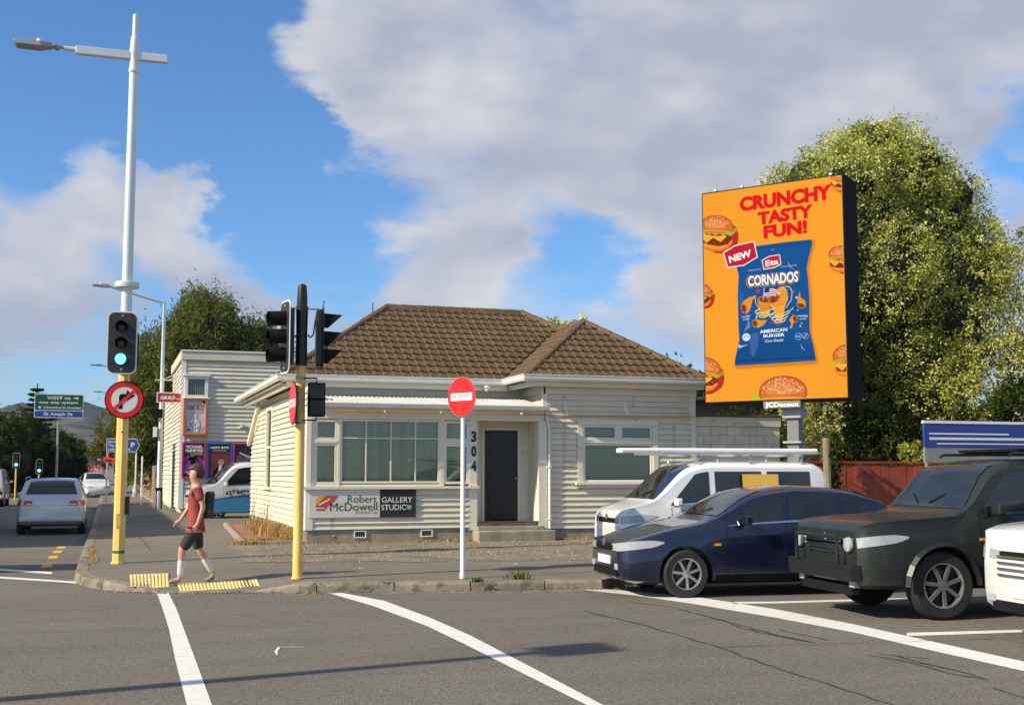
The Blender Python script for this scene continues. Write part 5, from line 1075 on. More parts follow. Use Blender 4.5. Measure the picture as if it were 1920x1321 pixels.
    for wx in wheels:
        for sy in (-1, 1):
            c = Vector((wx, sy * (W2 - .015), wr)); ax = (0, sy, 0)
            w_ = MB().lathe([(wr * .64, -.02), (wr * .66, .0), (wr * .92, .004), (wr * .985, -.02), (wr, -.05), (wr, -.17), (wr * .97, -.20), (wr * .6, -.2), (wr * .6, -.04)], c, ax, 32, caps=False).obj('wheel', M['rubber'], t, smooth=True)
            rm = MB(); rm.lathe([(wr * .665, -.012), (wr * .655, .002), (wr * .62, -.004), (wr * .60, -.05)], c, ax, 28, caps=False); rm.lathe([(wr * .17, -.05), (wr * .16, -.008), (.0, -.004)], c, ax, 14)
            for q in range(7):
                a = 2 * math.pi * q / 7 + .3; e = Vector((math.cos(a), 0, math.sin(a))); s_ = Vector((-math.sin(a), 0, math.cos(a))); rm.obox(c + e * wr * .4 + Vector((0, -sy * .022, 0)), e * wr * .24, s_ * wr * .055, Vector((0, .014, 0)))
            rm.obj('rim', M[rim], w_); MB().lathe([(wr * .62, -.08), (wr * .45, -.075), (wr * .44, -.06), (wr * .2, -.055)], c, ax, 20).obj('brake_disc', M['black'], w_)
    def snout(x0, x1): return ring(x0)
    def side_y(x, z):
        r_ = ring(x)[1:7]; return float(np.interp(z, [q[1] for q in r_], [q[0] for q in r_]))
    if lights:
        for sy in (-1, 1):
            x0 = xs[0]; P = []; K = 9
            for i in range(K):
                u = i / (K - 1); x = x0 + .01 + .56 * u ** 1.3; zl = fz - .055 + .075 * u; zu = fz + .055 + .09 * u - .05 * u * u
                if u > .8: zl += (u - .8) * .18; zu -= (u - .8) * .1
                P += [(x - .006, sy * (side_y(x, zl) + .007), zl), (x - .006, sy * (side_y(x, zu) + .007), zu)]
            xi = x0 - .006; yi = side_y(x0 + .01, fz) * .60; P = [(xi - .004, sy * yi, fz - .05), (xi - .004, sy * yi, fz + .035)] + P
            hl = MB().add(P, [(2 * i, 2 * i + 2, 2 * i + 3, 2 * i + 1) for i in range(K)]); hl.obj('headlight', M['lamp'], t, smooth='all')
            xe = xs[-1]; P = []
            for i in range(K):
                u = i / (K - 1); x = xe - .01 - .34 * u ** 1.4; zl, zu = rz - .07 + .03 * u, rz + .08 - .01 * u; P += [(x + .006, sy * (side_y(x, zl) + .007), zl), (x + .006, sy * (side_y(x, zu) + .007), zu)]
            yi = side_y(xe - .01, rz) * .62; P = [(xe + .012, sy * yi, rz - .06), (xe + .010, sy * yi, rz + .06)] + P
            MB().add(P, [(2 * i, 2 * i + 2, 2 * i + 3, 2 * i + 1) for i in range(K)]).obj('tail_light', M['taillamp'], t, smooth='all')
            r_ = ring(screen[0] + .35); MB().obox((screen[0] + .33, sy * (r_[5][0] + .12), r_[5][1] + .08), (.05, 0, 0), (0, .085, 0), (0, 0, .06)).obj('wing_mirror', paint, t, bevel=.025)
    if detail:
        xf = xs[0]
        B(xf - .018, xf + .05, -.26, .26, .42, .53).obj('number_plate', M['number'], t, bevel=.004)
        B(xs[-1] - .05, xs[-1] + .016, -.26, .26, .66, .77).obj('number_plate', M['number'], t, bevel=.004)
        wN = ip(4, xf + .03); B(xf - .010, xf + .10, -wN * .6, wN * .6, fz - .05, fz + .03).obj('grille', M['blackm'], t, bevel=.01); B(xf - .008, xf + .10, -wN * .78, wN * .78, .27, .38).obj('air_intake', M['blackm'], t, bevel=.01)
        for sy in (-1, 1):
            bottom = [side_glass[0][0] + .0] + [g_[1] + .03 for g_ in side_glass[:2]]
            for xh in [g_[1] - .17 for g_ in side_glass[:2]]:
                r_ = ring(xh); MB().tube([(xh - .08, sy * (r_[4][0] + .012), r_[4][1] + .01), (xh + .08, sy * (r_[4][0] + .012), r_[4][1] + .015)], .011, 6).obj('door_handle', paint, t)
            for xh in [g_[1] + .025 for g_ in side_glass[:2]] + [side_glass[0][0] + .02]:
                r_ = ring(xh); mb = MB(); pts = r_[1:6]; P = []
                for y, z in pts: P += [(xh - .004, sy * (y + .003), z), (xh + .004, sy * (y + .003), z)]
                mb.add(P, [(2 * i, 2 * i + 1, 2 * i + 3, 2 * i + 2) for i in range(4)]); mb.obj('door_gap', M['blackm'], t)
            mb = MB(); P = []
            for x in np.linspace(wheels[0] + wr + .1, wheels[1] - wr - .1, 6):
                r_ = ring(x); P += [(x, sy * (r_[1][0] + .004), r_[1][1] - .02), (x, sy * (r_[2][0] + .006), r_[1][1] + .07)]
            mb.add(P, [(2 * i, 2 * i + 2, 2 * i + 3, 2 * i + 1) for i in range(5)]); mb.obj('sill_trim', M['blackm'], t)
    if detail:
        for sy in (-1, 1):
            P = []; xa, xb = side_glass[0][0] + .05, side_glass[-1][1] - .05
            for x in np.linspace(xa, xb, 12):
                for s_ in (.03, .09): P.append(side_pt(x, s_, sy, .010))
            MB().add(P, [(2 * i, 2 * i + 2, 2 * i + 3, 2 * i + 1) for i in range(11)]).obj('window_trim', M['chrome'] if rim == 'alloy' else M['black'], t)
            P = []
            for x in np.linspace(xs[0] + .16, screen[0] - .02, 9):
                r_ = ring(x); (ya, za), (yb, zb) = r_[6], r_[7]; P += [(x, sy * (ya - .02), za + .008), (x, sy * (ya - .032), za + .010)]
            MB().add(P, [(2 * i, 2 * i + 2, 2 * i + 3, 2 * i + 1) for i in range(8)]).obj('bonnet_gap', M['blackm'], t)
            B(wheels[0] + wr + .08, wheels[0] + wr + .17, sy * (W2 + .001) - .004, sy * (W2 + .001) + .004, fz + .02, fz + .05).obj('indicator', mat('indicator_orange', (.8, .3, .03), .3) if 'indicator_orange' not in bpy.data.materials else bpy.data.materials['indicator_orange'], t)
            xw = screen[0] + .03; r_ = ring(xw); r2 = ring(xw + .30); MB().tube([(xw, sy * .12 + .08, r_[9][1] + .03), (xw + .10, sy * .34 + .10, ring(xw + .10)[9][1] + .022)], .008, 5).obj('wiper', M['blackm'], t)
            B(xs[0] - .012, xs[0] + .08, sy * ip(4, xs[0] + .03) * .78 - .06, sy * ip(4, xs[0] + .03) * .78 + .06, .36, .44).obj('fog_lamp', M['lamp'], t, bevel=.01)
        MB().lathe([(.05, 0), (.045, .008), (.0, .01)], (xs[0] - .012, 0, fz + .045), (-1, 0, 0), 14).obj('badge', M['chrome'], t)
    if extra: extra(t, ring, side_pt)
    t.rotation_euler = (0, 0, yaw); t.location = loc
    return t
def carp(name, c, rough=.25, metal=.0, coat=.9): return mat(name, c, rough, metal=metal, var=.06, scale=2, coat=coat, spec=.5, dirt=((.13, .115, .09), 3, .60, .12))
navy, olive, whitep, silver, darkgrey = carp('navy_paint', (.005, .008, .028)), carp('dark_green_paintwork', (.014, .019, .016), .42, coat=.25), carp('white_paintwork', (.74, .75, .76)), carp('silver_paintwork', (.52, .54, .57), .3, .45), carp('charcoal_paintwork', (.05, .055, .06), .3, .3)
HATCH = [(0, .34, .56, .60, .58), (.08, .22, .62, .68, .74), (.30, .18, .72, .78, .82), (.75, .17, .82, .90, .86), (1.20, .17, .90, .99, .875), (1.35, .17, .92, 1.06, .875), (2.05, .17, .95, 1.40, .875), (2.6, .17, .97, 1.46, .875), (3.2, .17, .99, 1.43, .87), (3.75, .18, 1.02, 1.28, .86), (4.1, .22, 1.02, 1.10, .82), (4.28, .34, .90, .98, .74), (4.34, .42, .80, .86, .66)]
ydir = math.radians(-5.5)
vehicle('hatchback_car', 'dark navy hatchback in the lane nearest the kerb with its nose at the corner', 'car', HATCH, navy, (6.52, 15.42, 0), ydir, (.86, 3.46), .315, [(1.42, 2.28, 2.32, 1.98), (2.36, 3.15, 3.05, 2.40), (3.24, 3.78, 3.42, 3.14)], (1.36, 2.08), (3.35, 3.95), fz=.66, rz=.86, group='vehicles waiting on the main road')
SUV = [(0, .42, .95, .99, .74), (.06, .36, 1.02, 1.06, .82), (.25, .34, 1.06, 1.10, .88), (1.15, .33, 1.12, 1.16, .90), (1.30, .33, 1.13, 1.22, .90), (1.80, .33, 1.15, 1.74, .90), (2.2, .33, 1.16, 1.80, .90), (3.8, .33, 1.18, 1.81, .90), (4.45, .36, 1.18, 1.78, .88), (4.60, .40, 1.12, 1.60, .86), (4.66, .46, 1.0, 1.06, .80)]
def suvx(t, ring, sp):
    for sy in (-1, 1):
        mb = MB(); mb.tube([(2.0, sy * .70, 1.84), (2.05, sy * .70, 1.87), (3.9, sy * .70, 1.88), (4.0, sy * .70, 1.83)], .018, 6); mb.obj('roof_rail', M['black'], t)
        for x in (.98, 3.62):
            mb = MB(); P = []; 
            for i in range(13):
                a = math.pi * i / 12; P += [(x + math.cos(a) * .43, sy * .90, .38 + math.sin(a) * .43), (x + math.cos(a) * .49, sy * .90, .38 + math.sin(a) * .49), (x + math.cos(a) * .45, sy * .945, .38 + math.sin(a) * .45)]
            F = [];
            for i in range(12):
                for j in range(3): F.append((3 * i + j, 3 * i + (j + 1) % 3, 3 * i + 3 + (j + 1) % 3, 3 * i + 3 + j))
            mb.add(P, F); mb.obj('wheel_arch_flare', M['black'], t)
    for x in (2.3, 3.0, 3.7): MB().tube([(x, -.70, 1.885), (x, .70, 1.885)], .016, 6).obj('rack_bar', M['black'], t)
    mb = MB(); mb.box(2.2, 3.9, -.6, .6, 1.90, 1.93); mb.obj('roof_rack', M['blackm'], t)
    mb = MB(); mb.box(-.10, .02, -.78, .78, .44, .62); mb.tube([(-.12, -.5, .62), (-.12, -.5, .92), (-.12, .5, .92), (-.12, .5, .62)], .024, 8); mb.obj('bull_bar', M['black'], t, bevel=.03)
    for sy in (-1, 1): MB().lathe([(.085, 0), (.08, .03), (.0, .045)], (-.02, sy * .60, .84), (-1, 0, 0), 16).obj('round_headlight', M['lamp'], t, smooth=True)
    for k in range(5): B(-.015, .03, -.40, .40, .72 + k * .045, .735 + k * .045).obj('grille_slat', M['chrome'], t)
vehicle('four_wheel_drive', 'dark green four wheel drive with roof rack in the middle lane', 'car', SUV, olive, (8.05, 12.38, 0), ydir, (.98, 3.62), .385, [(1.45, 2.45, 2.45, 1.85), (2.53, 3.40, 3.40, 2.53), (3.50, 4.30, 4.25, 3.50)], (1.32, 1.84), None, tumble=.16, fz=.86, rz=1.0, group='vehicles waiting on the main road', extra=suvx)
def whx(t, ring, sp):
    for k in range(4): B(-.02, .03, -.48, .48, .62 + k * .06, .645 + k * .06).obj('grille_slat', M['chrome'], t)
WSUV = [(0, .34, .92, .98, .70), (.07, .28, 1.0, 1.06, .82), (.3, .26, 1.06, 1.12, .88), (1.1, .26, 1.12, 1.18, .90), (1.25, .26, 1.13, 1.24, .90), (1.95, .26, 1.14, 1.70, .90), (2.5, .26, 1.15, 1.76, .90), (4.2, .28, 1.15, 1.70, .88), (4.7, .4, 1.0, 1.2, .82)]
vehicle('white_suv', 'white off-road wagon nose cut by the right edge of the picture in the near lane', 'car', WSUV, whitep, (8.48, 9.55, 0), ydir, (.92, 3.7), .37, [(1.4, 2.45, 2.45, 1.95), (2.55, 3.5, 3.5, 2.55)], (1.28, 1.98), None, tumble=.2, fz=.84, rz=1.0, group='vehicles waiting on the main road', extra=whx)
VAN = [(0, .40, .92, .96, .70), (.08, .34, 1.0, 1.05, .80), (.30, .32, 1.06, 1.12, .86), (.62, .32, 1.10, 1.20, .87), (.85, .32, 1.10, 1.34, .87), (1.45, .32, 1.12, 1.76, .87), (1.9, .32, 1.12, 1.84, .87), (4.3, .34, 1.12, 1.84, .86), (4.55, .38, 1.1, 1.78, .85), (4.62, .42, 1.0, 1.2, .82)]
VAN2 = [(0, .42, .90, .95, .70), (.08, .36, .99, 1.04, .80), (.26, .34, 1.06, 1.12, .84), (.50, .34, 1.10, 1.20, .85), (.68, .34, 1.10, 1.34, .85), (1.15, .34, 1.12, 1.74, .85), (1.5, .34, 1.12, 1.82, .85), (3.2, .36, 1.12, 1.82, .84), (3.45, .40, 1.1, 1.74, .83), (3.52, .44, 1.0, 1.2, .80)]
def vanx(t, ring, sp):
    for x in (1.3, 2.2, 3.1):
        mb = MB(); mb.tube([(x, -.66, 1.80), (x, -.70, 1.93), (x, .70, 1.93), (x, .66, 1.80)], .018, 6); mb.obj('rack_bar', M['galv'], t)
    for y in (-.66, .66): MB().tube([(.7, y, 1.955), (3.4, y, 1.955)], .02, 6).obj('rack_rail', M['galv'], t)
    P = [(2.0, -.845, 1.22), (2.62, -.845, 1.22), (2.62, -.80, 1.62), (2.0, -.80, 1.62)]; MB().add(P, [(0, 1, 2, 3)]).obj('yellow_panel', mat('van_yellow_panel', (.75, .45, .08), .5), t)
    B(1.1, 2.4, -.875, -.84, .62, .78).obj('side_rubbing_strip', M['black'], t)
v = vehicle('delivery_van', 'white van with roof rack passing behind the navy hatchback', 'van', VAN2, whitep, (7.68, 18.05, 0), ydir, (.72, 2.8), .335, [(.78, 1.45, 1.45, 1.22), (1.55, 2.35, 2.35, 1.55), (2.45, 3.2, 3.2, 2.45)], (.54, 1.2), None, tumble=.13, fz=.90, rz=1.1, group='vehicles waiting on the main road', extra=vanx)
pb_ = thing('pipe_bundle', 'long white plastic pipes strapped on the roof rack of the white van', 'pipes', (9.2, 17.6, 1.97))
rt_ = Matrix.Rotation(ydir, 4, 'Z')
for k in range(4):
    a = rt_ @ Vector((.12, -.42 + k * .085, 2.0)) + Vector((7.68, 18.05, 0)); b_ = rt_ @ Vector((3.5, -.42 + k * .085, 2.0)) + Vector((7.68, 18.05, 0)); MB().tube([a, b_], .038, 10).obj('pipe', M['white'], pb_, smooth=True)
# blue board standing in for a passing vehicle, seen over the four wheel drive
tk = thing('vehicle_stand_in_board', 'dark blue board standing in for a passing vehicle behind the green four wheel drive', 'vehicle stand-in', (19.5, 20.5, .2))
TX, TY = 15.72, 20.5
B(TX, TX + 7, TY, TY + .06, 2.16, 2.64).obj('blue_panel', mat('stand_in_blue', (.022, .050, .26), .4, var=.06), tk, bevel=.006); B(TX - .01, TX + 7.01, TY - .01, TY + .07, 2.645, 2.70).obj('top_rail', M['white'], tk); B(TX, TX + 7, TY + .01, TY + .05, 1.85, 2.155).obj('grey_panel', mat('stand_in_grey', (.24, .25, .25), .6, var=.15), tk)
for z, l0, l1, h in ((2.42, .12, 2.1, .03), (2.31, .12, 2.7, .05), (2.22, .3, 2.9, .025), (2.33, 3.4, 5.4, .12)): B(TX + l0, TX + l1, TY - .006, TY - .002, z, z + h).obj('pale_stripe', M['signcream'], tk)
for x in (.1, 2.3, 4.6, 6.8): B(TX + x, TX + x + .09, TY + .07, TY + .15, .1, 2.6).obj('post', M['galv_d'], tk)
# side street traffic
WAG = [(0, .34, .62, .66, .62), (.1, .22, .70, .76, .78), (.4, .19, .80, .86, .85), (1.1, .18, .90, .97, .88), (1.25, .18, .92, 1.02, .88), (2.0, .18, .96, 1.42, .88), (2.6, .18, .98, 1.50, .88), (3.9, .20, 1.0, 1.47, .87), (4.25, .24, 1.0, 1.36, .86), (4.52, .30, .98, 1.04, .83), (4.60, .40, .86, .90, .76)]
def wagx(t, ring, sp):
    B(4.585, 4.615, -.62, .62, .80, .83).obj('boot_trim', M['chrome'], t); B(4.55, 4.64, -.78, .78, .36, .48).obj('rear_bumper', silver, t, bevel=.03); MB().tube([(1.9, -.68, 1.47), (2.1, -.68, 1.52), (3.8, -.68, 1.51), (4.0, -.68, 1.46)], .015, 6).obj('roof_rail', M['galv_d'], t); MB().tube([(1.9, .68, 1.47), (2.1, .68, 1.52), (3.8, .68, 1.51), (4.0, .68, 1.46)], .015, 6).obj('roof_rail', M['galv_d'], t)
vehicle('station_wagon', 'silver station wagon seen from behind driving up the side street past the tall pole', 'car', WAG, silver, (-1.38, 38.75, 0), R(-90), (.9, 3.65), .32, [(1.42, 2.32, 2.36, 1.96), (2.42, 3.2, 3.2, 2.46), (3.3, 4.15, 4.0, 3.3)], (1.28, 2.04), (4.13, 4.50), rz=.84, extra=wagx)
vehicle('charcoal_car', 'dark grey car beside the silver wagon, cut by the left edge of the picture', 'car', WAG, darkgrey, (-4.05, 41.5, 0), R(-90), (.9, 3.65), .32, [(1.42, 2.32, 2.36, 1.96), (2.42, 3.2, 3.2, 2.46), (3.3, 4.15, 4.0, 3.3)], (1.28, 2.04), (4.13, 4.50), rz=.84, extra=wagx)
vehicle('white_van', 'pale high roofed van far up the street behind the charcoal car', 'van', VAN, whitep, (-5.5, 66.5, 0), R(-90), (.82, 3.7), .345, [(.98, 1.75, 1.75, 1.50)], (.70, 1.50), None, tumble=.13, detail=False)
vehicle('white_hatchback', 'white hatchback parked far up the street below the red banner board', 'car', [(a, b_, c * 1.08, d_ * 1.12, e) for a, b_, c, d_, e in HATCH], whitep, (-.55, 84.5, 0), R(97), (.86, 3.46), .33, [(1.42, 2.28, 2.32, 1.98), (2.36, 3.15, 3.05, 2.40)], (1.36, 2.08), (3.35, 3.95), detail=False)
# white and blue trade car standing in the yard between the buildings
CAR3 = [(0, .36, .70, .76, .66), (.1, .26, .84, .92, .80), (.35, .24, .96, 1.04, .84), (.60, .24, 1.02, 1.12, .85), (.75, .24, 1.06, 1.20, .85), (1.35, .24, 1.10, 1.78, .85), (1.8, .24, 1.12, 1.86, .85), (3.2, .26, 1.14, 1.84, .84), (3.6, .3, 1.1, 1.5, .80), (3.75, .4, .9, 1.0, .74)]
def tcx(t, ring, sp):
    bl = mat('car_light_blue', (.08, .36, .62), .3, coat=.6, var=.03); nv = mat('car_mid_blue', (.04, .14, .35), .3, coat=.6)
    for sy in (-1,):
        P = []; Q = []
        xsl = [.45, .8, 1.2, 1.8, 2.4, 3.0, 3.6]
        for i, x in enumerate(xsl):
            r_ = ring(x); hi = .62 + .05 * i; P += [(x, sy * (r_[2][0] + .004), .28), (x, sy * (r_[3][0] + .006), hi)]; Q += [(x, sy * (r_[3][0] + .007), hi), (x, sy * (r_[3][0] + .007), hi + .03 + .012 * i)]
        MB().add(P, [(2 * i, 2 * i + 2, 2 * i + 3, 2 * i + 1) for i in range(6)]).obj('blue_stripe', bl, t); MB().add(Q, [(2 * i, 2 * i + 2, 2 * i + 3, 2 * i + 1) for i in range(6)]).obj('dark_stripe', nv, t)
    r_ = ring(1.2); O = (0, -(r_[3][0] + .012), 0)
    text('lettering', '627 5499', M['blackm'], t, O, (1, 0, 0), (0, 0, 1), (1.0, .82), (1.75, .88), .12, .002, .03); text('lettering', 'painters', M['redf'], t, O, (1, 0, 0), (0, 0, 1), (1.02, 1.0), (1.4, 1.0), .045, .002)
    for x in (1.95, 2.15): MB().lathe([(.07, -.03), (.09, .02), (.03, .05)], (x, -.5, 1.93), (-.6, -.6, .2), 12).obj('roof_lamp', M['lamp'], t, smooth=True)
    MB().tube([(1.5, -.55, 2.15), (1.9, -.55, 1.98), (2.9, -.55, 1.95)], .02, 6).obj('roof_bar', M['white'], t)
vehicle('trade_car', 'small white car with a blue lower stripe parked in the yard beside the house', 'car', CAR3, carp('white_paintwork_two', (.74, .75, .74)), (2.48, 40.0, .12), R(8), (.72, 2.95), .31, [(.92, 1.95, 1.95, 1.42), (2.05, 3.1, 3.0, 2.05)], (.66, 1.36), None, tumble=.2, fz=.78, extra=tcx)

# ------------------------------------------------------------------ pedestrian
def skin_mesh(name, nodes, edges, m, par, lv=2, smooth=True, root=0):
    me = bpy.data.meshes.new(name); me.from_pydata([n_[0] for n_ in nodes], edges, []); o = bpy.data.objects.new(name, me); col.objects.link(o)
    sk = o.modifiers.new('skin', 'SKIN'); sk.use_smooth_shade = True; sv = me.skin_vertices[0].data
    for i, n_ in enumerate(nodes): r_ = n_[1]; sv[i].radius = r_ if isinstance(r_, tuple) else (r_, r_); sv[i].use_root = (i == root)
    ss = o.modifiers.new('sub', 'SUBSURF'); ss.levels = lv; ss.render_levels = lv
    bpy.context.view_layer.update(); m2 = bpy.data.meshes.new_from_object(o.evaluated_get(bpy.context.evaluated_depsgraph_get())); o.modifiers.clear(); o.data = m2
    m2.materials.clear(); m2.materials.append(m); m2.polygons.foreach_set('use_smooth', [True] * len(m2.polygons)); hang(o, par); return o
skin = mat('skin', (.50, .29, .20), .5, var=.05); 
pg = gz(1.23, 17.95)
ped = thing('person', 'pedestrian in a red checked shirt and dark shorts walking beside the tactile paving', 'person', (1.23, 17.95, pg))
def pt(x, y, z): return (1.23 + x, 17.95 + y, pg + z)      # faces -X
nodes = [(pt(0, 0, .93), (.12, .15)), (pt(.0, 0, 1.10), (.105, .14)), (pt(-.01, 0, 1.30), (.115, .165)), (pt(0, 0, 1.43), (.08, .13)), (pt(-.005, 0, 1.51), .070), (pt(-.035, 0, 1.575), (.098, .082)), (pt(-.03, 0, 1.66), (.125, .098)), (pt(-.02, 0, 1.74), (.095, .078)),
         (pt(0, -.17, 1.41), .052), (pt(.09, -.21, 1.16), .042), (pt(.02, -.22, .93), .030), (pt(-.01, -.22, .86), (.018, .032)),
         (pt(0, .17, 1.41), .052), (pt(-.08, .21, 1.16), .042), (pt(-.20, .20, .97), .030), (pt(-.25, .20, .92), (.018, .032)),
         (pt(-.02, -.09, .86), .085), (pt(-.20, -.09, .52), .058), (pt(-.20, -.09, .38), .056), (pt(-.22, -.09, .11), .036), (pt(-.235, -.09, .07), .036), (pt(-.36, -.09, .045), .03),
         (pt(.02, .09, .86), .085), (pt(.06, .09, .50), .058), (pt(.14, .09, .38), .054), (pt(.27, .09, .15), .036), (pt(.29, .09, .10), .036), (pt(.20, .09, .035), .03)]
edges = [(0, 1), (1, 2), (2, 3), (3, 4), (4, 5), (5, 6), (6, 7), (3, 8), (8, 9), (9, 10), (10, 11), (3, 12), (12, 13), (13, 14), (14, 15), (0, 16), (16, 17), (17, 18), (18, 19), (19, 20), (20, 21), (0, 22), (22, 23), (23, 24), (24, 25), (25, 26), (26, 27)]
def fingers(h, base, dirn):
    b_ = Vector(nodes[base][0]); d_ = Vector(dirn).normalized()
    for k, (off, l) in enumerate(((-.03, .055), (-.012, .07), (.008, .075), (.026, .062))):
        i = len(nodes); p = b_ + Vector((off, 0, 0)); nodes.append((tuple(p + d_ * .03), .008)); nodes.append((tuple(p + d_ * (.03 + l * .5) + Vector((-.005, .006, 0))), .008)); nodes.append((tuple(p + d_ * (.03 + l * .9) + Vector((-.004, .018, 0))), .0075)); edges.extend([(base, i), (i, i + 1), (i + 1, i + 2)])
    i = len(nodes); nodes.append((tuple(b_ + Vector((-.04, .01, .01))), .009)); nodes.append((tuple(b_ + Vector((-.055, .015, -.02))), .0085)); edges.extend([(base, i), (i, i + 1)])
fingers(0, 11, (-.1, 0, -1)); fingers(1, 15, (-.5, 0, -.8))
body = skin_mesh('body', nodes, edges, skin, ped)
sm = bpy.data.materials.new('checked_shirt'); sm.use_nodes = True; nt = sm.node_tree; N, L = nt.nodes, nt.links; b_ = N['Principled BSDF']; b_.inputs['Roughness'].default_value = .85
tc = N.new('ShaderNodeTexCoord'); w1 = N.new('ShaderNodeTexWave'); w1.bands_direction = 'Z'; w1.inputs['Scale'].default_value = 9; w1.inputs['Distortion'].default_value = .6; w2 = N.new('ShaderNodeTexWave'); w2.bands_direction = 'X'; w2.inputs['Scale'].default_value = 9; w2.inputs['Distortion'].default_value = .6
L.new(tc.outputs['Object'], w1.inputs[0]); L.new(tc.outputs['Object'], w2.inputs[0]); a_ = N.new('ShaderNodeMath'); L.new(w1.outputs['Fac'], a_.inputs[0]); L.new(w2.outputs['Fac'], a_.inputs[1]); r_ = N.new('ShaderNodeValToRGB'); mr_ = N.new('ShaderNodeMath'); mr_.operation = 'MULTIPLY'; mr_.inputs[1].default_value = .5; L.new(a_.outputs[0], mr_.inputs[0]); L.new(mr_.outputs[0], r_.inputs[0])
r_.color_ramp.elements[0].color = (.16, .020, .024, 1); r_.color_ramp.elements[1].color = (.44, .09, .08, 1); L.new(r_.outputs[0], b_.inputs['Base Color'])
sn = [(pt(0, 0, .93), (.135, .175)), (pt(.0, 0, 1.10), (.13, .17)), (pt(-.01, 0, 1.30), (.135, .19)), (pt(0, 0, 1.42), (.10, .15)), (pt(-.005, 0, 1.475), .068), (pt(0, -.18, 1.405), .072), (pt(.06, -.205, 1.24), .062), (pt(0, .18, 1.405), .072), (pt(-.055, .205, 1.24), .062), (pt(0, 0, .86), (.14, .18))]
skin_mesh('shirt', sn, [(9, 0), (0, 1), (1, 2), (2, 3), (3, 4), (3, 5), (5, 6), (3, 7), (7, 8)], sm, ped)
shn = [(pt(0, 0, .95), (.125, .165)), (pt(0, 0, .88), (.13, .165)), (pt(-.02, -.09, .80), .105), (pt(-.20, -.095, .50), .085), (pt(.02, .09, .80), .105), (pt(.055, .095, .48), .085)]
skin_mesh('shorts', shn, [(0, 1), (1, 2), (2, 3), (1, 4), (4, 5)], mat('dark_shorts', (.03, .028, .03), .85), ped)
sock = mat('pale_sock', (.62, .58, .60), .9)
skin_mesh('sock', [(pt(-.20, -.09, .40), .060), (pt(-.205, -.09, .30), .058), (pt(-.22, -.09, .10), .043)], [(0, 1), (1, 2)], sock, ped); skin_mesh('sock', [(pt(.13, .09, .40), .060), (pt(.175, .09, .31), .057), (pt(.275, .09, .14), .043)], [(0, 1), (1, 2)], sock, ped)
shoe = mat('grey_shoe', (.22, .20, .20), .7)
skin_mesh('shoe', [(pt(-.20, -.09, .05), (.048, .045)), (pt(-.28, -.09, .05), (.045, .04)), (pt(-.38, -.09, .038), (.042, .03))], [(0, 1), (1, 2)], shoe, ped); skin_mesh('shoe', [(pt(.30, .09, .10), (.048, .045)), (pt(.25, .09, .055), (.045, .04)), (pt(.16, .09, .035), (.042, .03))], [(0, 1), (1, 2)], shoe, ped)
hair = mat('brown_hair', (.06, .04, .025), .7, var=.3, scale=40, bump=.5)
hm_ = MB(); V = []; F = []; na, nb_ = 20, 14
for i in range(nb_ + 1):
    th = math.pi * i / nb_
    for j in range(na):
        ph = 2 * math.pi * j / na; k_ = 1 + random.uniform(-.015, .015); V.append(pt(-.016 + .134 * k_ * math.sin(th) * math.cos(ph), .112 * k_ * math.sin(th) * math.sin(ph), 1.675 + .140 * k_ * math.cos(th)))
for i in range(nb_):
    for j in range(na):
        q = (i * na + j, i * na + (j + 1) % na, (i + 1) * na + (j + 1) % na, (i + 1) * na + j); cx_ = sum(V[w][0] for w in q) / 4 - 1.23; cz_ = sum(V[w][2] for w in q) / 4 - pg
        if cz_ > 1.735 or (cx_ > -.02 and cz_ > 1.60) or (cx_ > -.06 and cz_ > 1.70): F.append(q)
hm_.add(V, F); hm_.obj('hair', hair, ped, smooth='all')
skin_mesh('nose', [(pt(-.115, 0, 1.675), .010), (pt(-.138, 0, 1.645), .014)], [(0, 1)], skin, ped, 1)
for sy in (-1, 1): MB().lathe([(.011, 0), (.008, .005), (0, .007)], pt(-.118, sy * .03, 1.683), (-1, sy * .3, 0), 10).obj('eye', M['blackm'], ped); skin_mesh('ear', [(pt(-.01, sy * .082, 1.68), (.02, .008)), (pt(-.008, sy * .086, 1.65), (.016, .008))], [(0, 1)], skin, ped, 1)
MB().obox(pt(-.12, 0, 1.61), (.006, 0, 0), (0, .022, 0), (0, 0, .004)).obj('mouth', mat('lips', (.35, .13, .1), .5), ped)
mb = MB(); mb.obox(pt(.19, 0, 1.20), (.065, 0, 0), (0, .13, 0), (.01, 0, .19)); mb.obj('backpack', mat('dark_backpack', (.05, .035, .035), .8), ped, bevel=.04)
ped.scale = (.95, .95, .94)

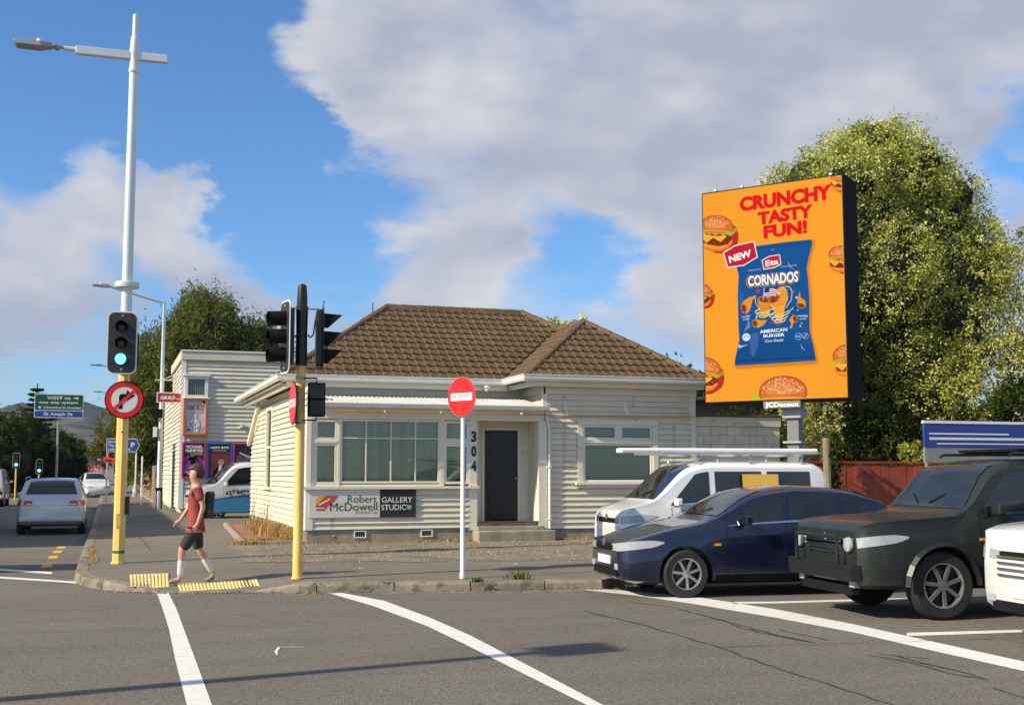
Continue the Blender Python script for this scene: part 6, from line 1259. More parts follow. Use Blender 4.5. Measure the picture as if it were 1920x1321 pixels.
# ------------------------------------------------------------------ trees and plants
def leaves(name, centers, normals, size, aspect, m, par, seed=0, tone=None, droop=0, curl=.0, **k):
    rg = np.random.default_rng(seed); n = len(centers); d_ = rg.normal(size=(n, 3)) + normals * .9; d_[:, 2] -= droop; d_ /= np.linalg.norm(d_, axis=1)[:, None]
    a = rg.normal(size=(n, 3)); s_ = np.cross(d_, a); s_ /= np.linalg.norm(s_, axis=1)[:, None] + 1e-9; L_ = size * rg.uniform(.6, 1.4, (n, 1)); W = L_ * aspect
    up_ = np.cross(s_, d_) * L_ * .12
    v = np.empty((n, 4, 3)); v[:, 0] = centers - d_ * L_ / 2; v[:, 1] = centers + s_ * W / 2 + up_; v[:, 2] = centers + d_ * L_ / 2; v[:, 3] = centers - s_ * W / 2 + up_
    me = bpy.data.meshes.new(name); me.vertices.add(4 * n); me.vertices.foreach_set('co', v.ravel()); me.loops.add(4 * n); me.loops.foreach_set('vertex_index', np.arange(4 * n, dtype=np.int32)); me.polygons.add(n); me.polygons.foreach_set('loop_start', np.arange(0, 4 * n, 4, dtype=np.int32)); me.polygons.foreach_set('loop_total', np.full(n, 4, dtype=np.int32)); me.update()
    t_ = np.clip((tone if tone is not None else .5) + rg.normal(size=n) * .12, 0, 1); at = me.attributes.new('tone', 'FLOAT', 'POINT'); at.data.foreach_set('value', np.repeat(t_, 4).astype(np.float32)); me.materials.append(m)
    o = bpy.data.objects.new(name, me); col.objects.link(o)
    if par is not None: hang(o, par)
    return prop(o, **k)
def crown_points(blobs, n, seed, clump=.5, per=26, fill=.25, squash=1.0):
    """sprays of leaves on and in a set of overlapping lobes; returns centres, outward normals, tone per leaf"""
    rg = np.random.default_rng(seed); B_ = np.array(blobs, float); vol = (B_[:, 3] * B_[:, 4] * B_[:, 5]) ** (2 / 3); pr = vol / vol.sum(); nc = n // per; idx = rg.choice(len(B_), nc, p=pr)
    d_ = rg.normal(size=(nc, 3)); d_ /= np.linalg.norm(d_, axis=1)[:, None]; rad = np.where(rg.random(nc) < fill, rg.uniform(.3, .9, nc), rg.normal(1.0, .07, nc)); b_ = B_[idx]; c = b_[:, :3] + d_ * b_[:, 3:6] * rad[:, None]
    q = ((c[:, None, :] - B_[None, :, :3]) / B_[None, :, 3:6]); ins = ((q ** 2).sum(2) < .55).any(1) & (rg.random(nc) < .85); c, d_ = c[~ins], d_[~ins]; nc = len(c)
    tone = np.clip(.5 + rg.normal(size=nc) * .22, 0, 1); cl = clump * rg.uniform(.45, 1.3, nc)
    o = rg.normal(size=(nc, per, 3)) * cl[:, None, None] * .42; o[:, :, 2] *= squash; P = (c[:, None, :] + o).reshape(-1, 3); return P, np.repeat(d_, per, 0), np.repeat(tone, per)
def trunk(name, par, limbs, m=None):
    mb = MB()
    for P, r0, r1 in limbs:
        n = len(P); mb.tube(P, [r0 + (r1 - r0) * i / (n - 1) for i in range(n)], 8)
    return mb.obj(name, m or M['bark'], par, smooth=True)
def wander(p, q, n, a, seed):
    rg = random.Random(seed); p, q = Vector(p), Vector(q); return [p.lerp(q, i / n) + (Vector((rg.uniform(-a, a), rg.uniform(-a, a), rg.uniform(-a, a) * .4)) if 0 < i < n else Vector((0, 0, 0))) for i in range(n + 1)]
GR1 = leaf_mat('pittosporum_leaf', [(.12, .14, .022), (.25, .285, .05), (.42, .45, .09), (.62, .62, .19), (.82, .78, .42)], .24)
GR2 = leaf_mat('olive_green_leaf', [(.16, .175, .04), (.33, .35, .09), (.52, .52, .15), (.72, .68, .30)], .28)
GR3 = leaf_mat('willow_leaf', [(.045, .065, .016), (.10, .125, .03), (.17, .195, .05), (.27, .27, .09)], .25)
GR4 = leaf_mat('dark_leaf', [(.018, .030, .009), (.036, .058, .015), (.06, .085, .02), (.10, .12, .03)], .25)
GR5 = leaf_mat('yellow_green_leaf', [(.16, .19, .03), (.34, .36, .06), (.55, .52, .14)], .35)
STR = leaf_mat('dry_straw', [(.24, .14, .05), (.46, .30, .12), (.64, .46, .22)], .3)
def tree(name, label, base, limbs, blobs, n, leaf, aspect, m, clump, seed, group=None, fill=.25, droop=0, squash=1, per=26, core=.72, sub_=6):
    t = thing(name, label, 'tree', base, group); trunk('trunk', t, limbs)
    rs = random.Random(seed); bl2 = list(blobs)
    for (x, y, z, a_, b_, c_) in blobs:
        for i in range(sub_):
            v = Vector((rs.gauss(0, 1), rs.gauss(0, 1) - .3, rs.gauss(0, 1))).normalized(); k_ = rs.uniform(.22, .42); bl2.append((x + v.x * a_ * .86, y + v.y * b_ * .86, z + v.z * c_ * .86, a_ * k_, b_ * k_, c_ * k_ * 1.25))
    P, N_, tn = crown_points(bl2, n, seed, clump, per, fill, squash); leaves('crown', P, N_, leaf, aspect, m, t, seed + 1, tn, droop)
    if core:  # solid dark lobes added inside the crown to close sky gaps
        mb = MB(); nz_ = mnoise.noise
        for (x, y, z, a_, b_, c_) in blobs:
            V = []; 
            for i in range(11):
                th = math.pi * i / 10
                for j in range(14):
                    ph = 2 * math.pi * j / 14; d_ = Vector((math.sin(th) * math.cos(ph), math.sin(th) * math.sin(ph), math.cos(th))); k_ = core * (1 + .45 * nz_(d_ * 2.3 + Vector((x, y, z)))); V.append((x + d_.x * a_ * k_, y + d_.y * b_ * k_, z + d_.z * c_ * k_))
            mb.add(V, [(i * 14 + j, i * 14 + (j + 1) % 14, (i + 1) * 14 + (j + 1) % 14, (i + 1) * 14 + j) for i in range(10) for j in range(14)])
        mb.obj('dark_crown_core', M['inner'], t)['kind'] = 'stuff'
    return t
M['inner'] = mat('dark_core_shade', (.020, .026, .010), .95, var=.5, scale=5)  # shade of the crown's inside put into this near-black colour
TY_ = 29.0
bs = [(19.8, 29.6, 9.4, 2.0, 2.2, 1.5), (21.8, 29.6, 10.2, 1.5, 2.0, 1.35), (23.0, 29.4, 9.2, 1.3, 1.8, 1.5), (18.3, 30, 8.4, 1.3, 1.8, 1.3), (23.7, 29.2, 7.3, 1.0, 1.7, 1.7), (22.4, 28.8, 6.6, 1.6, 1.8, 2.2), (20.6, 29, 7.2, 2.0, 2.0, 2.2), (23.3, 29.4, 5.3, 1.2, 1.5, 1.6), (21.9, 29, 4.4, 1.5, 1.6, 1.5), (20.4, 31.2, 4.6, 1.3, 1.4, 1.6), (19.4, 31.4, 5.6, 1.2, 1.5, 1.8), (22.6, 29.2, 3.2, 1.2, 1.4, .9), (21.3, 29.8, 2.9, 1.3, 1.3, .9), (24.2, 29.8, 8.2, .8, 1.2, .9), (21.0, 29.5, 11.3, .8, 1.2, .55), (17.9, 30.3, 8.0, .8, 1.3, .8), (18.1, 29.6, 6.3, .9, 1.8, 2.0), (18.3, 28.9, 5.4, .9, 1.6, 1.9), (18.3, 29.2, 7.8, 1.0, 1.7, 1.5)]
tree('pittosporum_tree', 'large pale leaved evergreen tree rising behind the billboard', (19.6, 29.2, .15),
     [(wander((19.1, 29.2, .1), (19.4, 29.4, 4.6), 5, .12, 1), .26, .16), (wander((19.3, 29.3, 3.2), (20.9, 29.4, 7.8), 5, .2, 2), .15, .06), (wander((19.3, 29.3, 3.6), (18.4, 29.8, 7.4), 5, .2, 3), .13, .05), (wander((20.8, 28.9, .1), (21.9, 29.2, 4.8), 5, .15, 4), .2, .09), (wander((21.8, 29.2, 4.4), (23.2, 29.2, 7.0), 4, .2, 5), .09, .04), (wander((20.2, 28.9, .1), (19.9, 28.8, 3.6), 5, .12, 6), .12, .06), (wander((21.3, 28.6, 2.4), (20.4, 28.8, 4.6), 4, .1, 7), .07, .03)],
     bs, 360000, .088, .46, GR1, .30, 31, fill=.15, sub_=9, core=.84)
bs = [(24.4, 27.6, 7.2, 1.1, 1.4, .9), (25.6, 27.8, 7.6, 1.2, 1.4, 1.1), (24.2, 27.3, 5.8, 1.2, 1.4, 1.0), (26.2, 27.5, 5.9, 1.5, 1.5, 1.3), (23.1, 27.2, 4.5, 1.1, 1.2, .9), (24.8, 27, 4.2, 1.4, 1.3, 1.0), (22.0, 27.1, 4.2, .7, .9, .6), (23.6, 26.8, 3.2, 1.0, 1.0, .55), (26.8, 27, 4.0, 1.2, 1.2, 1.0), (22.8, 27, 5.6, .6, .8, .7)]
tree('olive_tree', 'lighter thin crowned tree with bare twigs at the right edge of the picture', (24.2, 27.2, .15),
     [(wander((23.3, 27.2, .1), (23.2, 27.2, 3.2), 3, .06, 11), .10, .07), (wander((23.7, 27.2, .1), (23.7, 27.2, 3.4), 3, .05, 12), .11, .07), (wander((24.2, 27.2, .1), (24.3, 27.2, 3.6), 3, .05, 13), .13, .08)] +
     [(wander((23.2 + .5 * (i % 3), 27.2, 3.0 + .1 * i), (21.6 + i * .62, 26.7 + (i % 3) * .5, 4.9 + (i * 37 % 31) / 10), 5, .16, 20 + i), .04, .008) for i in range(10)] + [(wander((23.6 + .3 * (i % 3), 27.0, 4.2), (22.3 + i * .5, 26.4, 5.2 + (i * 17 % 23) / 10), 4, .15, 40 + i), .018, .005) for i in range(9)],
     bs, 46000, .10, .42, GR2, .30, 41, fill=.2, core=0, sub_=7)
# shrubs between trunks and fence
def shrub(label, c, r, n, leaf, m, seed, aspect=.4, name='shrub', cat='shrub', stems=6, clump=.16, group=None):
    t = thing(name, label, cat, (c[0], c[1], gz(c[0], c[1])), group); g0 = gz(c[0], c[1])
    trunk('stem', t, [(wander((c[0] + random.uniform(-.1, .1), c[1], g0), (c[0] + random.uniform(-r[0], r[0]) * .7, c[1] + random.uniform(-r[1], r[1]) * .6, c[2] + random.uniform(-.2, .6) * r[2]), 4, .05, seed * 7 + i), .025, .008) for i in range(stems)])
    P, N_, tn = crown_points([(c[0], c[1], c[2], *r), (c[0] - r[0] * .5, c[1], c[2] - r[2] * .3, r[0] * .6, r[1] * .7, r[2] * .7), (c[0] + r[0] * .45, c[1], c[2] + r[2] * .15, r[0] * .6, r[1] * .7, r[2] * .6)], n, seed, clump, 16, .3); leaves('foliage', P, N_, leaf, aspect, m, t, seed, tn); return t
shrub('dark green shrub filling the gap behind the cream wall under the billboard', (15.6, 27.6, 2.3), (1.5, .8, 1.0), 9000, .10, GR4, 51)
shrub('mid green leafy shrub beside the billboard pole above the red fence', (17.6, 27.8, 2.6), (.9, .7, 1.1), 7000, .11, GR2, 52)
shrub('dense dark shrub under the large tree behind the red fence', (20.4, 28.2, 2.0), (1.7, .8, 1.3), 12000, .11, GR4, 53)
shrub('bright yellow green shrub leaning over the end of the red fence', (20.7, 26.9, 2.22), (.75, .45, .34), 1500, .16, GR5, 54, .35)
shrub('dark hedge shrub between the two trees at the right', (22.6, 27.9, 2.3), (1.5, .8, 1.1), 9000, .11, GR4, 55)
shrub('dark olive bush over the blue board at the right edge', (19.4, 21.3, 3.1), (1.1, .6, .62), 7000, .12, GR4, 56)
# flower bed on the wall under the billboard
# fence
rf = thing('fence', 'rusty red solid board fence under the trees right of the house', 'fence', (18, 26.2, .2))
rm = mat('red_fence_paint', (.36, .070, .030), .7, var=.2, scale=3, rnd=.12, dirt=((.2, .07, .04), 6, .6, .5)); random.seed(31)
for i in range(30):
    x = 15.4 + i * .26; B(x, x + .252, 26.28 + random.uniform(0, .012), 26.31, .25, 1.86 + random.uniform(-.006, .006)).obj('fence_board', rm, rf)
B(15.4, 23.2, 26.26, 26.34, 1.88, 1.93).obj('capping_rail', rm, rf); B(15.4, 23.2, 26.32, 26.38, .6, .7).obj('rail', rm, rf)
pst = thing('timber_post', 'weathered round timber post with ivy in front of the red fence', 'post', (16.95, 25.9, .2)); MB().lathe([(.11, 0), (.10, 1.0), (.095, 2.3), (.08, 2.34)], (16.95, 25.9, .15), (0, 0, 1), 10).obj('post', mat('weathered_post', (.24, .21, .14), .9, var=.3, scale=5, stretch=(1, 1, .2), bump=.5), pst)
P, N_, tn = crown_points([(17.15, 25.9, 1.9, .16, .16, .7)], 900, 61, .12, 12); leaves('ivy', P, N_, .09, .6, GR4, pst, 62, tn)
# neighbour's cream block wall continuing from the house
nw = thing('boundary_wall', 'cream parapet wall of painted blocks running right from the house towards the billboard pole', 'wall', (13.9, 24.9, .2))
cm = M['cream']
B(12.80, 15.0, 24.86, 25.02, .2, 1.9).obj('wall', cm, nw); random.seed(8)
for r_ in range(4):
    x = 12.80 - (.0 if r_ % 2 else .2); z = 1.905 + r_ * .2
    while x < 15.0:
        x1 = min(15.0, x + .395); x0 = max(12.80, x); B(x0 + .004, x1 - .004, 24.86 + random.uniform(-.002, .003), 25.0, z, z + .194).obj('block', cm, nw); x += .4
B(12.79, 15.02, 24.83, 25.04, 2.71, 2.93).obj('top_board', cm, nw, bevel=.006); B(12.79, 15.03, 24.80, 25.06, 2.935, 2.985).obj('coping', M['tile_cap'], nw, bevel=.006)
nb = thing('neighbour_house', 'brown grey rendered house wall just showing between the old house and the billboard', 'house', (15.5, 33, .2)); nm = mat('brown_render', (.17, .135, .115), .9, var=.12)
B(14.2, 24, 33, 41, .2, 3.85).obj('wall', nm, nb); MB().prism([(14.0, 32.8, 3.85), (24.4, 32.8, 3.85), (24.4, 41, 3.85), (14.0, 41, 3.85)], (0, 0, .08)).obj('roof', mat('grey_roof', (.12, .11, .10), .8), nb)
# dry grass by the side wall, weeds
bed = thing('garden_bed', None, None, (3, 28, .2), kind='structure')
prop(grid_sheet('bed_soil', [(2.72, 25.1), (3.88, 24.9), (3.88, 34), (3.1, 34)], lambda x, y: gz(x, y) + .03, M['dirt'], [], [28, 31]), kind=None).parent = None
for o in list(bpy.data.objects):
    if o.name == 'bed_soil': hang(o, bed)
for i in range(9):
    y = 25.0 + i * .98; x = 2.66 + i * .05; MB().obox((x, y + .47, gz(x, y) + .04), (.05, 0, 0), (.024, .47, 0), (0, 0, .055)).obj('edging_stone', M['concrete'], bed, bevel=.015)
for i in range(3): MB().obox((2.9 + i * .36, 24.94 - .02 * i, gz(3, 25) + .03), (.175, -.01, 0), (0, .04, 0), (0, 0, .04)).obj('edging_stone', M['concrete'], bed, bevel=.012)
def tuft(label, spots, n, h, m, seed, name='dry_grass', kind='stuff', cat='grass'):
    rg = np.random.default_rng(seed); C = []; Nn = []
    V = []; F = []; T = []
    for i in range(n):
        s_ = spots[rg.integers(len(spots))]; x = s_[0] + rg.normal() * s_[2]; y = s_[1] + rg.normal() * s_[3]; z = gz(x, y); hh = h * s_[4] * rg.uniform(.4, 1.2); a = rg.uniform(0, 6.28); le = rg.uniform(.1, .75) * hh; dx, dy = math.cos(a) * le, math.sin(a) * le; w = rg.uniform(.004, .009); wx, wy = -math.sin(a) * w, math.cos(a) * w; k = len(V)
        V += [(x - wx, y - wy, z), (x + wx, y + wy, z), (x + dx * .4 + wx, y + dy * .4 + wy, z + hh * .65), (x + dx * .4 - wx, y + dy * .4 - wy, z + hh * .65), (x + dx, y + dy, z + hh * .95)]; F += [(k, k + 1, k + 2, k + 3), (k + 3, k + 2, k + 4)]; T += [rg.random()] * 5
    me = bpy.data.meshes.new(name); me.from_pydata(V, [], F); at = me.attributes.new('tone', 'FLOAT', 'POINT'); at.data.foreach_set('value', np.array(T, dtype=np.float32)); me.materials.append(m); o = bpy.data.objects.new(name, me); col.objects.link(o); return prop(o, label, cat, None, kind)
tuft('dry straw coloured grass growing along the foot of the sunlit side wall', [(3.62, 25.9, .10, .25, .9), (3.6, 27.0, .13, .35, 1.2), (3.6, 28.6, .13, .5, 1.2), (3.6, 30.4, .13, .6, 1.1), (3.15, 25.3, .15, .08, .4)], 2300, .30, STR, 71)
tuft('thin dry grass and weeds in the cracks of the verge', [(2.75, 24.8, .12, .05, .5), (2.6, 25.4, .1, .1, .6), (4.6, 24.66, .5, .04, .25), (6.4, 24.66, .4, .04, .35), (7.1, 24.5, .15, .06, .4), (9.6, 24.6, .4, .05, .35), (10.4, 24.5, .3, .1, .35), (3.0, 24.75, .3, .05, .3), (3.3, 16.55, .6, .02, .12), (-.25, 24.5, .03, .8, .5), (-.2, 22.6, .03, .5, .5)], 1500, .2, STR, 72, 'verge_weeds')
mb = MB(); random.seed(77)
for i in range(900):
    s0 = 120.5 + random.random() * 9.5; p = path_at(kerb_line, s0, s0 + .02)[0]; p = (p.x + random.uniform(-.05, .05), p.y - .07 - abs(random.gauss(0, .05))); r_ = random.uniform(.008, .028); a = random.random() * 6; c_, s_ = math.cos(a) * r_, math.sin(a) * r_; z = .006
    mb.add([(p[0] + c_, p[1] + s_, z), (p[0] - s_ * .5, p[1] + c_ * .5, z + .008), (p[0] - c_, p[1] - s_, z + .004), (p[0] + s_ * .5, p[1] - c_ * .5, z)], [(0, 1, 2, 3)], random.choice((0, 0, 1)))
mb.obj('gutter_litter', [M['dirt'], mat('dead_leaf', (.36, .24, .10), .9, var=.4, scale=20)], label='dead leaves and grit lying in the gutter along the kerb', cat='litter', kind='stuff')
tuft('small green weed growing at the kerb right of the white sign post', [(5.62, 16.42, .10, .05, 1.0), (4.93, 16.2, .04, .02, .5)], 160, .13, leaf_mat('weed_leaf', [(.04, .06, .012), (.10, .13, .03), (.24, .22, .08)]), 73, 'kerb_weed', 'stuff', 'weed')
# climbing stems at the shaded end of the wall
trunk('wall_creeper', None, [(wander((3.84, 30 + i * .42, .2), (3.86, 30.2 + i * .4, .6 + (i * 13 % 7) / 10), 4, .05, 90 + i), .012, .004) for i in range(12)])
prop(bpy.data.objects['wall_creeper'], 'bare brown creeper stems climbing the shaded foot of the side wall', 'plant')
# poplar-like willow behind the end building
bs = [(4.6, 66, 8.6, 1.5, 2.6, 2.2), (6.6, 67, 7.9, 1.9, 2.6, 1.9), (2.6, 65, 6.8, 1.5, 2.5, 2.2), (1.7, 64.5, 4.8, 1.2, 2.2, 2.2), (8.6, 68, 6.6, 1.6, 2.6, 2), (3.6, 65, 4.3, 1.5, 2.4, 2.2), (5.6, 66, 5, 2.2, 2.6, 2.4), (1.6, 65, 2.6, .9, 1.8, 1.3), (3.6, 66, 9.2, .9, 1.5, .9), (5.4, 66.5, 10.0, .8, 1.4, 1.0), (7.6, 67, 9.0, .9, 1.4, .8), (1.9, 65, 7.6, .8, 1.5, .8)]
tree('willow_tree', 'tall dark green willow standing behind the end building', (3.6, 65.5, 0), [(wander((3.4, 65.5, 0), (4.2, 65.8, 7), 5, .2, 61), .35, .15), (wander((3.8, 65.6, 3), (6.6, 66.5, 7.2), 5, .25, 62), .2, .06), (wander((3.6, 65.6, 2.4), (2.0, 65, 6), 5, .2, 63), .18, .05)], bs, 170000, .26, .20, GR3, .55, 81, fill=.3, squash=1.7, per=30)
tree('street_tree', 'thin yellowing street tree behind the tall pole', (.8, 84, 0), [(wander((.8, 84, 0), (.6, 84, 4.6), 4, .1, 64), .16, .06)], [(.5, 84, 4.2, 1.3, 1.4, 1.6), (-.3, 84, 2.9, .9, 1, .7), (1.3, 84, 3.0, 1.1, 1.2, 1.4)], 9000, .20, .4, leaf_mat('autumn_leaf', [(.07, .075, .02), (.14, .13, .03), (.25, .20, .05)]), .5, 83, fill=.3, core=.5)
# left side of the street
for i, (x, y, z, s_, lb) in enumerate(((-7.6, 88, 3.1, 1.6, 'round dark evergreen at the left edge beyond the silver wagon'), (-5.6, 93, 2.7, 1.5, 'lower dark evergreen in the middle of the left tree row'), (-3.6, 92, 2.2, 1.25, 'dark evergreen at the right end of the left tree row above the traffic lights'))):
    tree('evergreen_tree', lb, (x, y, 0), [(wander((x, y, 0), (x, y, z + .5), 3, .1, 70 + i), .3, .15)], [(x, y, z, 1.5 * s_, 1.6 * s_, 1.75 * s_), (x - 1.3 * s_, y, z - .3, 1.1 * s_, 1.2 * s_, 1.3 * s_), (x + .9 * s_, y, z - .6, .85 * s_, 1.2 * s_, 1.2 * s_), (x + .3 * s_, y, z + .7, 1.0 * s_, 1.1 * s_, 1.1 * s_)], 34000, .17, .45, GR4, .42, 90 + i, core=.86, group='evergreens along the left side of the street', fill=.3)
nt_ = thing('norfolk_pine', 'tiered pine standing above the dark evergreens at the left', 'tree', (-5.2, 97, 0)); trunk('trunk', nt_, [([(-5.2, 97, 0), (-5.2, 97, 8.3)], .25, .04)])
PP, NN, TT = [], [], []; rg = np.random.default_rng(5)
for k in range(13):
    z = 3.3 + k * .38; r0 = (2.3 - k * .165) * rg.uniform(.8, 1.1)
    for j in range(14):
        a = j * .449 + k * .4 + rg.uniform(-.2, .2); l = r0 * rg.uniform(.6, 1.1)
        for q in np.linspace(.1, 1, 12):
            n_ = 20; PP.append(np.array([-5.2 + math.cos(a) * l * q, 97 + math.sin(a) * l * q, z + .25 * q * q * l * .35 - .05]) + rg.normal(size=(n_, 3)) * np.array([.09, .09, .035])); NN.append(np.tile([math.cos(a), math.sin(a), .2], (n_, 1))); TT.append(np.full(n_, .4))
leaves('crown', np.concatenate(PP), np.concatenate(NN), .16, .35, GR4, nt_, 99, np.concatenate(TT))
# palm tip behind the roof
pa_ = thing('leafy_tree', 'tip of a leafy green tree just visible over the roof ridge', 'tree', (13.9, 36, .2)); trunk('trunk', pa_, [([(13.9, 36, .2), (13.9, 36, 5.9)], .16, .1)]); P, N_, tn = crown_points([(13.45, 36, 6.20, .45, .4, .36), (14.35, 36, 6.35, .2, .3, .32), (12.9, 36, 6.0, .3, .3, .2), (13.9, 36, 5.8, .8, .5, .5)], 2600, 101, .15, 14, .3); leaves('crown', P, N_, .2, .3, GR2, pa_, 102, tn)

for nm_, lb_, y_, pts_ in (('distant_trees', 'dark mass of far trees beyond the gardens at the right', 62, [(28 + i * 3.2, 62 + (i * 7 % 5), 2.6 + (i * 5 % 3) * .5, 3.0, 3, 3.0 + (i * 3 % 4) * .4) for i in range(14)]), ('distant_tree_line', 'dark low tree line far beyond the end of the side street', 190, [(-60 + i * 6.0, 196 + (i * 7 % 9), 1.6 + (i * 5 % 3) * .4, 4.2, 4, 3.2 + (i * 3 % 4) * .5) for i in range(22)])):
    P, N_, tn = crown_points(pts_, 30000, 7, .8, 20, .2); o_ = leaves(nm_, P, N_, .42 if y_ < 100 else .7, .5, GR4, None, 8, tn); prop(o_, lb_, 'trees', None, 'stuff')
# ------------------------------------------------------------------ side street furniture
def street_lamp(label, x, y, h, arm, rise, r=.09, boxes=False):
    t = thing('street_lamp', label, 'street lamp', (x, y, 0), 'grey street lamps along the side street'); MB().lathe([(r * 1.5, 0), (r * 1.5, .9), (r * 1.05, 1.0), (r * .62, h)], (x, y, 0), (0, 0, 1), 12).obj('pole', M['galv'], t, smooth=True)
    MB().tube([(x, y, h - .02), (x - arm, y, h + rise)], .045, 8).obj('arm', M['galv'], t, smooth=True)
    MB().prism([(x - arm + .05, y - .14, h + rise - .05), (x - arm - .1, y - .14, h + rise - .06), (x - arm - .62, y - .14, h + rise - .02), (x - arm - .6, y - .14, h + rise + .04), (x - arm, y - .14, h + rise + .07)], (0, .28, 0)).obj('luminaire', M['galv_d'], t, bevel=.01); MB().lathe([(.04, 0), (.04, .08), (0, .1)], (x - arm - .3, y, h + rise + .05), (0, 0, 1), 8).obj('photocell', M['white'], t)
    if boxes:
        B(x - .34, x + .06, y - .16, y - .08, 3.82, 4.16).obj('solar_panel', M['blackm'], t); B(x - .30, x - .14, y - .14, y - .02, 3.05, 3.45).obj('control_box', M['white'], t); B(x - .13, x + .13, y - .13, y + .13, .1, 1.05).obj('dark_base', M['blackm'], t, bevel=.02)
street_lamp('grey street lamp beside the end building with a long arm over the road', 1.97, 50, 8.45, 2.15, .58, .10, True)
street_lamp('smaller street lamp further up the side street behind the traffic light', 1.6, 76, 7.6, 2.15, .45)
street_lamp('third street lamp up the side street, its arm just above the no right turn sign', 1.4, 102, 7.7, 2.1, .4)
g = thing('direction_sign', 'green and blue road direction sign reading WEST via one way system', 'sign', (-1.5, 40, 0)); O = (-1.495, 40, 3.71); X_, Z_ = Vector((1, 0, 0)), Vector((0, 0, 1))
slab('border', rrect(1.44, .74, .06), O, X_, Z_, -.02, 0, M['signw'], g); slab('green_panel', rrect(1.40, .48, .05, 5, 0, .11), O, X_, Z_, .001, .003, M['green'], g); slab('blue_panel', rrect(1.40, .19, .04, 5, 0, -.252), O, X_, Z_, .001, .003, M['blue'], g)
for s_, p, q, h in (('WEST via', (-.36, .20), (.34, .20), .10), ('one way system', (-.58, .07), (.56, .07), .085), ('Christchurch Hospital', (-.45, -.085), (.64, -.085), .075), ('St Asaph St', (-.44, -.295), (.40, -.295), .095)): text('lettering', s_, M['signw'], g, O, X_, Z_, p, q, h, .004, .02)
slab('arrow', [(.42, .235), (.52, .235), (.50, .20), (.53, .20), (.575, .25), (.53, .30), (.50, .30), (.52, .265), (.42, .265)], O, X_, Z_, .004, .005, M['signw'], g); slab('hospital_badge', rrect(.13, .12, .01, 2, -.56, -.05), O, X_, Z_, .004, .005, M['blue'], g); slab('hospital_cross', [(-.575, -.01), (-.545, -.01), (-.545, -.035), (-.515, -.035), (-.515, -.065), (-.545, -.065), (-.545, -.09), (-.575, -.09), (-.575, -.065), (-.605, -.065), (-.605, -.035), (-.575, -.035)], O, X_, Z_, .006, .007, M['signw'], g)
MB().lathe([(.04, 0), (.035, 4.0)], (-1.5, 40.06, 0), (0, 0, 1), 8).obj('post', M['galv_d'], g)
g = thing('parking_sign', 'blue parking direction sign with a white P on white posts over the footpath', 'sign', (.65, 60, .1)); O = (.64, 60, 2.93)
slab('border', [(-.72, -.32), (.62, -.32), (.78, -.02), (.66, .32), (-.72, .32)], O, X_, Z_, -.02, 0, M['signw'], g); slab('blue_panel', [(-.69, -.29), (.60, -.29), (.745, -.02), (.64, .29), (-.69, .29)], O, X_, Z_, .001, .003, M['blue'], g)
for s_, p, q in (('SALT', (-.64, .10), (-.30, .10)), ('The C', (-.64, -.07), (-.22, -.07)), ('Lich', (-.64, -.245), (-.35, -.245)), ('nd', (.22, -.245), (.35, -.245))): text('lettering', s_, M['signw'], g, O, X_, Z_, p, q, .12, .004, .02)
text('lettering', 'P', M['signw'], g, O, X_, Z_, (.38, -.11), (.55, -.11), .25, .004, .03)
for x in (-.02, 1.28): MB().tube([(x, 60.05, .05), (x, 60.05, 3.2 if x < 0 else 2.62)], .04, 8).obj('post', M['galv'] if x < 0 else M['white'], g)
g = thing('sign_post', 'plain white post on the footpath right of the parking sign', 'sign post', (1.52, 58.6, .1)); MB().tube([(1.52, 58.6, .05), (1.52, 58.6, 2.4)], .035, 8).obj('post', M['white'], g)
g = thing('road_works_sign', 'small orange red sign strip fixed across the post under the parking sign', 'sign', (.1, 58, 2.2)); sk_ = mat('works_orange', (.75, .075, .02), .5); MB().obox((.12, 58, 2.2), (.32, 0, -.04), (0, .015, 0), (0, 0, .13)).obj('board', sk_, g); slab('dark_print', [(-.2, -.03), (.06, -.06), (.06, .0), (-.2, .03)], (.12, 57.98, 2.2), X_, Z_, .001, .003, M['blackm'], g); MB().tube([(.42, 58.05, .05), (.42, 58.05, 2.3)], .03, 6).obj('post', M['galv'], g)
g = thing('timber_fence', 'brown paling fence along the footpath beyond the end building', 'fence', (2.2, 68, .1)); fm = mat('paling_timber', (.26, .18, .125), .9, var=.15, scale=2, rnd=.14); random.seed(44)
for i in range(72): y = 59.2 + i * .30; B(2.14, 2.17, y, y + .285, .32, 1.98 + random.uniform(-.01, .01)).obj('paling', fm, g)
B(2.10, 2.22, 59.2, 81, .1, .31).obj('base_wall', M['concrete'], g)
def far_signal(label, x, y, z, h=.9, w=.36):
    t = thing('traffic_light', label, 'traffic light', (x, y, 0), 'distant green traffic lights up the street'); MB().tube([(x, y + .1, 0), (x, y + .1, z + h / 2)], .05, 8).obj('pole', M['yellow'], t); O = (x, y, z); slab('backing_board', rrect(w + .04, h + .04, .14), O, X_, Z_, -.03, -.001, M['signw'], t); slab('face', rrect(w, h, .12), O, X_, Z_, .0, .04, M['blackm'], t)
    slab('green_lens', circ(.10, 14, 0, -.24), O, X_, Z_, .041, .05, M['lens_g'], t, label='lit green lens'); 
    for k in (0, .24): slab('dark_lens', circ(.09, 14, 0, k), O, X_, Z_, .041, .05, M['lens_r'], t)
far_signal('small green traffic light left of the others in front of the dark evergreens', -5.2, 78, 2.35); far_signal('green traffic light second from the left before the evergreens', -4.0, 80, 2.0); far_signal('green traffic light high up behind the orange red sign strip', .52, 72, 2.6, .8, .3); far_signal('low green traffic light on the footpath side behind the tall pole', .50, 74, 1.75, .8, .3)
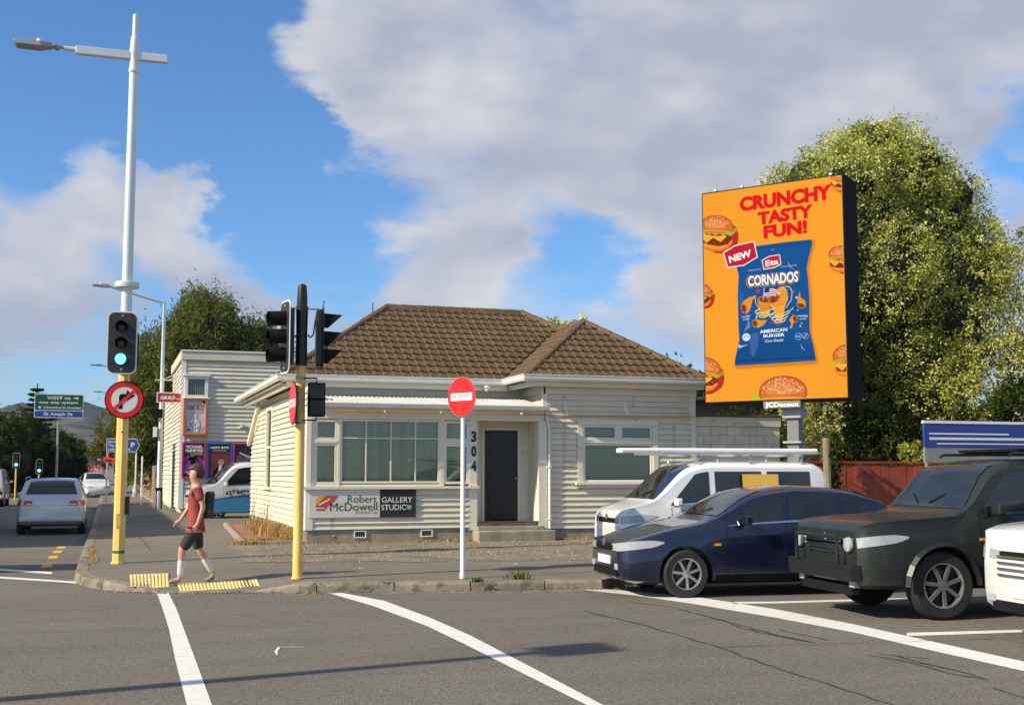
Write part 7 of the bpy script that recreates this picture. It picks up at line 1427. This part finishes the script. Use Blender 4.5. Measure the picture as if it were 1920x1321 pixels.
g = thing('banner_board', 'red advertising banner board far up the street above the white hatchback', 'billboard', (-1.5, 108, 0)); O = (-1.55, 108, 1.84); slab('board', [(-1.45, -.36), (1.5, -.44), (1.2, .30), (-1.35, .42)], O, X_, Z_, 0, .1, mat('banner_red', (.80, .07, .07), .5), g); text('lettering', 'holiday now. Pay la', M['signw'], g, O, X_, Z_, (-1.15, -.10), (1.15, -.14), .34, .104, .02)
for x in (-2.6, -.6): MB().tube([(x, 108.1, 0), (x, 108.1, 1.5)], .05, 6).obj('post', M['galv'], g)
# low far buildings along the street
rb = random.Random(4)
for i, (x0, x1, y, h, c) in enumerate(((-30, -9.5, 110, 3.2, (.35, .33, .3)), (-7, -2, 170, 3.6, (.28, .27, .27)), (-1.4, 2.5, 180, 4.6, (.5, .5, .5)), (4, 22, 120, 4.0, (.3, .24, .2)), (-5.2, -3.0, 230, 6.5, (.55, .53, .5)))):
    t = thing('distant_building', ('flat grey building behind the left trees', 'low grey building at the end of the street', 'pale building at the far end of the street', 'brown building hidden behind the willow', 'pale tall block far beyond the street trees')[i], 'building', ((x0 + x1) / 2, y, 0)); m_ = mat('far_wall_%d' % i, c, .8, var=.15)
    B(x0, x1, y, y + 8, 0, h).obj('wall', m_, t); B(x0 - .2, x1 + .2, y - .2, y + 8.2, h, h + .2).obj('roof', M['tile_cap'], t)
    k = max(2, int((x1 - x0) / 2)); 
    for j in range(k): xx = x0 + (x1 - x0) * (j + .3) / k; B(xx, xx + (x1 - x0) / k * .45, y - .03, y - .005, h * .45, h * .8).obj('window', M['glassd'], t)
# ------------------------------------------------------------------ across the side street, out of the picture, throwing its shade over the street
t = thing('corner_shop', 'two storey flat roofed shop building on the other side of the side street', 'building', (-15, 38, 0)); sm_ = mat('shop_render', (.40, .37, .32), .8, var=.1)
B(-22, -12.9, 26.6, 58, .1, 9.6).obj('wall', sm_, t); B(-22.2, -12.7, 26.4, 58.2, 9.6, 9.9).obj('parapet', M['trim'], t)
for j in range(9):
    for z in (1.0, 5.6): B(-12.89, -12.86, 28 + j * 3.3, 30 + j * 3.3, z, z + 2.2).obj('window', M['glassd'], t)
v2 = vehicle('unseen_shade_van', 'unseen white panel van added left of the picture to shade the crossing', 'van', VAN, whitep, (-7.6, 22.2, 0), R(0), (.82, 3.7), .345, [(.98, 1.75, 1.75, 1.50)], (.70, 1.50), None, tumble=.13, detail=False)  # unseen van added to throw the dark band across the crossing
t = thing('street_lamp', 'unseen steel pole with a box head left of the picture, shaped for its road shadow', 'street lamp', (-6.8, 8.45, 0)); MB().lathe([(.14, 0), (.13, 1), (.085, 7.2)], (-6.8, 8.45, 0), (0, 0, 1), 12).obj('pole', M['galv'], t); MB().obox((-6.8, 8.45, 7.3), (.12, 0, 0), (0, .30, 0), (0, 0, .22)).obj('shadow_box', M['galv_d'], t, bevel=.03)  # pole read off its road shadow, head box added for the blob shadow
# ------------------------------------------------------------------ hills
def hills():
    nx, ny = 260, 60; xs = np.linspace(-3200, 3600, nx); ys = np.linspace(1500, 4200, ny); prof_x = [-3200, -1500, -600, -300, -239, -200, -175, -150, -110, -85, -60, -30, 0, 60, 200, 600, 1500, 3600]; prof_z = [90, 130, 120, 138, 134, 150, 152, 140, 143, 152, 156, 148, 140, 136, 130, 120, 150, 80]
    V = []
    for y in ys:
        t_ = (y - 1500) / 1500; f = 3 * min(1, t_) ** 2 - 2 * min(1, t_) ** 3
        if y > 3000: f = 1 - .35 * ((y - 3000) / 1200)
        for x in xs:
            h = np.interp(x * 3000 / max(y, 3000) if y >= 3000 else x, prof_x, prof_z) * f
            r_ = mnoise.fractal(Vector((x / 260, y / 420, 3.1)), .9, 2.1, 5); rr = 1 - abs(mnoise.noise(Vector((x / 170, y / 600, 1.7)))) * 2
            h += (r_ * 26 + rr * 14) * f * (1 - .85 * max(0, 1 - abs(y - 3000) / 350))
            V.append((x, y, max(-2, h) if y > 1520 else -2))
    F = [(j * nx + i, j * nx + i + 1, (j + 1) * nx + i + 1, (j + 1) * nx + i) for j in range(ny - 1) for i in range(nx - 1)]
    m = bpy.data.materials.new('hill_slopes'); m.use_nodes = True; N = m.node_tree.nodes; L = m.node_tree.links; b = N['Principled BSDF']; b.inputs['Roughness'].default_value = .95; b.inputs['Specular IOR Level'].default_value = .1
    tc = N.new('ShaderNodeTexCoord'); n1 = N.new('ShaderNodeTexNoise'); n1.inputs['Scale'].default_value = .0065; n1.inputs['Detail'].default_value = 7; n1.inputs['Roughness'].default_value = .55; L.new(tc.outputs['Object'], n1.inputs['Vector'])
    n2 = N.new('ShaderNodeTexNoise'); n2.inputs['Scale'].default_value = .02; n2.inputs['Detail'].default_value = 8; L.new(tc.outputs['Object'], n2.inputs['Vector'])
    r1 = N.new('ShaderNodeValToRGB'); L.new(n2.outputs['Fac'], r1.inputs[0]); r1.color_ramp.elements[0].position = .35; r1.color_ramp.elements[0].color = (.060, .058, .036, 1); r1.color_ramp.elements[1].position = .65; r1.color_ramp.elements[1].color = (.135, .100, .060, 1)
    mr = N.new('ShaderNodeMapRange'); L.new(n1.outputs['Fac'], mr.inputs[0]); mr.inputs[1].default_value = .47; mr.inputs[2].default_value = .50
    mx = N.new('ShaderNodeMix'); mx.data_type = 'RGBA'; L.new(mr.outputs[0], mx.inputs[0]); L.new(r1.outputs[0], mx.inputs[6]); mx.inputs[7].default_value = (.020, .030, .020, 1); L.new(mx.outputs[2], b.inputs['Base Color'])
    o = MB().add(V, F).obj('hills', m, smooth='all', kind='structure'); return o
hills()
if HAZE:
    m = bpy.data.materials.new('haze_air'); m.use_nodes = True; N = m.node_tree.nodes; L = m.node_tree.links; N.clear(); o_ = N.new('ShaderNodeOutputMaterial'); v_ = N.new('ShaderNodeVolumePrincipled'); v_.inputs['Density'].default_value = .00007; v_.inputs['Color'].default_value = (.62, .74, 1.0, 1); v_.inputs['Anisotropy'].default_value = .2; L.new(v_.outputs[0], o_.inputs['Volume'])
    h_ = B(-4100, 4100, -310, 5300, -3.5, 230).obj('haze', m, kind='stuff')
